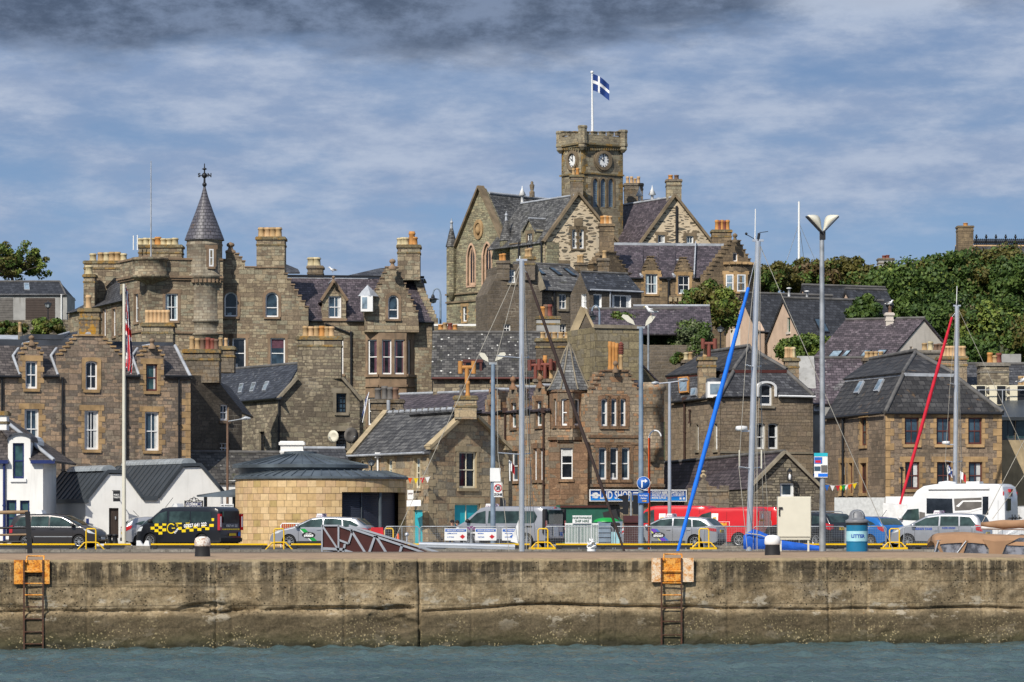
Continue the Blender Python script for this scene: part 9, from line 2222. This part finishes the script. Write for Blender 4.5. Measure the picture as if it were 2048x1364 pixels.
# gulls
def gull(lab,x,y,D,sd=1,k=1.0):
 c0=W(x,y,D);g_=thing('gull',lab,'gull',c0,'gulls on roofs and lamps');b_=MB();pts=[c0+V((sd*a*k,0,z*k))for a,z in((-.30,.17),(-.2,.19),(-.05,.2),(.08,.24),(.14,.31),(.17,.37),(.21,.385),(.25,.375))]
 b_.tube(pts,[r_*k for r_ in(.015,.055,.095,.085,.05,.05,.04,.01)],10);bo=b_.build('body',MAT['white_paint'],g_);w_=MB()
 for s_ in(-1,1):w_.prism([c0+V((sd*a*k,s_*.085*k,z*k))for a,z in((.06,.26),(-.12,.28),(-.36,.19),(-.12,.2))],(0,s_*.015,0))
 w_.build('wings',MAT['pot_grey'],g_);MB().tube([c0+V((sd*.24*k,0,.378*k)),c0+V((sd*.31*k,0,.36*k))],[.014,.004],5).build('beak',MAT['livery_yellow'],g_);l_=MB()
 for s_ in(-1,1):l_.tube([c0+V((0,s_*.03,.14*k)),c0+V((0,s_*.03,0))],.008,4)
 l_.build('legs',MAT['pot_pink'],g_)
gull('gull perched on the right floodlight of the turn-right sign pole',1302,632,151.9,-1,1.1);gull('gull on the slim chimney of the pale gabled house',1779,613,256.5,1,1.2);gull('gull on the hotel roof edge',665,546,246.5,-1,1.1);gull('gull on the heat pump at the right edge',2043,770,199.8,1,1.2)
# ================================================================== people seated in front of the cottage
plain('skin',(.50,.30,.22),.6);plain('cloth_black',(.015,.015,.017),.9);plain('cloth_red',(.40,.04,.05),.9);plain('hair_dark',(.03,.02,.015),.8);plain('cloth_navy',(.02,.03,.07),.9)
def person(lab,x,D,top,hat,scale=1.0):
 c0=V(((x-CX)*D/F,D,2.0));e=thing('person',lab,'person',c0)
 J={'p':(0,0,.52),'c':(0,.02,.80),'n':(0,.03,1.02),'h0':(0,.02,1.10),'h1':(0,.0,1.24),'ls':(-.18,.03,.98),'le':(-.23,-.08,.72),'lh':(-.14,-.27,.62),'rs':(.18,.03,.98),'re':(.23,-.08,.72),'rh':(.12,-.28,.62),'lk':(-.11,-.40,.50),'lf':(-.11,-.42,.08),'lt':(-.11,-.58,.04),'rk':(.11,-.40,.50),'rf':(.11,-.42,.08),'rt':(.11,-.58,.04)}
 rad={'p':.15,'c':.15,'n':.06,'h0':.075,'h1':.09,'ls':.065,'le':.048,'lh':.035,'rs':.065,'re':.048,'rh':.035,'lk':.072,'lf':.05,'lt':.04,'rk':.072,'rf':.05,'rt':.04}
 E=[('p','c'),('c','n'),('n','h0'),('h0','h1'),('c','ls'),('ls','le'),('le','lh'),('c','rs'),('rs','re'),('re','rh'),('p','lk'),('lk','lf'),('lf','lt'),('p','rk'),('rk','rf'),('rf','rt')]
 ks=list(J);me=bpy.data.meshes.new('body');vs=[V(J[k])*scale for k in ks];ed=[(ks.index(a),ks.index(b_))for a,b_ in E]
 for sd,wr,el in((-1,'lh','le'),(1,'rh','re')):
  base=V(J[wr]);d=(base-V(J[el])).normalized();side=V((1,0,0))
  for f_ in range(5):
   i0=len(vs)
   if f_==4:pts=[base+d*.02+side*-sd*.035,base+d*.07+side*-sd*.06+V((0,0,-.01))]
   else:o=(f_-1.5)*.018;ln=(.15,.17,.165,.135)[f_];pts=[base+d*.07+side*o,base+d*(ln*.75)+side*o*1.2+V((0,0,-.01)),base+d*ln+side*o*1.2+V((0,0,-.035))]
   for p_ in pts:vs.append(p_*scale)
   ed+=[(ks.index(wr),i0)]+[(i0+q_,i0+q_+1)for q_ in range(len(pts)-1)]
 me.from_pydata([tuple(p_+c0)for p_ in vs],ed,[]);o=link('body',me,V((0,0,0)))
 m_=o.modifiers.new('skin','SKIN');m2=o.modifiers.new('sub','SUBSURF');m2.levels=m2.render_levels=2
 for i,vt in enumerate(me.skin_vertices[0].data):
  r_=rad[ks[i]]if i<len(ks)else .0095;vt.radius=(r_*scale,r_*scale);vt.use_root=i==0
 dg=bpy.context.evaluated_depsgraph_get();dg.update();nm=bpy.data.meshes.new_from_object(o.evaluated_get(dg));bpy.data.objects.remove(o)
 nm.materials.clear();nm.materials.append(MAT['skin']);nm.materials.append(MAT[top]);nm.materials.append(MAT['cloth_navy'])
 for p_ in nm.polygons:
  z=(p_.center.z-c0.z)/scale;xx=abs(p_.center.x-c0.x)/scale;yy=(p_.center.y-c0.y)/scale
  p_.use_smooth=True;p_.material_index=0 if z>1.03 or(yy<-.24 and .56<z and xx<.22)else(2 if z<.56 or yy<-.2 else 1)
 link('body',nm,V((0,0,0)),None);b_=COL.objects[-1];b_.parent=e;b_.location=-V(c0)
 hc=c0+V((0,.0,1.2*scale));f=MB()
 f.lathe(hc+V((0,.015,.02)),[(.103,-.02),(.108,.03),(.09,.09),(.05,.125),(.005,.135)],14,0);f.build('hat' if hat else 'hair',MAT[top if hat else 'hair_dark'],e)
 f=MB();f.tube([hc+V((0,-.085,.0)),hc+V((0,-.115,-.035)),hc+V((0,-.09,-.045))],[.01,.016,.008],6);f.build('nose',MAT['skin'],e)
 for sx in(-1,1):MB().ball(hc+V((sx*.033,-.085,.005)),.011).build('eye',MAT['cloth_black'],e);MB().ball(hc+V((sx*.095,.01,-.01)),.022,sz=1.5).build('ear',MAT['skin'],e)
 MB().bar(hc+V((-.025,-.088,-.07)),hc+V((.025,-.088,-.07)),.01,.01).build('mouth',MAT['letter_red'],e);return e
person('person in a black hat and black jacket seated by the cottage',904.5,172,'cloth_black',True,1.0);person('bare-headed person in a red jacket seated by the cottage',914.5,172.3,'cloth_red',False,.98)
bn=thing('bench','low timber bench in front of the cottage','bench',V(((910-CX)*172.3/F,172.3,2.0)));c0=WO[bn.name];MB().box(c0+V((-.8,-.15,.38)),c0+V((.8,.35,.43))).build('seat',MAT['timber_brown'],bn)
for sx in(-.7,.6):MB().box(c0+V((sx,-.1,0)),c0+V((sx+.1,.3,.378))).build('leg',MAT['timber_brown'],bn)
# ================================================================== trees and shrubs
def leafm(name,c1,c2):
 m,t,b=newmat(name);P=t.n('NewGeometry').outputs['Position']
 setin(t,b,Base_Color=t.mix(t.mapr(t.noise(P,1.1,4.0),.32,.68),c1,c2),Roughness=.6,Specular_IOR_Level=.3,Subsurface_Weight=0.0)
for n_,c1,c2 in(('leaf_olive',(.064,.060,.013),(.125,.11,.026)),('leaf_green',(.042,.080,.014),(.095,.142,.028)),('leaf_dark',(.027,.058,.011),(.058,.098,.019)),('leaf_lime',(.11,.16,.026),(.19,.23,.045)),('leaf_silver',(.07,.10,.035),(.17,.19,.10)),('leaf_brown',(.07,.045,.02),(.12,.08,.03))):leafm(n_,c1,c2)
plain('bark',(.075,.06,.045),.9,vary=.3)
def tree(name,lab,x,y,rx,ry,D,mats,n,yb=None,seed=0,leaf=.30,clumps=26,sparse=0.0,flat=1.0,cat='tree',group='trees on the slope'):
 r=np.random.default_rng(seed+100);s_=px(D);c0=W(x,y,D);RX,RZ=rx*s_,ry*s_;zb=gz(D)if yb is None else W(0,yb,D).z
 e=thing(name,lab,cat,(c0.x,D,zb),group);cs=[]
 for i in range(clumps):
  th=r.uniform(0,2*math.pi);u=r.uniform(-.55,1.0);q_=math.sqrt(max(0,1-u*u));k=r.uniform(.55,.95)if i>clumps*.2 else r.uniform(.1,.5)
  cs.append((V((RX*q_*math.cos(th)*k,RX*.85*q_*math.sin(th)*k,RZ*u*k*flat)),r.uniform(.26,.46)*(RX*RZ)**.5*(1-.35*sparse),int(r.integers(0,len(mats)))))
 vs=[];fs=[];mi=[]
 per=n//clumps
 for c_,cr,m_ in cs:
  d=r.normal(size=(per,3));d/=np.linalg.norm(d,axis=1)[:,None];rad=cr*r.uniform(.35,1.08,per)**(.5);rad[r.random(per)<.08]*=1.25
  P_=d*rad[:,None]*np.array([1.1,1.0,.8])+np.array(c_)+np.array(c0)
  A_=r.normal(size=(per,3));A_-=d*(A_*d).sum(1)[:,None]*.45;A_/=np.linalg.norm(A_,axis=1)[:,None];B_=np.cross(A_,d+r.normal(size=(per,3))*.55);B_/=np.linalg.norm(B_,axis=1)[:,None]+1e-9
  L=leaf*r.uniform(.5,1.25,per)
  for i in range(per):
   b0=len(vs);a,b_=A_[i]*L[i],B_[i]*L[i]*.62;p_=P_[i];vs+=[tuple(p_-a),tuple(p_+b_-a*.1),tuple(p_+a),tuple(p_-b_-a*.1)];fs.append((b0,b0+1,b0+2,b0+3));mi.append(m_ if r.random()<.8 else int(r.integers(0,len(mats))))
 cr_=MB();cr_.v=vs;cr_.f=fs;cr_.m=mi;cr_.sm=[False]*len(fs);cr_.build('crown',[MAT[m_]for m_ in mats],e)
 tk=MB();h=c0.z-zb;rr=max(.05,.055*RZ+.04)
 tk.tube([V((c0.x,D,zb-.3)),V((c0.x+.05*RX,D,zb+h*.5)),V((c0.x,D,c0.z))],[rr*1.3,rr,rr*.6],8)
 for c_,cr,m_ in cs[::2]:tk.tube([V((c0.x,D,c0.z-RZ*.5)),V((c0.x,D,c0.z-RZ*.2))+c_*.45,c0+c_],[rr*.5,rr*.32,.02],5)
 tk.build('trunk',MAT['bark'],e);return e
OL,GR,DK,LI='leaf_olive','leaf_green','leaf_dark','leaf_lime'
T=[('broadleaf_tree','thin-leaved tree above the garages at the far left',22,530,84,50,350,(LI,OL,GR),3400,620,1,.26,60,1.5),
     ('broadleaf_tree','olive-brown tree left of the steel post on the skyline',1548,560,45,40,335,(OL,OL,OL,GR),3200,None,2,.32,24,.5),
     ('broadleaf_tree','olive-brown skyline tree just right of the guyed mast',1625,560,62,44,338,(OL,OL,GR,'leaf_brown'),4200,None,3,.34,28,.2),
     ('broadleaf_tree','olive-brown skyline tree left of the hidden house chimneys',1700,562,58,42,338,(OL,GR,OL),4000,None,4,.34,26,.2),
     ('broadleaf_tree','olive skyline tree below the hidden house chimneys',1772,575,52,42,340,(OL,GR),3600,None,5,.34,24,.2),
     ('broadleaf_tree','large mid-green tree right of the dark tiled pink house roof',1818,600,92,72,312,(GR,DK,GR,LI),7000,None,6,.34,40,0),
     ('broadleaf_tree','large green tree left of the tall crested chimney',1905,568,88,66,330,(GR,OL,GR,DK),6200,None,7,.36,36,.1),
     ('broadleaf_tree','large green tree below the iron roof cresting',1990,560,90,66,332,(GR,GR,OL,DK),6200,None,8,.36,36,0),
     ('broadleaf_tree','green tree at the right edge below the cresting',2070,575,80,72,325,(GR,DK),5200,None,9,.36,30,0),
     ('broadleaf_tree','dark tree behind the pale gabled house',1885,655,80,62,300,(DK,GR,DK),5400,None,10,.33,34,0),
     ('broadleaf_tree','yellow-green tree above the heat pumps',1990,660,86,62,292,(GR,OL,LI,DK),6000,None,11,.33,36,.1),
     ('broadleaf_tree','dark green tree on the slope at the right edge',2075,690,78,66,288,(DK,GR,OL),5000,None,12,.33,30,0),
     ('broadleaf_tree','small dark tree beside the sloping pale house roof',1732,640,36,46,262,(DK,GR),2800,None,13,.30,20,0),
     ('broadleaf_tree','dark green tree above the rear chimneys',1930,715,70,40,276,(DK,GR,GR),4400,None,23,.30,30,0),
     ('broadleaf_tree','yellowish olive tree left of the pink gables',1420,625,54,60,266,(OL,GR,LI,OL),5400,None,14,.28,36,.1),
     ('broadleaf_tree','olive tree behind the bow-fronted county house',1516,572,38,36,310,(OL,GR),2800,None,15,.3,20,.3),
     ('shrub','dark bush behind the stone block end wall',1318,668,36,46,250,(DK,GR,DK),3600,None,16,.24,24,0),
     ('shrub','low green bush under the picture window annexe',1246,648,44,22,249,(GR,OL,GR),2600,None,17,.22,20,.2),
     ('shrub','pale variegated bush by the lane',1383,685,42,40,247,('leaf_silver',GR,'leaf_silver'),4200,None,18,.20,28,0),
     ('shrub','bright yellow-green bush below the pink gables',1622,700,62,30,262,(LI,GR,LI),4400,None,19,.22,28,0),
     ('shrub','darker bush right of the yellow-green bush',1680,704,40,30,261,(OL,DK,GR),3600,None,20,.22,24,0),
     ('shrub','green bush on the bank below the garages',96,657,36,17,300,(GR,OL,LI),2200,690,21,.26,18,.1),
     ('shrub','low green bush at the far-left bank',22,660,40,14,301,(OL,GR),1800,690,22,.26,16,.2),
     ('shrub','scrubby bush beside the parked van on the lane',1362,720,26,14,244,(GR,OL),1400,None,24,.2,12,.2)]
for nm,lab,x,y,rx,ry,D,ms,n_,yb,sd,lf,cl,sp_ in T:
 tree(nm,lab,x,y,rx,ry,D,ms,int(n_*2.8),yb,sd,lf*.6,int(cl*1.9),sp_+.25,cat='tree' if nm[0]=='b' else 'shrub',group='trees on the slope' if nm[0]=='b' else 'shrubs between the houses')
